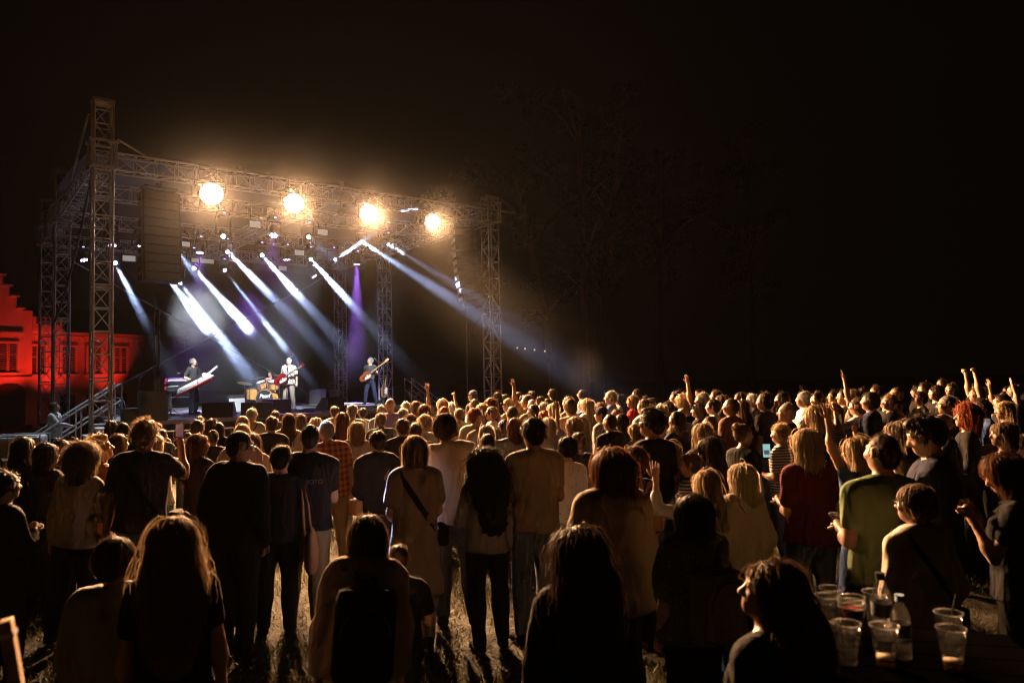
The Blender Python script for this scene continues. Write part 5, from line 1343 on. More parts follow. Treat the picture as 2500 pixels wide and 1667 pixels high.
def cap_on(ph, J, col):
    mb = MB(); R = Matrix([list(r_) for r_ in J['HR']]).to_4x4(); M = Matrix.Translation(Vector(hp(J, (0, -.012, 1.66)))) @ R
    n = 20; v = []; f = []
    for j in range(6):
        a = j / 5 * math.pi / 2
        for i in range(n):
            t = 6.2832 * i / n; v.append((.092 * math.cos(a) * math.cos(t), .112 * math.cos(a) * math.sin(t), .02 + .1 * math.sin(a)))
    f = [[j * n + i, j * n + (i + 1) % n, (j + 1) * n + (i + 1) % n, (j + 1) * n + i] for j in range(5) for i in range(n)]
    mb.add(v, f, M); c = mb.build('cap', cloth(col), ph, smooth=True)
    br = MB(); out = [(.078 * math.cos(t), .085 + .085 * math.sin(t)) for t in np.linspace(0, math.pi, 12)]
    br.prism(out + [(-.07, .07), (.07, .07)], .018, .026, M); br.build('cap_peak', cloth(col), ph)
import time as _t
_t0 = _t.time(); crowd(); print('crowd', len(PEOPLE), 'variants', len(_CACHE), round(_t.time() - _t0, 1), 's')
# ================================================================ on the stage
def face(p, q): d = Vector(q) - Vector(p); return math.atan2(d.y, d.x) - math.pi / 2
IMG_R = math.radians(-90); TO_CAM = math.radians(180)
def place(px, py, z=None): return on_z(px, py, ZD if z is None else z)
def box_prop(name, px, py, sx, sy, sz, label, cat, m=BLACKP, z=None, yaw=None, grille=None, group=None):
    r = empty(name, place(px, py, z), S_ANG if yaw is None else yaw, label, cat, group)
    MB().box(0, 0, sz / 2, sx, sy, sz, bev=.012).build('cabinet', m, r)
    if grille: MB().box(0, -sy / 2 - .006, sz / 2 + grille[1], sx * grille[2], .014, sz * grille[3]).build('grille', grille[0], r)
    for s in (-1, 1): MB().box(s * (sx / 2 + .006), 0, sz * .75, .02, .16, .05).build('handle', BLACKM, r)
    for s in (-1, 1):
        for t in (-1, 1): MB().box(s * sx * .46, t * sy * .46, sz - .02, .05, .05, .05).build('corner', BLACKM, r)
    return r
def clear_mat(name, body, gloss=.9):
    """Thin clear plastic: mostly see-through, a milky trace that catches light, gloss at grazing angles."""
    m = bpy.data.materials.new(name); m.use_nodes = True; T = m.node_tree; T.nodes.clear(); L = T.links.new
    tr = T.nodes.new('ShaderNodeBsdfTransparent'); tr.inputs[0].default_value = (.97, .97, .97, 1); tl = T.nodes.new('ShaderNodeBsdfTranslucent'); tl.inputs[0].default_value = (.9, .88, .84, 1); df = T.nodes.new('ShaderNodeBsdfDiffuse'); df.inputs[0].default_value = (.9, .88, .84, 1)
    gl = T.nodes.new('ShaderNodeBsdfGlossy'); gl.inputs['Roughness'].default_value = .08; lw = T.nodes.new('ShaderNodeLayerWeight'); lw.inputs[0].default_value = .35
    a = T.nodes.new('ShaderNodeMixShader'); a.inputs[0].default_value = .5; L(tl.outputs[0], a.inputs[1]); L(df.outputs[0], a.inputs[2])
    b = T.nodes.new('ShaderNodeMixShader'); b.inputs[0].default_value = body; L(tr.outputs[0], b.inputs[1]); L(a.outputs[0], b.inputs[2])
    c = T.nodes.new('ShaderNodeMixShader'); mu = T.nodes.new('ShaderNodeMath'); mu.operation = 'MULTIPLY'; mu.inputs[1].default_value = gloss; L(lw.outputs['Fresnel'], mu.inputs[0]); L(mu.outputs[0], c.inputs[0]); L(b.outputs[0], c.inputs[1]); L(gl.outputs[0], c.inputs[2])
    o = T.nodes.new('ShaderNodeOutputMaterial'); L(c.outputs[0], o.inputs[0]); return m
BOTTLE = clear_mat('clear plastic', .015, .6)
SILVER = mat('silver grille cloth', (.52, .53, .52), .8, var=.12, bump=.4, bscale=220)
def bottle(p, h, label, capcol='sky', rz=0):
    r = empty('water_bottle', p, rz, label, 'bottle', 'water bottles')
    R = h * .15
    MB().lathe([(R * .8, 0), (R, h * .03), (R, h * .2), (R * .93, h * .24), (R, h * .28), (R, h * .42), (R * .93, h * .46), (R, h * .5), (R * .98, h * .62), (R * .8, h * .74), (R * .42, h * .86), (R * .38, h * .92)], 18, caps=(True, False)).build('bottle_body', BOTTLE, r, smooth=True)
    MB().lathe([(R * 1.004, h * .36), (R * 1.004, h * .56)], 18, caps=(False, False)).build('wrapper', mat('printed wrapper', (.07, .085, .10), .6), r, smooth=True)
    MB().lathe([(R * .46, h * .9), (R * .46, h)], 14).build('cap', cloth(capcol), r)
    return r
pa = box_prop('subwoofer', 372, 1027, .62, .6, .78, 'tall black speaker box at the stage edge under the hanging cable', 'loudspeaker', grille=(GRILLE, 0, .9, .9))
bottle(pa.location + Vector((.1, 0, .78)), .24, 'small water bottle on the black speaker box', 'white')
box_prop('bass_cabinet', 764, 986, .5, .4, .62, 'dark speaker cabinet behind the singer, wider of the pair', 'loudspeaker', grille=(GRILLE, 0, .85, .9))
box_prop('bass_cabinet', 783, 984, .3, .4, .62, 'dark narrow speaker cabinet beside the pale amplifier', 'loudspeaker', grille=(GRILLE, 0, .85, .9))
a1 = box_prop('guitar_amplifier', 575, 1004, .56, .3, .54, 'amplifier with pale grille between the floor monitor and the drums', 'amplifier', grille=(SILVER, -.05, .9, .8))
a2 = box_prop('bass_amplifier', 812, 973, .58, .36, .60, 'amplifier with pale grille and a silver head behind the big floor monitor', 'amplifier', grille=(SILVER, -.03, .92, .86))
MB().box(0, 0, .72, .56, .32, .2, bev=.01).build('amplifier_head', mat('brushed aluminium', (.5, .5, .5), .35, .8), a2); MB().box(0, -.166, .72, .5, .012, .12).build('control_panel', BLACKM, a2)
for k in range(7): MB().cyl((-.2 + k * .066, -.17, .72), (-.2 + k * .066, -.19, .72), .014).build('knob', CHROME, a2)
bottle(a2.location + Vector((.05, .03, .82)), .24, 'water bottle on the silver amplifier head'); bottle(on_z(783, 942, ZD + .62) * 1, .2, 'water bottle on the narrow dark cabinet', 'white')
box_prop('flight_case', 330, 1028, .62, .45, .34, 'low black flight case on the stage edge near the stairs', 'case', BLACKP)
box_prop('subwoofer', 1049, 982, .72, .7, .95, 'large dark speaker box beside the railed steps', 'loudspeaker', z=.5, grille=(GRILLE, 0, .9, .9))
def wedge(px, py, wd_, label, yaw):
    r = empty('floor_monitor', place(px, py), S_ANG + yaw, label, 'loudspeaker', 'floor monitors')
    poly = [(-.24, 0), (.24, 0), (.27, .12), (.02, .42), (-.2, .42)]
    M = Matrix(((0, 0, 1, -wd_ / 2), (1, 0, 0, 0), (0, 1, 0, 0), (0, 0, 0, 1)))
    MB().prism(poly, 0, wd_, M).build('cabinet', BLACKP, r)
    q = MB().box(0, 0, 0, wd_ * .92, .02, .36).build('grille', GRILLE, r, (0, .155, .275)); q.rotation_euler = (math.radians(40), 0, 0)
    for s in (-1, 1): MB().box(s * (wd_ / 2 + .004), -.05, .2, .012, .14, .05).build('handle', BLACKM, r)
wedge(535, 1018, .82, 'floor monitor in front of the keyboard player', -.5); wedge(676, 1008, .82, 'floor monitor in front of the singer', -.45)
wedge(630, 1020, .8, 'floor monitor low at the stage edge before the drum kit', -.5); wedge(808, 1001, .8, 'big floor monitor seen end on before the bass player', .45)

def mic_stand(p, h, label, boom=None, group='microphone stands'):
    r = empty('microphone_stand', p, 0, label, 'microphone', group); p = Vector(p)
    MB().lathe([(.13, 0), (.13, .02), (.03, .035), (.012, .06)], 18).build('base', BLACKM, r)
    bar('pole', p + Vector((0, 0, .03)), p + Vector((0, 0, h)), .011, BLACKM, r)
    t = Vector((0, 0, h)); e = t
    if boom: e = t + Vector(boom); bar('boom', p + t - Vector(boom) * .25, p + e, .008, CHROME, r)
    d = (Vector(boom).normalized() if boom else Vector((0, 0, 1)))
    MB().tube([e, e + d * .1, e + d * .15], [.011, .016, .018], 10).build('microphone', BLACKM, r, smooth=True); MB().lathe([(.0, -.026), (.02, -.016), (.026, 0), (.02, .016), (0, .026)], 12, Matrix.Translation(e + d * .165), caps=(False, False)).build('grille_ball', CHROME, r, smooth=True)
    return r
cam_dir = lambda p: (Vector((CAM.x, CAM.y, 0)) - Vector((p.x, p.y, 0))).normalized()
RX = Vector((1, 0, 0))
# --- keyboard player
kp = place(472, 1011); M, J = figure_meshes(fem=False, arms=('strumr', 'fretl'), hair='short', sleeve=.62, hem=.9, head=(-4, 2), q=.9, seed=201, stance=(.14, .1))
person(M, kp, math.radians(-112), 1.73, 'keyboard player in a grey tee and jeans holding a white keytar', 'fair', 'grey', ('char', None), 'denim')
def keytar():
    r = empty('keytar', kp + Vector((.16, -.3, 1.02)), 0, 'white slanted keytar with a red edge and black keybed', 'keyboard')
    R = Matrix.Rotation(math.radians(-24), 3, 'Y')
    r.rotation_euler = (Matrix.Rotation(math.radians(8), 3, 'Z') @ Matrix.Rotation(math.radians(-27), 3, 'Y') @ Matrix.Rotation(math.radians(52), 3, 'X')).to_euler()
    MB().prism([(-.62, -.2), (.5, -.2), (.62, -.16), (.36, .12), (-.44, .12)], -.03, .03).build('shell', mat('white gloss shell', (.78, .78, .77), .25, var=.04), r)
    MB().box(-.06, -.235, 0, 1.14, .06, .062, bev=.01).build('red_edge', mat('red gloss edge', (.65, .03, .02), .3, var=.04), r)
    MB().box(-.1, .02, .034, .78, .18, .012).build('keybed', BLACKM, r)
    me = None
    for k in range(22):
        if me is None: o = MB().box(0, 0, 0, .03, .13, .012).build('key', mat('ivory key', (.8, .8, .78), .3, var=0), r); me = o.data
        else: o = link('key', me, r)
        o.location = (-.46 + k * .0335, -.09, .046)
    MB().box(.6, .06, .0, .42, .07, .04, rot=Matrix.Rotation(.35, 3, 'Z'), bev=.01).build('neck', mat('white gloss shell', (.78, .78, .77)), r)
keytar()
mic_stand(kp + Vector((.32, -.42, 0)), 1.42, 'microphone stand before the keyboard player', (-.06, .12, .06))
mic_stand(kp + Vector((-.2, .5, 0)), 1.2, 'second microphone stand behind the keyboard player', (-.28, -.1, .06))
ks = place(428, 1008) + Vector((-.25, 1.0, 0)); ks.z = ZD
def keyboard(dz, label, acc, tiltx):
    r = empty('keyboard', ks + Vector((0, 0, dz)), math.radians(20), label, 'keyboard', 'stacked stage keyboards'); r.rotation_euler = (tiltx, 0, math.radians(20))
    MB().box(0, 0, 0, .95, .32, .09, bev=.015).build('case', BLACKM, r); MB().box(-.49, 0, 0, .05, .33, .1, bev=.01).build('end_block', mat('red end block', (.5, .03, .03), .4), r)
    MB().box(.0, .1, .048, .8, .08, .01).build('control_panel', mat('grey panel', (.3, .3, .32), .4), r); me = None
    for k in range(28):
        if me is None: o = MB().box(0, 0, 0, .027, .13, .016).build('key', mat('ivory key', (.8, .8, .78), .3, var=0), r); me = o.data
        else: o = link('key', me, r)
        o.location = (-.39 + k * .029, -.08, .05)
keyboard(1.06, 'upper stage keyboard with red end, behind the keyboard player', 1, .35); keyboard(.84, 'lower stage keyboard with red end, behind the keyboard player', 0, .15)
r = empty('keyboard_stand', ks, math.radians(20), 'black stand under the two stacked keyboards', 'stand')
for s in (-1, 1): MB().tube([(s * .38, -.22, .015), (s * .38, .1, .5), (s * .38, .0, 1.0)], .02, 6).build('upright', BLACKM, r); MB().tube([(s * .38, .24, .015), (s * .38, .1, .5)], .02, 6).build('foot', BLACKM, r)
MB().tube([(-.38, .1, .5), (.38, .1, .5)], .016, 6).build('crossbar', BLACKM, r)
r = empty('bar_stool', place(417, 1012), 0, 'chrome bar stool with a round seat near the keyboards', 'stool')
MB().lathe([(.17, .70), (.19, .72), (.19, .76), (.15, .78)], 20).build('seat', mat('black vinyl', (.02, .02, .02), .4), r, smooth='auto'); MB().cyl((0, 0, .03), (0, 0, .7), .025).build('column', CHROME, r)
MB().tube([(-.22, 0, .28), (.22, 0, .28)], .012, 6).build('footrest', CHROME, r)
for k in range(4):
    a = k * 1.571 + .4; MB().tube([(0, 0, .2), (.22 * math.cos(a), .22 * math.sin(a), .015)], .014, 6).build('leg', CHROME, r)
# --- singer
sp = place(706, 1000); M, J = figure_meshes(fem=False, arms=('strumr', 'dropl'), hair='crop', sleeve=.75, hem=.84, loose=.02, head=(4, 6), q=.9, seed=202, build=1.06, stance=(.13, .08))
person(M, sp, math.radians(172), 1.76, 'singer in a flowered cream shirt and pale trousers at the microphone', 'fair', 'grey', ('cream', 'floral'), 'beige', 'lgrey')
def guitar(p, yaw, slope, label, bodym, pickm, neckm, L=1.0, name='electric_guitar', headm=None):
    r = empty(name, p, 0, label, 'guitar'); r.rotation_euler = (Matrix.Rotation(yaw, 3, 'Z') @ Matrix.Rotation(slope, 3, 'Y') @ Matrix.Rotation(math.radians(90), 3, 'X')).to_euler()
    t = np.linspace(0, 2 * math.pi, 40, endpoint=False); rr = .175 + .03 * np.cos(2 * t) + .025 * np.cos(t + math.pi) - .02 * np.cos(3 * t)
    MB().prism([(float(a * math.cos(q) * 1.22), float(a * math.sin(q) * 1.05)) for a, q in zip(rr, t)], -.022, .022).build('body', bodym, r)
    MB().prism([(-.14, -.1), (.1, -.13), (.16, -.05), (.05, .02), (-.1, -.02)], .0225, .027).build('scratch_plate', pickm, r)
    MB().box(.48 * L, 0, .02, .62 * L, .05, .022).build('neck', neckm, r); MB().box(.82 * L, .01, .015, .17, .085, .018, rot=Matrix.Rotation(.12, 3, 'Z')).build('headstock', headm or neckm, r)
    for k in range(4): MB().cyl((.76 * L + .04 * k, .06, .01), (.76 * L + .04 * k, .085, .01), .009, n=6).build('tuning_peg', CHROME, r)
    for x in (-.02, .08): MB().box(x, 0, .03, .03, .075, .014).build('pickup', CHROME, r)
    MB().box(-.13, 0, .03, .03, .08, .014).build('bridge', CHROME, r)
    for k in range(4): MB().cyl((-.13, -.018 + k * .012, .038), (.76 * L, -.018 + k * .012, .036), .0014, n=4).build('string', CHROME, r)
    return r
REDG = mat('cherry red lacquer', (.13, .006, .008), .2, var=.1, coat=.6); MAPLE = mat('maple neck', (.36, .21, .09), .35, var=.12); IVORY = mat('ivory plate', (.5, .48, .42), .4, var=.05)
guitar(sp + Vector((-.16, -.26, 1.05)), math.radians(2), math.radians(-33), 'cherry red hollow guitar hanging from the singer', REDG, IVORY, mat('dark neck', (.2, .15, .12), .4), 1.0, headm=REDG)
mic_stand(sp + Vector((.1, -.46, 0)), 1.45, 'microphone stand at the singer mouth', (-.06, .18, .05))
# --- bass player
bp_ = place(905, 987); M, J = figure_meshes(fem=False, arms=('strumr', 'fretl'), hair='short', sleeve=.55, hem=.92, head=(-48, 0), q=.9, seed=203, stance=(.19, .12))
person(M, bp_, math.radians(170), 1.82, 'bass player in a dark tee and dark jeans looking across the stage', 'fair', 'grey', ('char', None), 'navy')
guitar(bp_ + Vector((-.1, -.27, 1.12)), math.radians(2), math.radians(-36), 'sunburst bass guitar with a pale plate and maple neck', mat('sunburst lacquer', (.17, .04, .01), .2, var=.6, scale=4, coat=.5), IVORY, MAPLE, 1.22, 'bass_guitar')
mic_stand(bp_ + Vector((.55, -.25, 0)), 1.35, 'slanting microphone stand beside the bass player', (-.24, .05, .32))
gp = place(925, 984) + Vector((.15, .5, 0)); guitar(gp + Vector((0, 0, .5)), math.radians(2), math.radians(-82), 'spare brown guitar leaning on its stand behind the bass player', mat('brown lacquer', (.16, .06, .03), .3, coat=.4), IVORY, MAPLE, 1.05, 'spare_guitar')
r = empty('guitar_stand', gp, 0, 'small black guitar stand behind the bass player', 'stand')
for a in (.3, 2.4, 4.5): MB().tube([(0, .06, .42), (.25 * math.cos(a), .06 + .25 * math.sin(a), .01)], .011, 6).build('leg', BLACKM, r)
MB().tube([(0, .06, .3), (0, .06, .75)], .011, 6).build('post', BLACKM, r)
# --- drums
dp = place(652, 995); dp = Vector((dp.x, dp.y, ZD))
AMBER = mat('amber lacquer shell', (.52, .26, .07), .22, var=.2, scale=5, coat=.5); SKINW = mat('drum skin', (.70, .70, .68), .6, var=.06)
to_c = cam_dir(dp); yawd = math.atan2(to_c.y, to_c.x) + math.pi / 2 - .35
def drum(r, c, R, h, tilt=(0, 0), front=None):
    M = Matrix.Translation(c) @ Matrix.Rotation(tilt[1], 4, 'Y') @ Matrix.Rotation(tilt[0], 4, 'X')
    s = MB().lathe([(R, -h / 2), (R, h / 2)], 28, M, caps=(False, False)).build('shell', AMBER, r, smooth='auto')
    MB().lathe([(0, h / 2 + .002), (R * .99, h / 2 + .002)], 28, M, caps=(False, False)).build('drum_head', front or SKINW, r); MB().lathe([(R * .99, -h / 2 - .002), (0, -h / 2 - .002)], 28, M, caps=(False, False)).build('drum_head', SKINW, r)
    for z in (-h / 2, h / 2): MB().lathe([(R + .002, z - .018), (R + .014, z - .018), (R + .014, z + .018), (R + .002, z + .018)], 28, M, caps=(False, False)).build('hoop', CHROME if front is None else AMBER, s)
    for k in range(8):
        a = k * .785; MB().cyl(M @ Vector(((R + .012) * math.cos(a), (R + .012) * math.sin(a), -h * .45)), M @ Vector(((R + .012) * math.cos(a), (R + .012) * math.sin(a), h * .45)), .006, n=6).build('lug', CHROME, s)
    return s
bd = empty('bass_drum', dp, yawd, 'amber bass drum with a black lettered front head and two toms', 'drum')
drum(bd, Vector((0, 0, .29)), .28, .42, (math.radians(90), 0), mat('black drum head', (.015, .015, .016), .35))
tc_ = bpy.data.curves.new('lettering', 'FONT'); tc_.body = 'Pearl'; tc_.size = .17; tc_.align_x = 'CENTER'; tc_.align_y = 'CENTER'; tc_.extrude = .002; tc_.shear = .25; tc_.offset = .004
to = link('lettering', tc_, bd, (0, -.222, .38)); to.rotation_euler = (math.radians(90), 0, 0); dg = bpy.context.evaluated_depsgraph_get(); tm = bpy.data.meshes.new_from_object(to.evaluated_get(dg)); tm.materials.clear(); tm.materials.append(mat('white print', (.8, .8, .8), .5, var=0))
bpy.data.objects.remove(to); link('lettering', tm, bd, (0, -.222, .38)).rotation_euler = (math.radians(90), 0, 0)
drum(bd, Vector((-.19, .05, .74)), .15, .22, (.35, -.12)); drum(bd, Vector((.19, .05, .74)), .165, .24, (.35, .12))
for s in (-1, 1): MB().tube([(s * .06, .08, .55), (s * .1, .06, .72)], .014, 6).build('tom_arm', CHROME, bd); MB().tube([(s * .2, -.05, .25), (s * .36, -.2, .01)], .011, 6).build('spur', CHROME, bd)
ft = empty('floor_tom', dp + Vector((-.62, .18, 0)), yawd, 'amber floor tom beside the bass drum', 'drum'); drum(ft, Vector((0, 0, .45)), .2, .38)
for k in range(3): MB().cyl((.22 * math.cos(k * 2.1), .22 * math.sin(k * 2.1), 0), (.22 * math.cos(k * 2.1), .22 * math.sin(k * 2.1), .5), .01, n=6).build('leg', CHROME, ft)
bd.scale = (1.15,) * 3; ft.scale = (1.15,) * 3
CYM = mat('bronze cymbal', (.55, .42, .22), .28, .9, var=.15)
for k, (dx, dy, h, R, tl, lab) in enumerate(((-.8, .1, .93, .23, .22, 'low crash cymbal on its stand beside the floor tom'), (-.48, .5, 1.12, .24, -.1, 'ride cymbal level with the drummer chest'), (.42, .55, 1.12, .22, -.25, 'crash cymbal between drummer and singer'), (.6, .35, 1.28, .22, -.3, 'high tilted cymbal beside the singer'), (.25, .62, 1.2, .19, .1, 'splash cymbal before the drummer'))):
    R *= 1.2; q = dp + Vector((dx * 1.1, dy, 0)); r = empty('cymbal_stand', q, 0, lab, 'cymbal', 'cymbals of the drum kit')
    MB().lathe([(R, -.004), (R * .5, .012), (R * .2, .02), (R * .16, .04), (0, .05)], 28, Matrix.Translation((0, 0, h)) @ Matrix.Rotation(tl, 4, 'Y') @ Matrix.Rotation(.15, 4, 'X'), caps=(True, False)).build('cymbal', CYM, r, smooth='auto')
    bar('pole', q + Vector((0, 0, .3)), q + Vector((0, 0, h + .06)), .011, CHROME, r)
    for j in range(3): a = j * 2.1 + k; bar('leg', q + Vector((0, 0, .32)), q + Vector((.24 * math.cos(a), .24 * math.sin(a), .01)), .009, CHROME, r)
M, J = figure_meshes(fem=False, arms=('stick', 'stick'), hair='short', sleeve=.62, hem=.9, head=(-30, 0), q=.9, seed=204, legs=[(.1, 0, .55), (.2, .42, .52), (.2, .45, .085)], build=1.05) if False else (None, None)
M, J = figure_meshes(fem=False, arms=('stick', 'stick'), hair='short', sleeve=.62, hem=.84, head=(-34, 2), q=.9, seed=204, build=1.06, legs=[(.1, .0, .90), (.2, .40, .84), (.22, .42, .42)])
dr = dp + Vector((-.12, .78, -.36)); person(M, dr, math.radians(178), 1.74, 'drummer in a pale pink shirt seated behind the drums', 'fair', 'dark', ('pink', 'floral'), 'black')
r = empty('drum_stool', dp + Vector((-.12, .85, 0)), 0, 'round black drum stool under the drummer', 'stool'); MB().lathe([(.15, .38), (.17, .40), (.17, .45), (.13, .46)], 18).build('seat', BLACKM, r, smooth='auto'); MB().cyl((0, 0, .1), (0, 0, .4), .02).build('column', CHROME, r)
for k in range(3): MB().tube([(0, 0, .25), (.24 * math.cos(k * 2.1), .24 * math.sin(k * 2.1), .01)], .012, 6).build('leg', CHROME, r)
mic_stand(dp + Vector((-.78, .6, 0)), 1.75, 'tall straight overhead microphone stand at the drums'); mic_stand(dp + Vector((.3, .9, 0)), 1.5, 'boom microphone stand reaching over the drums', (.35, -.1, .42))
mic_stand(place(340, 1012), 1.15, 'bare gooseneck microphone stand near the stairs', (.12, .0, .12))
# --- floor cables and fans
CAB = mat('black rubber cable', (.015, .015, .016), .5)
for k in range(7):
    rr = random.Random(300 + k); u0 = 1.6 + k * 1.4; pts = []
    for j in range(14): pts.append(st(u0 + .25 * math.sin(j * .9 + k) + j * .12 * rr.uniform(.5, 1.2), 1.0 + j * .28 + .15 * math.cos(j * 1.3 + k), ZD + .012))
    o = MB().tube([p - pts[0] for p in pts], .011, 5).build('floor_cable', CAB, None, pts[0], smooth=True)
    tag(o, 'thin black cable snaking over the deck ' + ('by the speaker box', 'under the keyboard player', 'before the pale amplifier', 'towards the drums', 'at the singer feet', 'before the big monitor', 'at the bass player feet')[k], 'cable', 'cables on the stage floor')
def fan(px, py, label, R=.3):
    r = empty('stage_fan', place(px, py), S_ANG + .4, label, 'fan', 'stage fans')
    for q in (-.07, .07):
        for rad in (R, R * .66, R * .33): MB().tube([(rad * math.cos(t), q * (1 - .4 * rad / R * 0), R + .06 + rad * math.sin(t)) for t in np.linspace(0, 6.283, 25)], .007, 5).build('guard_ring', CHROME, r)
    for k in range(4):
        a = k * 1.571 + .3; MB().prism([(.03, -.02), (R * .85, -.07), (R * .88, .06), (.03, .03)], -.006, .006, Matrix.Translation((0, 0, R + .06)) @ Matrix.Rotation(math.radians(90), 4, 'X') @ Matrix.Rotation(a, 4, 'Z') @ Matrix.Rotation(.4, 4, 'X')).build('blade', BLACKM, r)
    MB().cyl((0, -.05, R + .06), (0, .1, R + .06), .06).build('motor', BLACKM, r); MB().tube([(-.2, 0, .01), (-.1, 0, .06), (.1, 0, .06), (.2, 0, .01)], .012, 6).build('foot', BLACKM, r)
fan(282, 1018, 'round stage fan behind the top of the stairs', .26); fan(836, 978, 'round stage fan beside the silver amplifier', .24)
# --- stairs
def stairs(name, top, dirv, width, n, label, mesh_rail=True):
    """A flight descending from the deck along dirv."""
    d = Vector(dirv).normalized(); s = Vector((-d.y, d.x, 0)); rise = ZD / n; run = .27
    r = empty(name, top - Vector((0, 0, ZD)), 0, label, 'stairs'); R = Matrix((d, s, Vector((0, 0, 1)))).transposed()
    for k in range(n): MB().box(*(d * (run * (k + .5)) + Vector((0, 0, ZD - rise * (k + 1) + rise - .03))), run + .02, width, .05, rot=R).build('tread', METAL, r)
    for q in (-1, 1):
        o = s * (q * width / 2); z0 = Vector((0, 0, ZD)); b = d * (run * n)
        base = top - Vector((0, 0, ZD))
        bar('stringer', base + o + z0 - Vector((0, 0, .12)), base + o + b + Vector((0, 0, .02)), .035, METAL, r)
        for h in (.55, 1.0): bar('rail', base + o + z0 + Vector((0, 0, h)), base + o + b + Vector((0, 0, h)), .022, METAL, r)
        for t in (0, .5, 1): bar('post', base + o + z0 * (1 - t) + b * t - Vector((0, 0, .1 if t < 1 else 0)), base + o + z0 * (1 - t) + b * t + Vector((0, 0, 1.0)), .022, METAL, r)
    return r
stairs('stage_stairs', st(0.72, 2.0, ZD), -SU - SW * .0, .95, 7, 'steel stairs with tube rails beside the near tower')
stairs('stage_stairs', st(SL - .72, 4.6, ZD), SU * 1.0 - SW * .25, .95, 6, 'steel steps with pale tube rails beyond the bass player')
# --- stage hands
M, J = figure_meshes(fem=False, arms=('low', 'low'), hair='crop', sleeve=.6, hem=.86, head=(0, -26), q=.8, seed=205)
person(M, st(SL + .15, 5.6, .55), math.radians(165), 1.74, 'shaven stage hand with bowed head in a printed black tee on the far steps', 'fair', 'grey', ('black', 'floral'), 'khaki')
MB_ = empty('step_block', st(SL + .15, 5.6, 0), S_ANG, 'low black riser under the stage hand', 'riser'); MB().box(0, 0, .545 / 2, .9, .8, .54).build('riser_box', BLACKP, MB_); MB().box(0, -.42, .3, .7, .02, .3).build('riser_panel', GRILLE, MB_)
M, J = figure_meshes(fem=False, arms=('reach', 'akimbo'), hair='short', sleeve=1.9, hem=.86, loose=.018, head=(-10, 0), q=.9, seed=206)
gp2 = at(134, 982, 19.6); gp2.z = 0; person(M, gp2, math.radians(-82), 1.80, 'man in a grey sweatshirt standing at the stair rail', 'fair', 'dark', ('lgrey', None), 'char')
# --- crate, covered gear, barriers
def cage(px, py, label):
    p = at(px, hor(px), 17.5); p.z = 0; r = empty('caged_tank', p, S_ANG - .3, label, 'tank', 'white caged tanks')
    MB().box(0, 0, .62, 1.0, .9, .92, bev=.06).build('tank', mat('milky plastic', (.6, .62, .62), .5), r); MB().box(0, 0, .08, 1.1, 1.0, .13).build('pallet', BLACKP, r)
    for k in range(6):
        x = -.53 + k * .212
        for y in (-.5, .5): MB().cyl((x, y, .14), (x, y, 1.12), .014, n=6).build('cage_bar', METAL, r)
    for z in (.3, .55, .8, 1.1):
        for y in (-.5, .5): MB().cyl((-.55, y, z), (.55, y, z), .014, n=6).build('cage_bar', METAL, r)
cage(10, 1040, 'white caged tank at the edge below the red house'); cage(48, 1040, 'white caged tank standing closer to the stage towers')
p = at(112, hor(112), 15.6); p.z = 0; r = empty('covered_case', p, S_ANG, 'large gear case under a black cover before the stairs', 'case')
bm_ = bmesh.new(); bmesh.ops.create_grid(bm_, x_segments=24, y_segments=14, size=1)
for v in bm_.verts:
    x, y = v.co.x, v.co.y; e = max(abs(x) ** 6, abs(y) ** 6); v.co = Vector((x * .85, y * .45, .9 - .8 * e + .03 * math.sin(9 * x + 4 * y) + .03 * math.cos(7 * y - 3 * x)))
me = bpy.data.meshes.new('cover'); bm_.to_mesh(me); bm_.free(); me.materials.append(mat('black tarpaulin', (.014, .014, .018), .35, bump=.3, bscale=12)); [setattr(q, 'use_smooth', True) for q in me.polygons]; link('cover', me, r); MB().box(0, 0, .4, 1.5, .75, .72).build('case_box', BLACKP, r)
for k in range(4):
    p = st(1.6 + k * 2.6, -1.6, 0); r = empty('crowd_barrier', p, S_ANG, 'steel crowd barrier along the stage front, ' + ('nearest the stairs', 'before the keyboard player', 'before the singer', 'before the bass player')[k], 'barrier', 'steel crowd barriers')
    MB().tube([(-1.2, 0, .05), (-1.2, 0, 1.0), (-1.1, 0, 1.1), (1.1, 0, 1.1), (1.2, 0, 1.0), (1.2, 0, .05)], .02, 6).build('frame', METAL, r); MB().tube([(-1.2, 0, .2), (1.2, 0, .2)], .016, 6).build('rail', METAL, r)
    for j in range(15): bar('bar', p + SU * (-1.05 + j * .15) + Vector((0, 0, .2)), p + SU * (-1.05 + j * .15) + Vector((0, 0, 1.1)), .007, METAL, None)
    for o in [x for x in COL.objects if x.name.split('.')[0] == 'bar' and x.parent is None]:
        o.parent = r; o.matrix_parent_inverse = (Matrix.Translation(p) @ Matrix.Rotation(S_ANG, 4, 'Z')).inverted()
    for s in (-1, 1): MB().tube([(s * .9, -.3, .02), (s * .9, 0, .12), (s * .9, .3, .02)], .016, 6).build('foot', METAL, r)
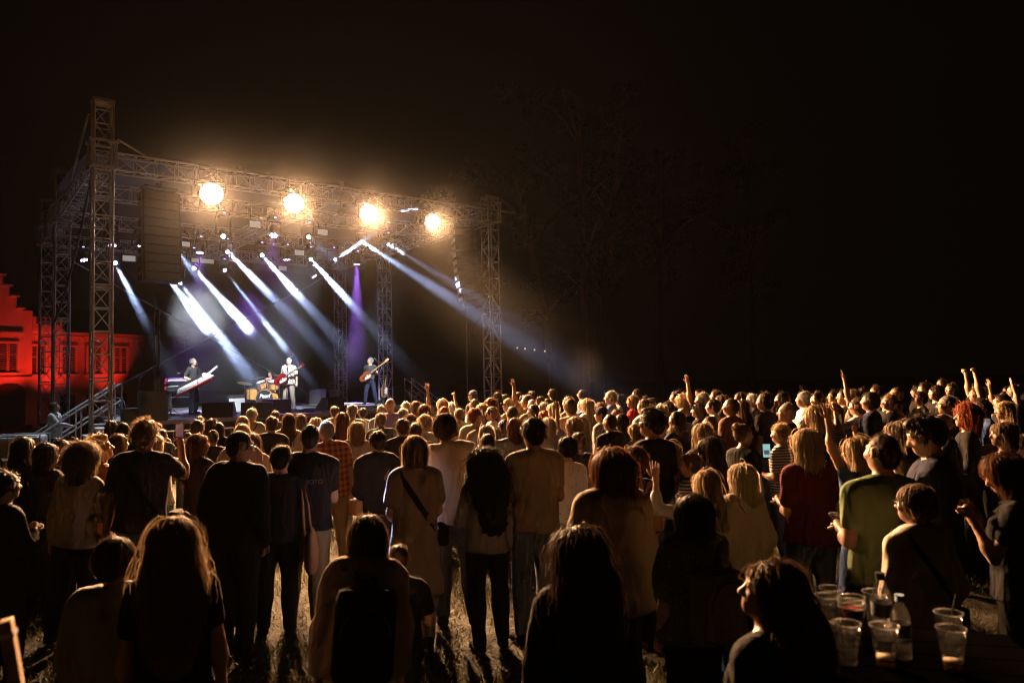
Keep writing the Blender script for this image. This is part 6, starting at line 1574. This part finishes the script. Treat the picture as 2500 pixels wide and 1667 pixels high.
# ================================================================ things people wear and hold
def fig(key):
    for l in FIG:
        if key in l: return FIG[l]
    raise KeyError(key)
def wm(o): return Matrix.Translation(o.location) @ o.rotation_euler.to_matrix().to_4x4() @ Matrix.Diagonal((*o.scale, 1))
def glasses(key, dark=False, up=0.0):
    ph, J = fig(key); H = lambda p: Vector(hp(J, p)); m = BLACKM
    mb = MB()
    for s in (-1, 1):
        mb.tube([H((s * .034 + .024 * math.cos(t), .106, 1.651 + up + .018 * math.sin(t))) for t in np.linspace(0, 6.283, 13)], .0028, 5); mb.tube([H((s * .058, .105, 1.656 + up)), H((s * .078, .04, 1.658 + up)), H((s * .082, -.02, 1.648 + up))], .003, 5)
    mb.tube([H((-.012, .107, 1.655 + up)), H((.012, .107, 1.655 + up))], .003, 5); g = mb.build('glasses', m, ph, smooth=True)
    if dark:
        for s in (-1, 1): MB().prism([tuple((H((s * .034 + .023 * math.cos(t), .106, 1.651 + up + .017 * math.sin(t)))).xy) for t in np.linspace(0, 6, 12)], 0, .001) if False else None
for k in ('short sandy hair and glasses', 'dull khaki tee', 'black jacket looking down', 'a quiff and glasses', 'beige shirt before the drum', 'glasses beside the bald', 'dark hair and glasses', 'white haired man with', 'glasses below the glossy', 'receding hair', 'heavy man with', 'sunglasses pushed', 'man in sunglasses'): glasses(k)
def torso_pt(J, z, phi, extra, sleeve=0, hem=.5):
    """Point on the clothed torso at height z in direction phi (0 = front, 90 = the wearer's right)."""
    P = shirt_prims(J, 0, hem, .012); d = np.array((math.sin(phi), math.cos(phi), 0)); c = J['U'](np.array((0, 0, z)))
    lo, hi = 0.0, .5
    for _ in range(18):
        m = (lo + hi) / 2
        if field_at(P, (c + d * m)[None])[0] < extra: lo = m
        else: hi = m
    return Vector(c + d * lo)
def ribbon(mb, pts, nor, w, th=.004):
    v = []; n = len(pts)
    for i in range(n):
        t = (pts[min(i + 1, n - 1)] - pts[max(i - 1, 0)]).normalized(); s = t.cross(nor[i]).normalized() * w / 2; q = nor[i] * th
        v += [pts[i] - s, pts[i] + s, pts[i] + s + q, pts[i] - s + q]
    f = [[4 * i + a, 4 * i + (a + 1) % 4, 4 * i + 4 + (a + 1) % 4, 4 * i + 4 + a] for i in range(n - 1) for a in range(4)]
    mb.add([tuple(p) for p in v], f)
def strap_bag(key, side, col, label, w=.03, bag=True, zl=.98):
    """Bag on a strap from one shoulder to the other hip; side = shoulder (+1 the wearer's right)."""
    ph, J = fig(key); r = empty('shoulder_bag', (0, 0, 0), 0, label, 'bag'); M = wm(ph); r.matrix_basis = M
    for back in (1, -1):
        pts = []; nor = []
        for k in range(15):
            t = k / 14; z = 1.475 - (1.475 - zl) * t ** .9; ph0 = math.radians(150 if t == 0 else 150); a = math.radians(118 + 124 * t) if back > 0 else math.radians(62 - 124 * t)
            a = a if side > 0 else -a
            p = torso_pt(J, z, a, .008); pts.append(p); nor.append(Vector((math.sin(a), math.cos(a), 0)))
        mb = MB(); ribbon(mb, pts, nor, w); mb.build('strap', cloth(col), r, smooth=False)
    if bag:
        a = math.radians(-80 * side); p = torso_pt(J, zl - .06, a, .05); b = MB().box(0, 0, 0, .09, .24, .17, bev=.025).build('bag_body', cloth(col), r, p)
strap_bag('smooth blond bob', -1, 'black', 'black crossbody bag on the beige dress', .05)
strap_bag('cream top, black strap', -1, 'black', 'black crossbody bag on the cream top by the cups', .035)
strap_bag('pale blond hair in a beige', -1, 'brown', 'thin brown crossbody bag on the beige jumper', .018)
strap_bag('long brown hair in a cream top', 1, 'char', 'dark crossbody bag on the cream top near the stage', .03)
strap_bag('grey haired man with glasses in a beige', 1, 'char', 'thin dark crossbody bag on the beige shirt', .02)
strap_bag('pale bag strap', 1, 'tan', 'tan crossbody bag on the oversized black tee', .03)
strap_bag('tousled hair in a dark tee', -1, 'black', 'black crossbody bag of the man with the raised phone', .035)
def backpack(key, col, label, w=.3, h=.42, d=.15, pocket=None, z=1.2, pat=None):
    ph, J = fig(key); r = empty('backpack', (0, 0, 0), 0, label, 'backpack', 'backpacks in the crowd'); r.matrix_basis = wm(ph)
    R = Matrix([list(q) for q in J['up']]); c = torso_pt(J, z, math.pi, 0.0) + Vector((0, -d / 2 - .012, 0)); m = cloth(col, pat)
    mb = MB().box(0, 0, 0, w, d, h, bev=.06); o = mb.build('pack', m, r, c, smooth='auto'); o.rotation_euler = R.to_euler()
    arch = [(-w * .38, -h * .36)] + [(w * .38 * math.cos(t), h * .06 + w * .42 * math.sin(t)) for t in np.linspace(math.pi, 0, 12)] + [(w * .38, -h * .36)]
    q = MB().prism(arch, 0, .05, Matrix(((1, 0, 0, 0), (0, 0, -1, 0), (0, 1, 0, 0), (0, 0, 0, 1)))).build('front_pocket', cloth(pocket or col), r, c + Vector((0, -d / 2 + .012, 0)))
    q.rotation_euler = R.to_euler()
    zp = MB().tube([(w * .40 * math.cos(t), -d / 2 - .042, h * .06 + w * .44 * math.sin(t)) for t in np.linspace(math.pi, 0, 14)], .006, 5).build('zip', BLACKM, r, c)
    MB().tube([(-.04, -d * .1, h / 2 - .01), (-.03, -d * .1, h / 2 + .05), (.03, -d * .1, h / 2 + .05), (.04, -d * .1, h / 2 - .01)], .01, 6).build('grab_loop', m, r, c)
    for s in (-1, 1):
        pts = []; nor = []
        for k in range(9):
            a = math.radians(168 - 150 * k / 8) * s; zz = 1.34 + .15 * math.sin(math.pi * min(1, k / 6)) if False else (1.36, 1.42, 1.455, 1.47, 1.465, 1.44, 1.36, 1.26, 1.16)[k]
            a = math.radians((172, 165, 150, 120, 85, 55, 40, 38, 45)[k]) * s; p = torso_pt(J, zz, a, .006); pts.append(p); nor.append(Vector((math.sin(a), math.cos(a), .4)).normalized())
        mb = MB(); ribbon(mb, pts, nor, .045, .008); mb.build('strap', m, r)
backpack('bending forward', 'black', 'bulky black backpack on the bending person', .34, .5, .2, z=1.16)
backpack('dark bob in a glittering', 'khaki', 'backpack with a tan rounded front pocket under the dark bob', .34, .44, .16, 'beige', z=1.12)
backpack('short curly chestnut', 'brown', 'small brown leather backpack under the chestnut curls', .25, .32, .11, z=1.2)
backpack('flowered backpack', 'wine', 'flowered dark backpack in the far rows', .28, .38, .12, z=1.2, pat='floral')
backpack('dark rucksack', 'black', 'dark rucksack under the short pale bob', .26, .34, .1, z=1.22)
def tote(key, col, label):
    ph, J = fig(key); r = empty('tote_bag', (0, 0, 0), 0, label, 'bag'); r.matrix_basis = wm(ph); s = J['shr']
    c = Vector(s) + Vector((.10, -.06, -.62)); v = []
    bm = bmesh.new(); bmesh.ops.create_icosphere(bm, subdivisions=3, radius=1)
    for q in bm.verts:
        t = (q.co.z + 1) / 2; q.co = Vector((q.co.x * .075 * (1.1 - .4 * t), q.co.y * .17 * (1.05 - .45 * t), q.co.z * .23))
    me = bpy.data.meshes.new('bag_body'); bm.to_mesh(me); bm.free(); [setattr(p, 'use_smooth', True) for p in me.polygons]; me.materials.append(cloth(col)); link('bag_body', me, r, c)
    for dy in (-.06, .06):
        MB().tube([c + Vector((0, dy, .18)), c + Vector((-.03, dy * .6, .42)), Vector(s) + Vector((.0, dy * .3, .075)), c + Vector((-.08, dy * .6, .45)), c + Vector((-.06, dy, .15))], .012, 6).build('handle', cloth(col), r, smooth=True)
tote('tan bag on his shoulder', 'tan', 'slouchy tan bag hanging from the shoulder of the man in black')
def hand_pt(key, n, along=.11):
    ph, J = fig(key); p = J['wr' + n] + J['hd' + n] * along; return wm(ph) @ Vector(p), ph, J
def phone(key, n, label, lit=None, pos=None, yaw=0, tiltx=0):
    p, ph, J = hand_pt(key, n, .12); p = pos or p
    r = empty('phone', p + Vector((0, 0, .04)), yaw, label, 'phone', 'phones held up'); r.rotation_euler = (tiltx, 0, yaw)
    MB().box(0, 0, 0, .078, .011, .165, bev=.005).build('phone_case', BLACKM, r)
    m = mat('lit phone screen ' + (lit or 'dim'), (.02, .02, .02), .15, var=0, emis={'white': (.75, .8, 1), 'teal': (.45, .9, .85), None: (.3, .25, .5)}[lit], estr=.6 if lit else .1)
    MB().box(0, -.0062, 0, .07, .001, .15).build('screen', m, r)
    if lit: MB().box(0, -.0072, -.02, .05, .001, .05).build('screen_picture', mat('screen picture', (.1, .1, .12), .3, var=.5, scale=60, emis=(.12, .1, .16), estr=.6), r)
phone('tousled hair in a dark tee', 'r', 'dark phone held up high by the man with tousled hair', None, yaw=.1)
phone('ginger curls', 'r', 'phone with a bright screen held up by the ginger curls', 'white', yaw=.2)
phone('fair hair in a striped tee', 'l', 'glowing phone of the fair haired youth in stripes', 'teal', pos=at(1872, 1110, 7.6), yaw=-.3, tiltx=-.6)
# ---------------------------------------------------------------- plastic cups
CUPM = clear_mat('thin clear cup', .008, .5); RIMM = clear_mat('rolled cup rim', .2)
BEER = mat('amber beer', (.75, .33, .04), .1, var=0); _b = BEER.node_tree.nodes['Principled BSDF']; _b.inputs['Transmission Weight'].default_value = .75; _b.inputs['IOR'].default_value = 1.2
FOAM = mat('beer foam', (.75, .62, .42), .8, var=.1)
def cup(p, label, h=.15, fill=.0, n=1, red=False, tilt=0.0):
    r = empty('plastic_cup', p, 0, label, 'cup', 'clear plastic cups'); R0, R1 = h * .215, h * .325; r.rotation_euler = (tilt, tilt * .4, 0)
    for k in range(n):
        z = k * .018; t = .0015
        o = MB().lathe([(R0 * .9, z + .004), (R0, z + .001), (R0 * 1.03, z + .012), (R0 + (R1 - R0) * .62, z + h * .62), (R0 + (R1 - R0) * .66, z + h * .64), (R0 + (R1 - R0) * .69, z + h * .63), (R1, z + h * .985)], 28, caps=(True, False)).build('cup_wall', CUPM, r, smooth=True)
        MB().tube([((R1 + .001) * math.cos(q), (R1 + .001) * math.sin(q), z + h * .99) for q in np.linspace(0, 6.2832, 33)], .0028, 6).build('cup_rim', RIMM, r, smooth=True)
    if fill:
        f = lambda u: R0 + (R1 - R0) * u - .004
        MB().lathe([(0, .0095), (f(.02), .0095), (f(fill), h * fill)], 28, caps=(False, False)).build('beer', BEER, r, smooth=True); MB().lathe([(f(fill) - .0004, h * fill), (f(fill) - .0008, h * fill + .006), (0, h * fill + .007)], 28, caps=(False, False)).build('foam', FOAM, r, smooth=True)
    if red: MB().lathe([(R0 * .8, .02), (R1 * .82, h * .95)], 20, caps=(True, True)).build('red_wrapper', mat('red paper', (.5, .05, .03), .6), r)
    return r
ZT = 1.1
def bar_table():
    c = on_z(2185, 1596, ZT); r = empty('bar_table', Vector((c.x, c.y, 0)), math.radians(-14), 'dark high table covered with plastic cups and bottles', 'table')
    m = mat('shade darkened wood', (.0022, .0018, .0016), 1.0, spec=0.0, var=.3, scale=3)  # near black colour stands in for the crowd's shade on the table
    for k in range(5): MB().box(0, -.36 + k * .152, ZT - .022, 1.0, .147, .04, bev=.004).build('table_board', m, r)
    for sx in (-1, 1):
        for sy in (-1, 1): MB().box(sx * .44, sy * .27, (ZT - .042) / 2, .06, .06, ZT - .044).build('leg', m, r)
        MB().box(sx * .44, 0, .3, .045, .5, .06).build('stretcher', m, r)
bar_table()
CUPS = [(2033, 1519, 0, 1, 'empty cup standing deepest on the high table'), (2024, 1541, .2, 1, 'cup with a little beer half hidden by the profile of the woman'), (2084, 1571, .3, 3, 'stack of cups with a red wrapper and beer inside'),
        (2071, 1619, 0, 1, 'empty cup at the front of the high table'), (2163, 1626, .22, 1, 'cup with beer dregs before the tall clear bottle'), (2140, 1530, .0, 1, 'cup behind the tall clear bottle'), (2320, 1590, .0, 1, 'cup with a straw leaning in it'), (2327, 1634, .2, 1, 'cup with beer dregs at the table end')]
for (x, y, f_, n_, lab) in CUPS: cup(on_z(x, y, ZT), lab, .152, f_, n_, n_ > 1)
def table_bottle(px, py, h, label, capc, lab_c):
    p = on_z(px, py, ZT); r = bottle(p, h, label, capc); return r
table_bottle(2156, 1560, .27, 'tall clear bottle with a printed wrapper and a black spout', 'black', None); table_bottle(2203, 1606, .24, 'empty water bottle with a blue cap on the high table', 'sky', None)
q = on_z(2320, 1590, ZT); o = MB().cyl((0, 0, 0), (.07, .03, .2), .0035, n=6).build('drinking_straw', BLACKM, None, q + Vector((-.02, 0, .012))); tag(o, 'black straw leaning in the cup at the table end', 'straw')
def held_cup(key, n, fill, label, pos=None):
    p, ph, J = hand_pt(key, n, .1); cup((pos or p) - Vector((0, 0, .08)), label, .14, fill)
held_cup('loose bun and black tee', 'l', .6, 'beer cup in the hand of the woman with the loose bun'); held_cup('striped tee looking', 'l', .5, 'cup in the hand of the fair haired youth'); held_cup('green polo', 'l', .4, 'cup in the hand of the man in the green polo')
# ---------------------------------------------------------------- leaning timber post at the edge
a = at(14, 1512, 2.05); b = on_z(250, 2900, 0.0)
d = (b - a); r = empty('timber_post', b, 0, 'pale planed timber post leaning in at the edge of the lawn', 'post')
R = d.to_track_quat('Z', 'Y').to_matrix()
MB().box(0, 0, -d.length / 2, .045, .03, d.length, bev=.003).build('timber', mat('pale timber', (.5, .34, .2), .6, var=.2, scale=9), r).rotation_euler = R.to_euler(); MB().box(0, .001, -d.length + .04, .049, .034, .012).build('end_band', METAL, r).rotation_euler = R.to_euler()
# ---------------------------------------------------------------- printed back of the black tee
ph, J = fig('printed lettering'); tcv = bpy.data.curves.new('print', 'FONT'); tcv.body = 'AUTOMOTO'; tcv.size = .055; tcv.align_x = 'CENTER'; tcv.align_y = 'CENTER'
tob = link('print', tcv, None); dg = bpy.context.evaluated_depsgraph_get(); tm = bpy.data.meshes.new_from_object(tob.evaluated_get(dg)); bpy.data.objects.remove(tob); tm.materials.clear(); tm.materials.append(mat('faded grey print', (.12, .11, .1), .8, var=0))
sub = bmesh.new(); sub.from_mesh(tm)
for v in sub.verts:
    p = torso_pt(J, 1.27 + v.co.y, math.pi - v.co.x / .19, .012); v.co = p
sub.to_mesh(tm); sub.free(); link('shirt_print', tm, ph)
# ---------------------------------------------------------------- the dim mass of people behind
def far_crowd():
    vs, fs, mi = [], [], []; off = 0; r_ = random.Random(9); base = []
    for k, (sx, hr, arms) in enumerate((('f', 'long', ('down', 'down')), ('m', 'short', ('down', 'down')), ('m', 'crop', ('cross', 'cross')), ('f', 'bob', ('down', 'down')))):
        M, J = figure_meshes(fem=sx == 'f', arms=arms, hair=hr, q=.2, seed=400 + k, bottom=None, sleeve=.6)
        base.append([(np.array([v.co for v in M[n].vertices]), np.array([(list(p.vertices) * 2)[:4] if len(p.vertices) == 4 else list(p.vertices) + [p.vertices[-1]] for p in M[n].polygons]), i) for i, n in ((0, 'person'), (1, 'hair'), (2, 'shirt'))])
    near = [(o.location.x, o.location.y) for o in PEOPLE]
    n = 0
    while n < 46:
        px = r_.uniform(1180, 2560); d = r_.uniform(14.0, 27.0) if px > 1560 else r_.uniform(17.5, 21.5); p = at(px, hor(px), d)
        if any((p.x - a) ** 2 + (p.y - b) ** 2 < .3 for a, b in near) or (p - T2).dot(SW) > -2.2: continue
        near.append((p.x, p.y)); n += 1; s = r_.uniform(.92, 1.06); yw = stage_yaw(p, r_.uniform(-12, 30)); Rm = rotz(yw)
        for (v, f, i) in r_.choice(base): vs.append(v @ Rm.T * s + np.array((p.x, p.y, 0))); fs.append(f + off); mi.append(np.full(len(f), i if i < 2 else 2 + r_.randint(0, 2))); off += len(v)
    F4 = np.concatenate(fs); MI = np.concatenate(mi); V = np.concatenate(vs); tri = np.concatenate([F4[:, :3], F4[:, [0, 2, 3]]]); MI = np.concatenate([MI, MI]); ok = (tri[:, 0] != tri[:, 2]) & (tri[:, 1] != tri[:, 2]) & (tri[:, 0] != tri[:, 1]); tri = tri[ok]; MI = MI[ok]
    me = raw_mesh('far_crowd', V, tri); me.materials.clear()
    for m in (SKIN['mid'], hair_mat('dark'), cloth('black'), cloth('navy'), cloth('grey')): me.materials.append(m)
    me.polygons.foreach_set('material_index', MI.astype(np.int32)); o = link('far_crowd', me); tag(o, 'dim mass of people at the back of the crowd', 'crowd', kind='stuff')
far_crowd()
# ================================================================ haze and smoke
def volume_mat(name, dens, col=(0.9, 0.9, 0.9), aniso=0.35):
    m = bpy.data.materials.new(name); m.use_nodes = True; T = m.node_tree; T.nodes.clear()
    v = T.nodes.new('ShaderNodeVolumePrincipled'); out = T.nodes.new('ShaderNodeOutputMaterial')
    v.inputs['Color'].default_value = (*col, 1); v.inputs['Density'].default_value = dens; v.inputs['Anisotropy'].default_value = aniso
    T.links.new(v.outputs[0], out.inputs['Volume']); return m
def haze():
    x0, x1, y0, y1, z0, z1 = -45, 60, -6, 85, -1.0, 24.0
    o = mesh_obj('haze', [(x, y, z) for x in (x0, x1) for y in (y0, y1) for z in (z0, z1)],
                 [[0, 1, 3, 2], [4, 6, 7, 5], [0, 4, 5, 1], [2, 3, 7, 6], [0, 2, 6, 4], [1, 5, 7, 3]])
    o.data.materials.append(volume_mat('evening haze', HAZE))
    tag(o, 'thin pale haze filling the night air', 'haze', kind='stuff')
haze()
def soft_mat(name, dens, aniso, wisp, nscale, edge=1.0):
    """Smoke whose density fades to nothing at its skin and breaks up into wisps."""
    m = bpy.data.materials.new(name); m.use_nodes = True; T = m.node_tree; T.nodes.clear(); L = T.links.new
    v = T.nodes.new('ShaderNodeVolumePrincipled'); out = T.nodes.new('ShaderNodeOutputMaterial')
    v.inputs['Color'].default_value = (.92, .92, .92, 1); v.inputs['Anisotropy'].default_value = aniso
    tc = T.nodes.new('ShaderNodeTexCoord'); a = T.nodes.new('ShaderNodeVectorMath'); a.operation = 'MULTIPLY_ADD'; a.inputs[1].default_value = (2, 2, 2); a.inputs[2].default_value = (-1, -1, -1)
    ln = T.nodes.new('ShaderNodeVectorMath'); ln.operation = 'LENGTH'; L(tc.outputs['Generated'], a.inputs[0]); L(a.outputs[0], ln.inputs[0])
    mr = T.nodes.new('ShaderNodeMapRange'); mr.interpolation_type = 'SMOOTHSTEP'; mr.inputs['From Min'].default_value = 1.0; mr.inputs['From Max'].default_value = 1 - edge; mr.inputs['To Min'].default_value = 0; mr.inputs['To Max'].default_value = dens
    L(ln.outputs['Value'], mr.inputs['Value']); res = mr.outputs[0]
    if wisp:
        n = T.nodes.new('ShaderNodeTexNoise'); n.inputs['Scale'].default_value = nscale; n.inputs['Detail'].default_value = 3; L(tc.outputs['Object'], n.inputs['Vector'])
        r2 = T.nodes.new('ShaderNodeMapRange'); r2.inputs['From Min'].default_value = .5 - .32 * (1 - wisp * .5); r2.inputs['From Max'].default_value = .62; r2.inputs['To Min'].default_value = 1 - wisp; r2.inputs['To Max'].default_value = 1.25; L(n.outputs['Fac'], r2.inputs['Value'])
        mu = T.nodes.new('ShaderNodeMath'); mu.operation = 'MULTIPLY'; L(res, mu.inputs[0]); L(r2.outputs[0], mu.inputs[1]); res = mu.outputs[0]
    L(res, v.inputs['Density']); L(v.outputs[0], out.inputs['Volume']); return m
def puff(c, ax, rad, dens, label, seed, wisp=.5, nscale=1.0, aniso=.25, edge=.9):
    bm = bmesh.new(); bmesh.ops.create_icosphere(bm, subdivisions=3, radius=1.02)
    for q in bm.verts: q.co = Vector((q.co.x * rad[0], q.co.y * rad[1], q.co.z * rad[2]))
    me = bpy.data.meshes.new('smoke'); bm.to_mesh(me); bm.free(); me.materials.append(soft_mat('smoke %d' % seed, dens, aniso, wisp, nscale, edge))
    o = link('smoke', me, None, c); o.rotation_mode = 'QUATERNION'; o.rotation_quaternion = Matrix(ax).transposed().to_quaternion()
    tag(o, label, 'smoke', kind='stuff'); return o
SA = (SU, SW, Vector((0, 0, 1)))
puff(st(5.9, 7.4, 5.2), SA, (6.6, 6.6, 4.6), 0.027, 'thin smoke drifting over the whole stage', 1, .7, .45, edge=.7)
puff(st(4.2, -0.6, 8.2), SA, (8.8, 3.8, 8.2), 0.0011, 'faint smoke added for the halo round the warm lamps on the front truss', 3, .3, .3, aniso=.7)  # smoke added to spread a halo round the lamps
_a = on_w(916, 593, W3); _b = at(1470, 938, 15.5); _d = (_b - _a); _l = _d.length; _d.normalize(); _s = _d.cross(Vector((0, 0, 1))).normalized()
puff(_a + _d * _l * .5, (_d, _s, _s.cross(_d)), (_l * .66, 2.0, 1.7), 0.0010, 'faint smoke along the two long beams towards the crowd', 4, .3, .5, aniso=.3)
def in_beam(k, t0, t1, rad, dens, label, seed, wisp=.8):
    x, y, w, x2, y2, g_, pw, sp, lab = BEAMS[k]; a = on_w(x, y, w); b = mid(x, y, x2, y2, w, g_); p = a.lerp(b, t0); q = a.lerp(b, t1); d = (q - p); l = d.length; d.normalize(); s = d.cross(Vector((0, 0, 1))).normalized()
    puff((p + q) / 2, (d, s, s.cross(d)), (l * .6, rad, rad), dens, label, seed, wisp, 2.2, edge=.5)
in_beam(3, .33, .56, 1.1, .17, 'bright white billow of smoke above the keyboard player', 11)
in_beam(2, .36, .64, .9, .14, 'bright ragged billow of smoke beside the drummer microphones', 12)
in_beam(5, .50, .78, .6, .16, 'small torn wisps of smoke above the drummer', 13, 1.0)
in_beam(6, -.1, .27, .6, .04, 'bright smoke at the mouth of the thick beam above the drummer', 14)
in_beam(7, -.1, .42, .6, .03, 'bright smoke at the mouth of the beam above the singer', 15)
in_beam(8, -.1, .44, .6, .03, 'bright smoke at the mouth of the beam past the bass player', 16)
in_beam(9, -.04, .10, .5, .05, 'bright smoke at the mouth of the lower long beam', 17)
in_beam(10, -.04, .11, .5, .05, 'bright smoke at the mouth of the upper long beam', 18)
in_beam(11, -.1, .36, .5, .05, 'bright smoke in the beam tilted into the roof', 19)
puff(at(1428, 905, 15.5), (Vector((1, 0, 0)), Vector((0, 1, 0)), Vector((0, 0, 1))), (.55, .6, .7), .009, 'small puff of breath smoke rising over the crowd', 20, 1.0, 2.5)
for k, (x, y) in enumerate(BLIND_PX):  # smoke puffs added to imitate the bloom of each lens
    puff(on_w(x, y, -.62), SA, (1.1, .8, 1.1), .005, 'small smoke puff added for the glare of a blinder lamp, ' + ('first', 'second', 'third', 'last')[k] + ' along the front truss', 30 + k, 0, 1, aniso=.3, edge=1.0)

# ================================================================ labels speak of clothing, pose and things held
import re
for o in bpy.data.objects:
    if 'label' in o:
        t = o['label'].replace('two men', 'two people').replace(' on her ', ' on the ').replace('across her ', 'across the ').replace('at her ', 'at the ').replace(' his ', ' the ').replace(' her ', ' the ').replace('above him', 'above').replace('before him', 'in front').replace('above the boy', 'above').replace('beside the boy', 'beside the small person in the sweatshirt').replace('boy with', 'small person with').replace('small child', 'small person')
        t = re.sub(r'\b(woman|man|youth|boy|child)\b', 'person', t)
        t = re.sub(r'\b(stout|heavy|broad|balding|smiling|young) (?=person|bearded|balding)', '', t); t = re.sub(r'\bbalding\b', 'short haired', t)
        o['label'] = t.replace('short haired bearded', 'bearded')
if _TMP: bpy.data.scenes.remove(_TMP)
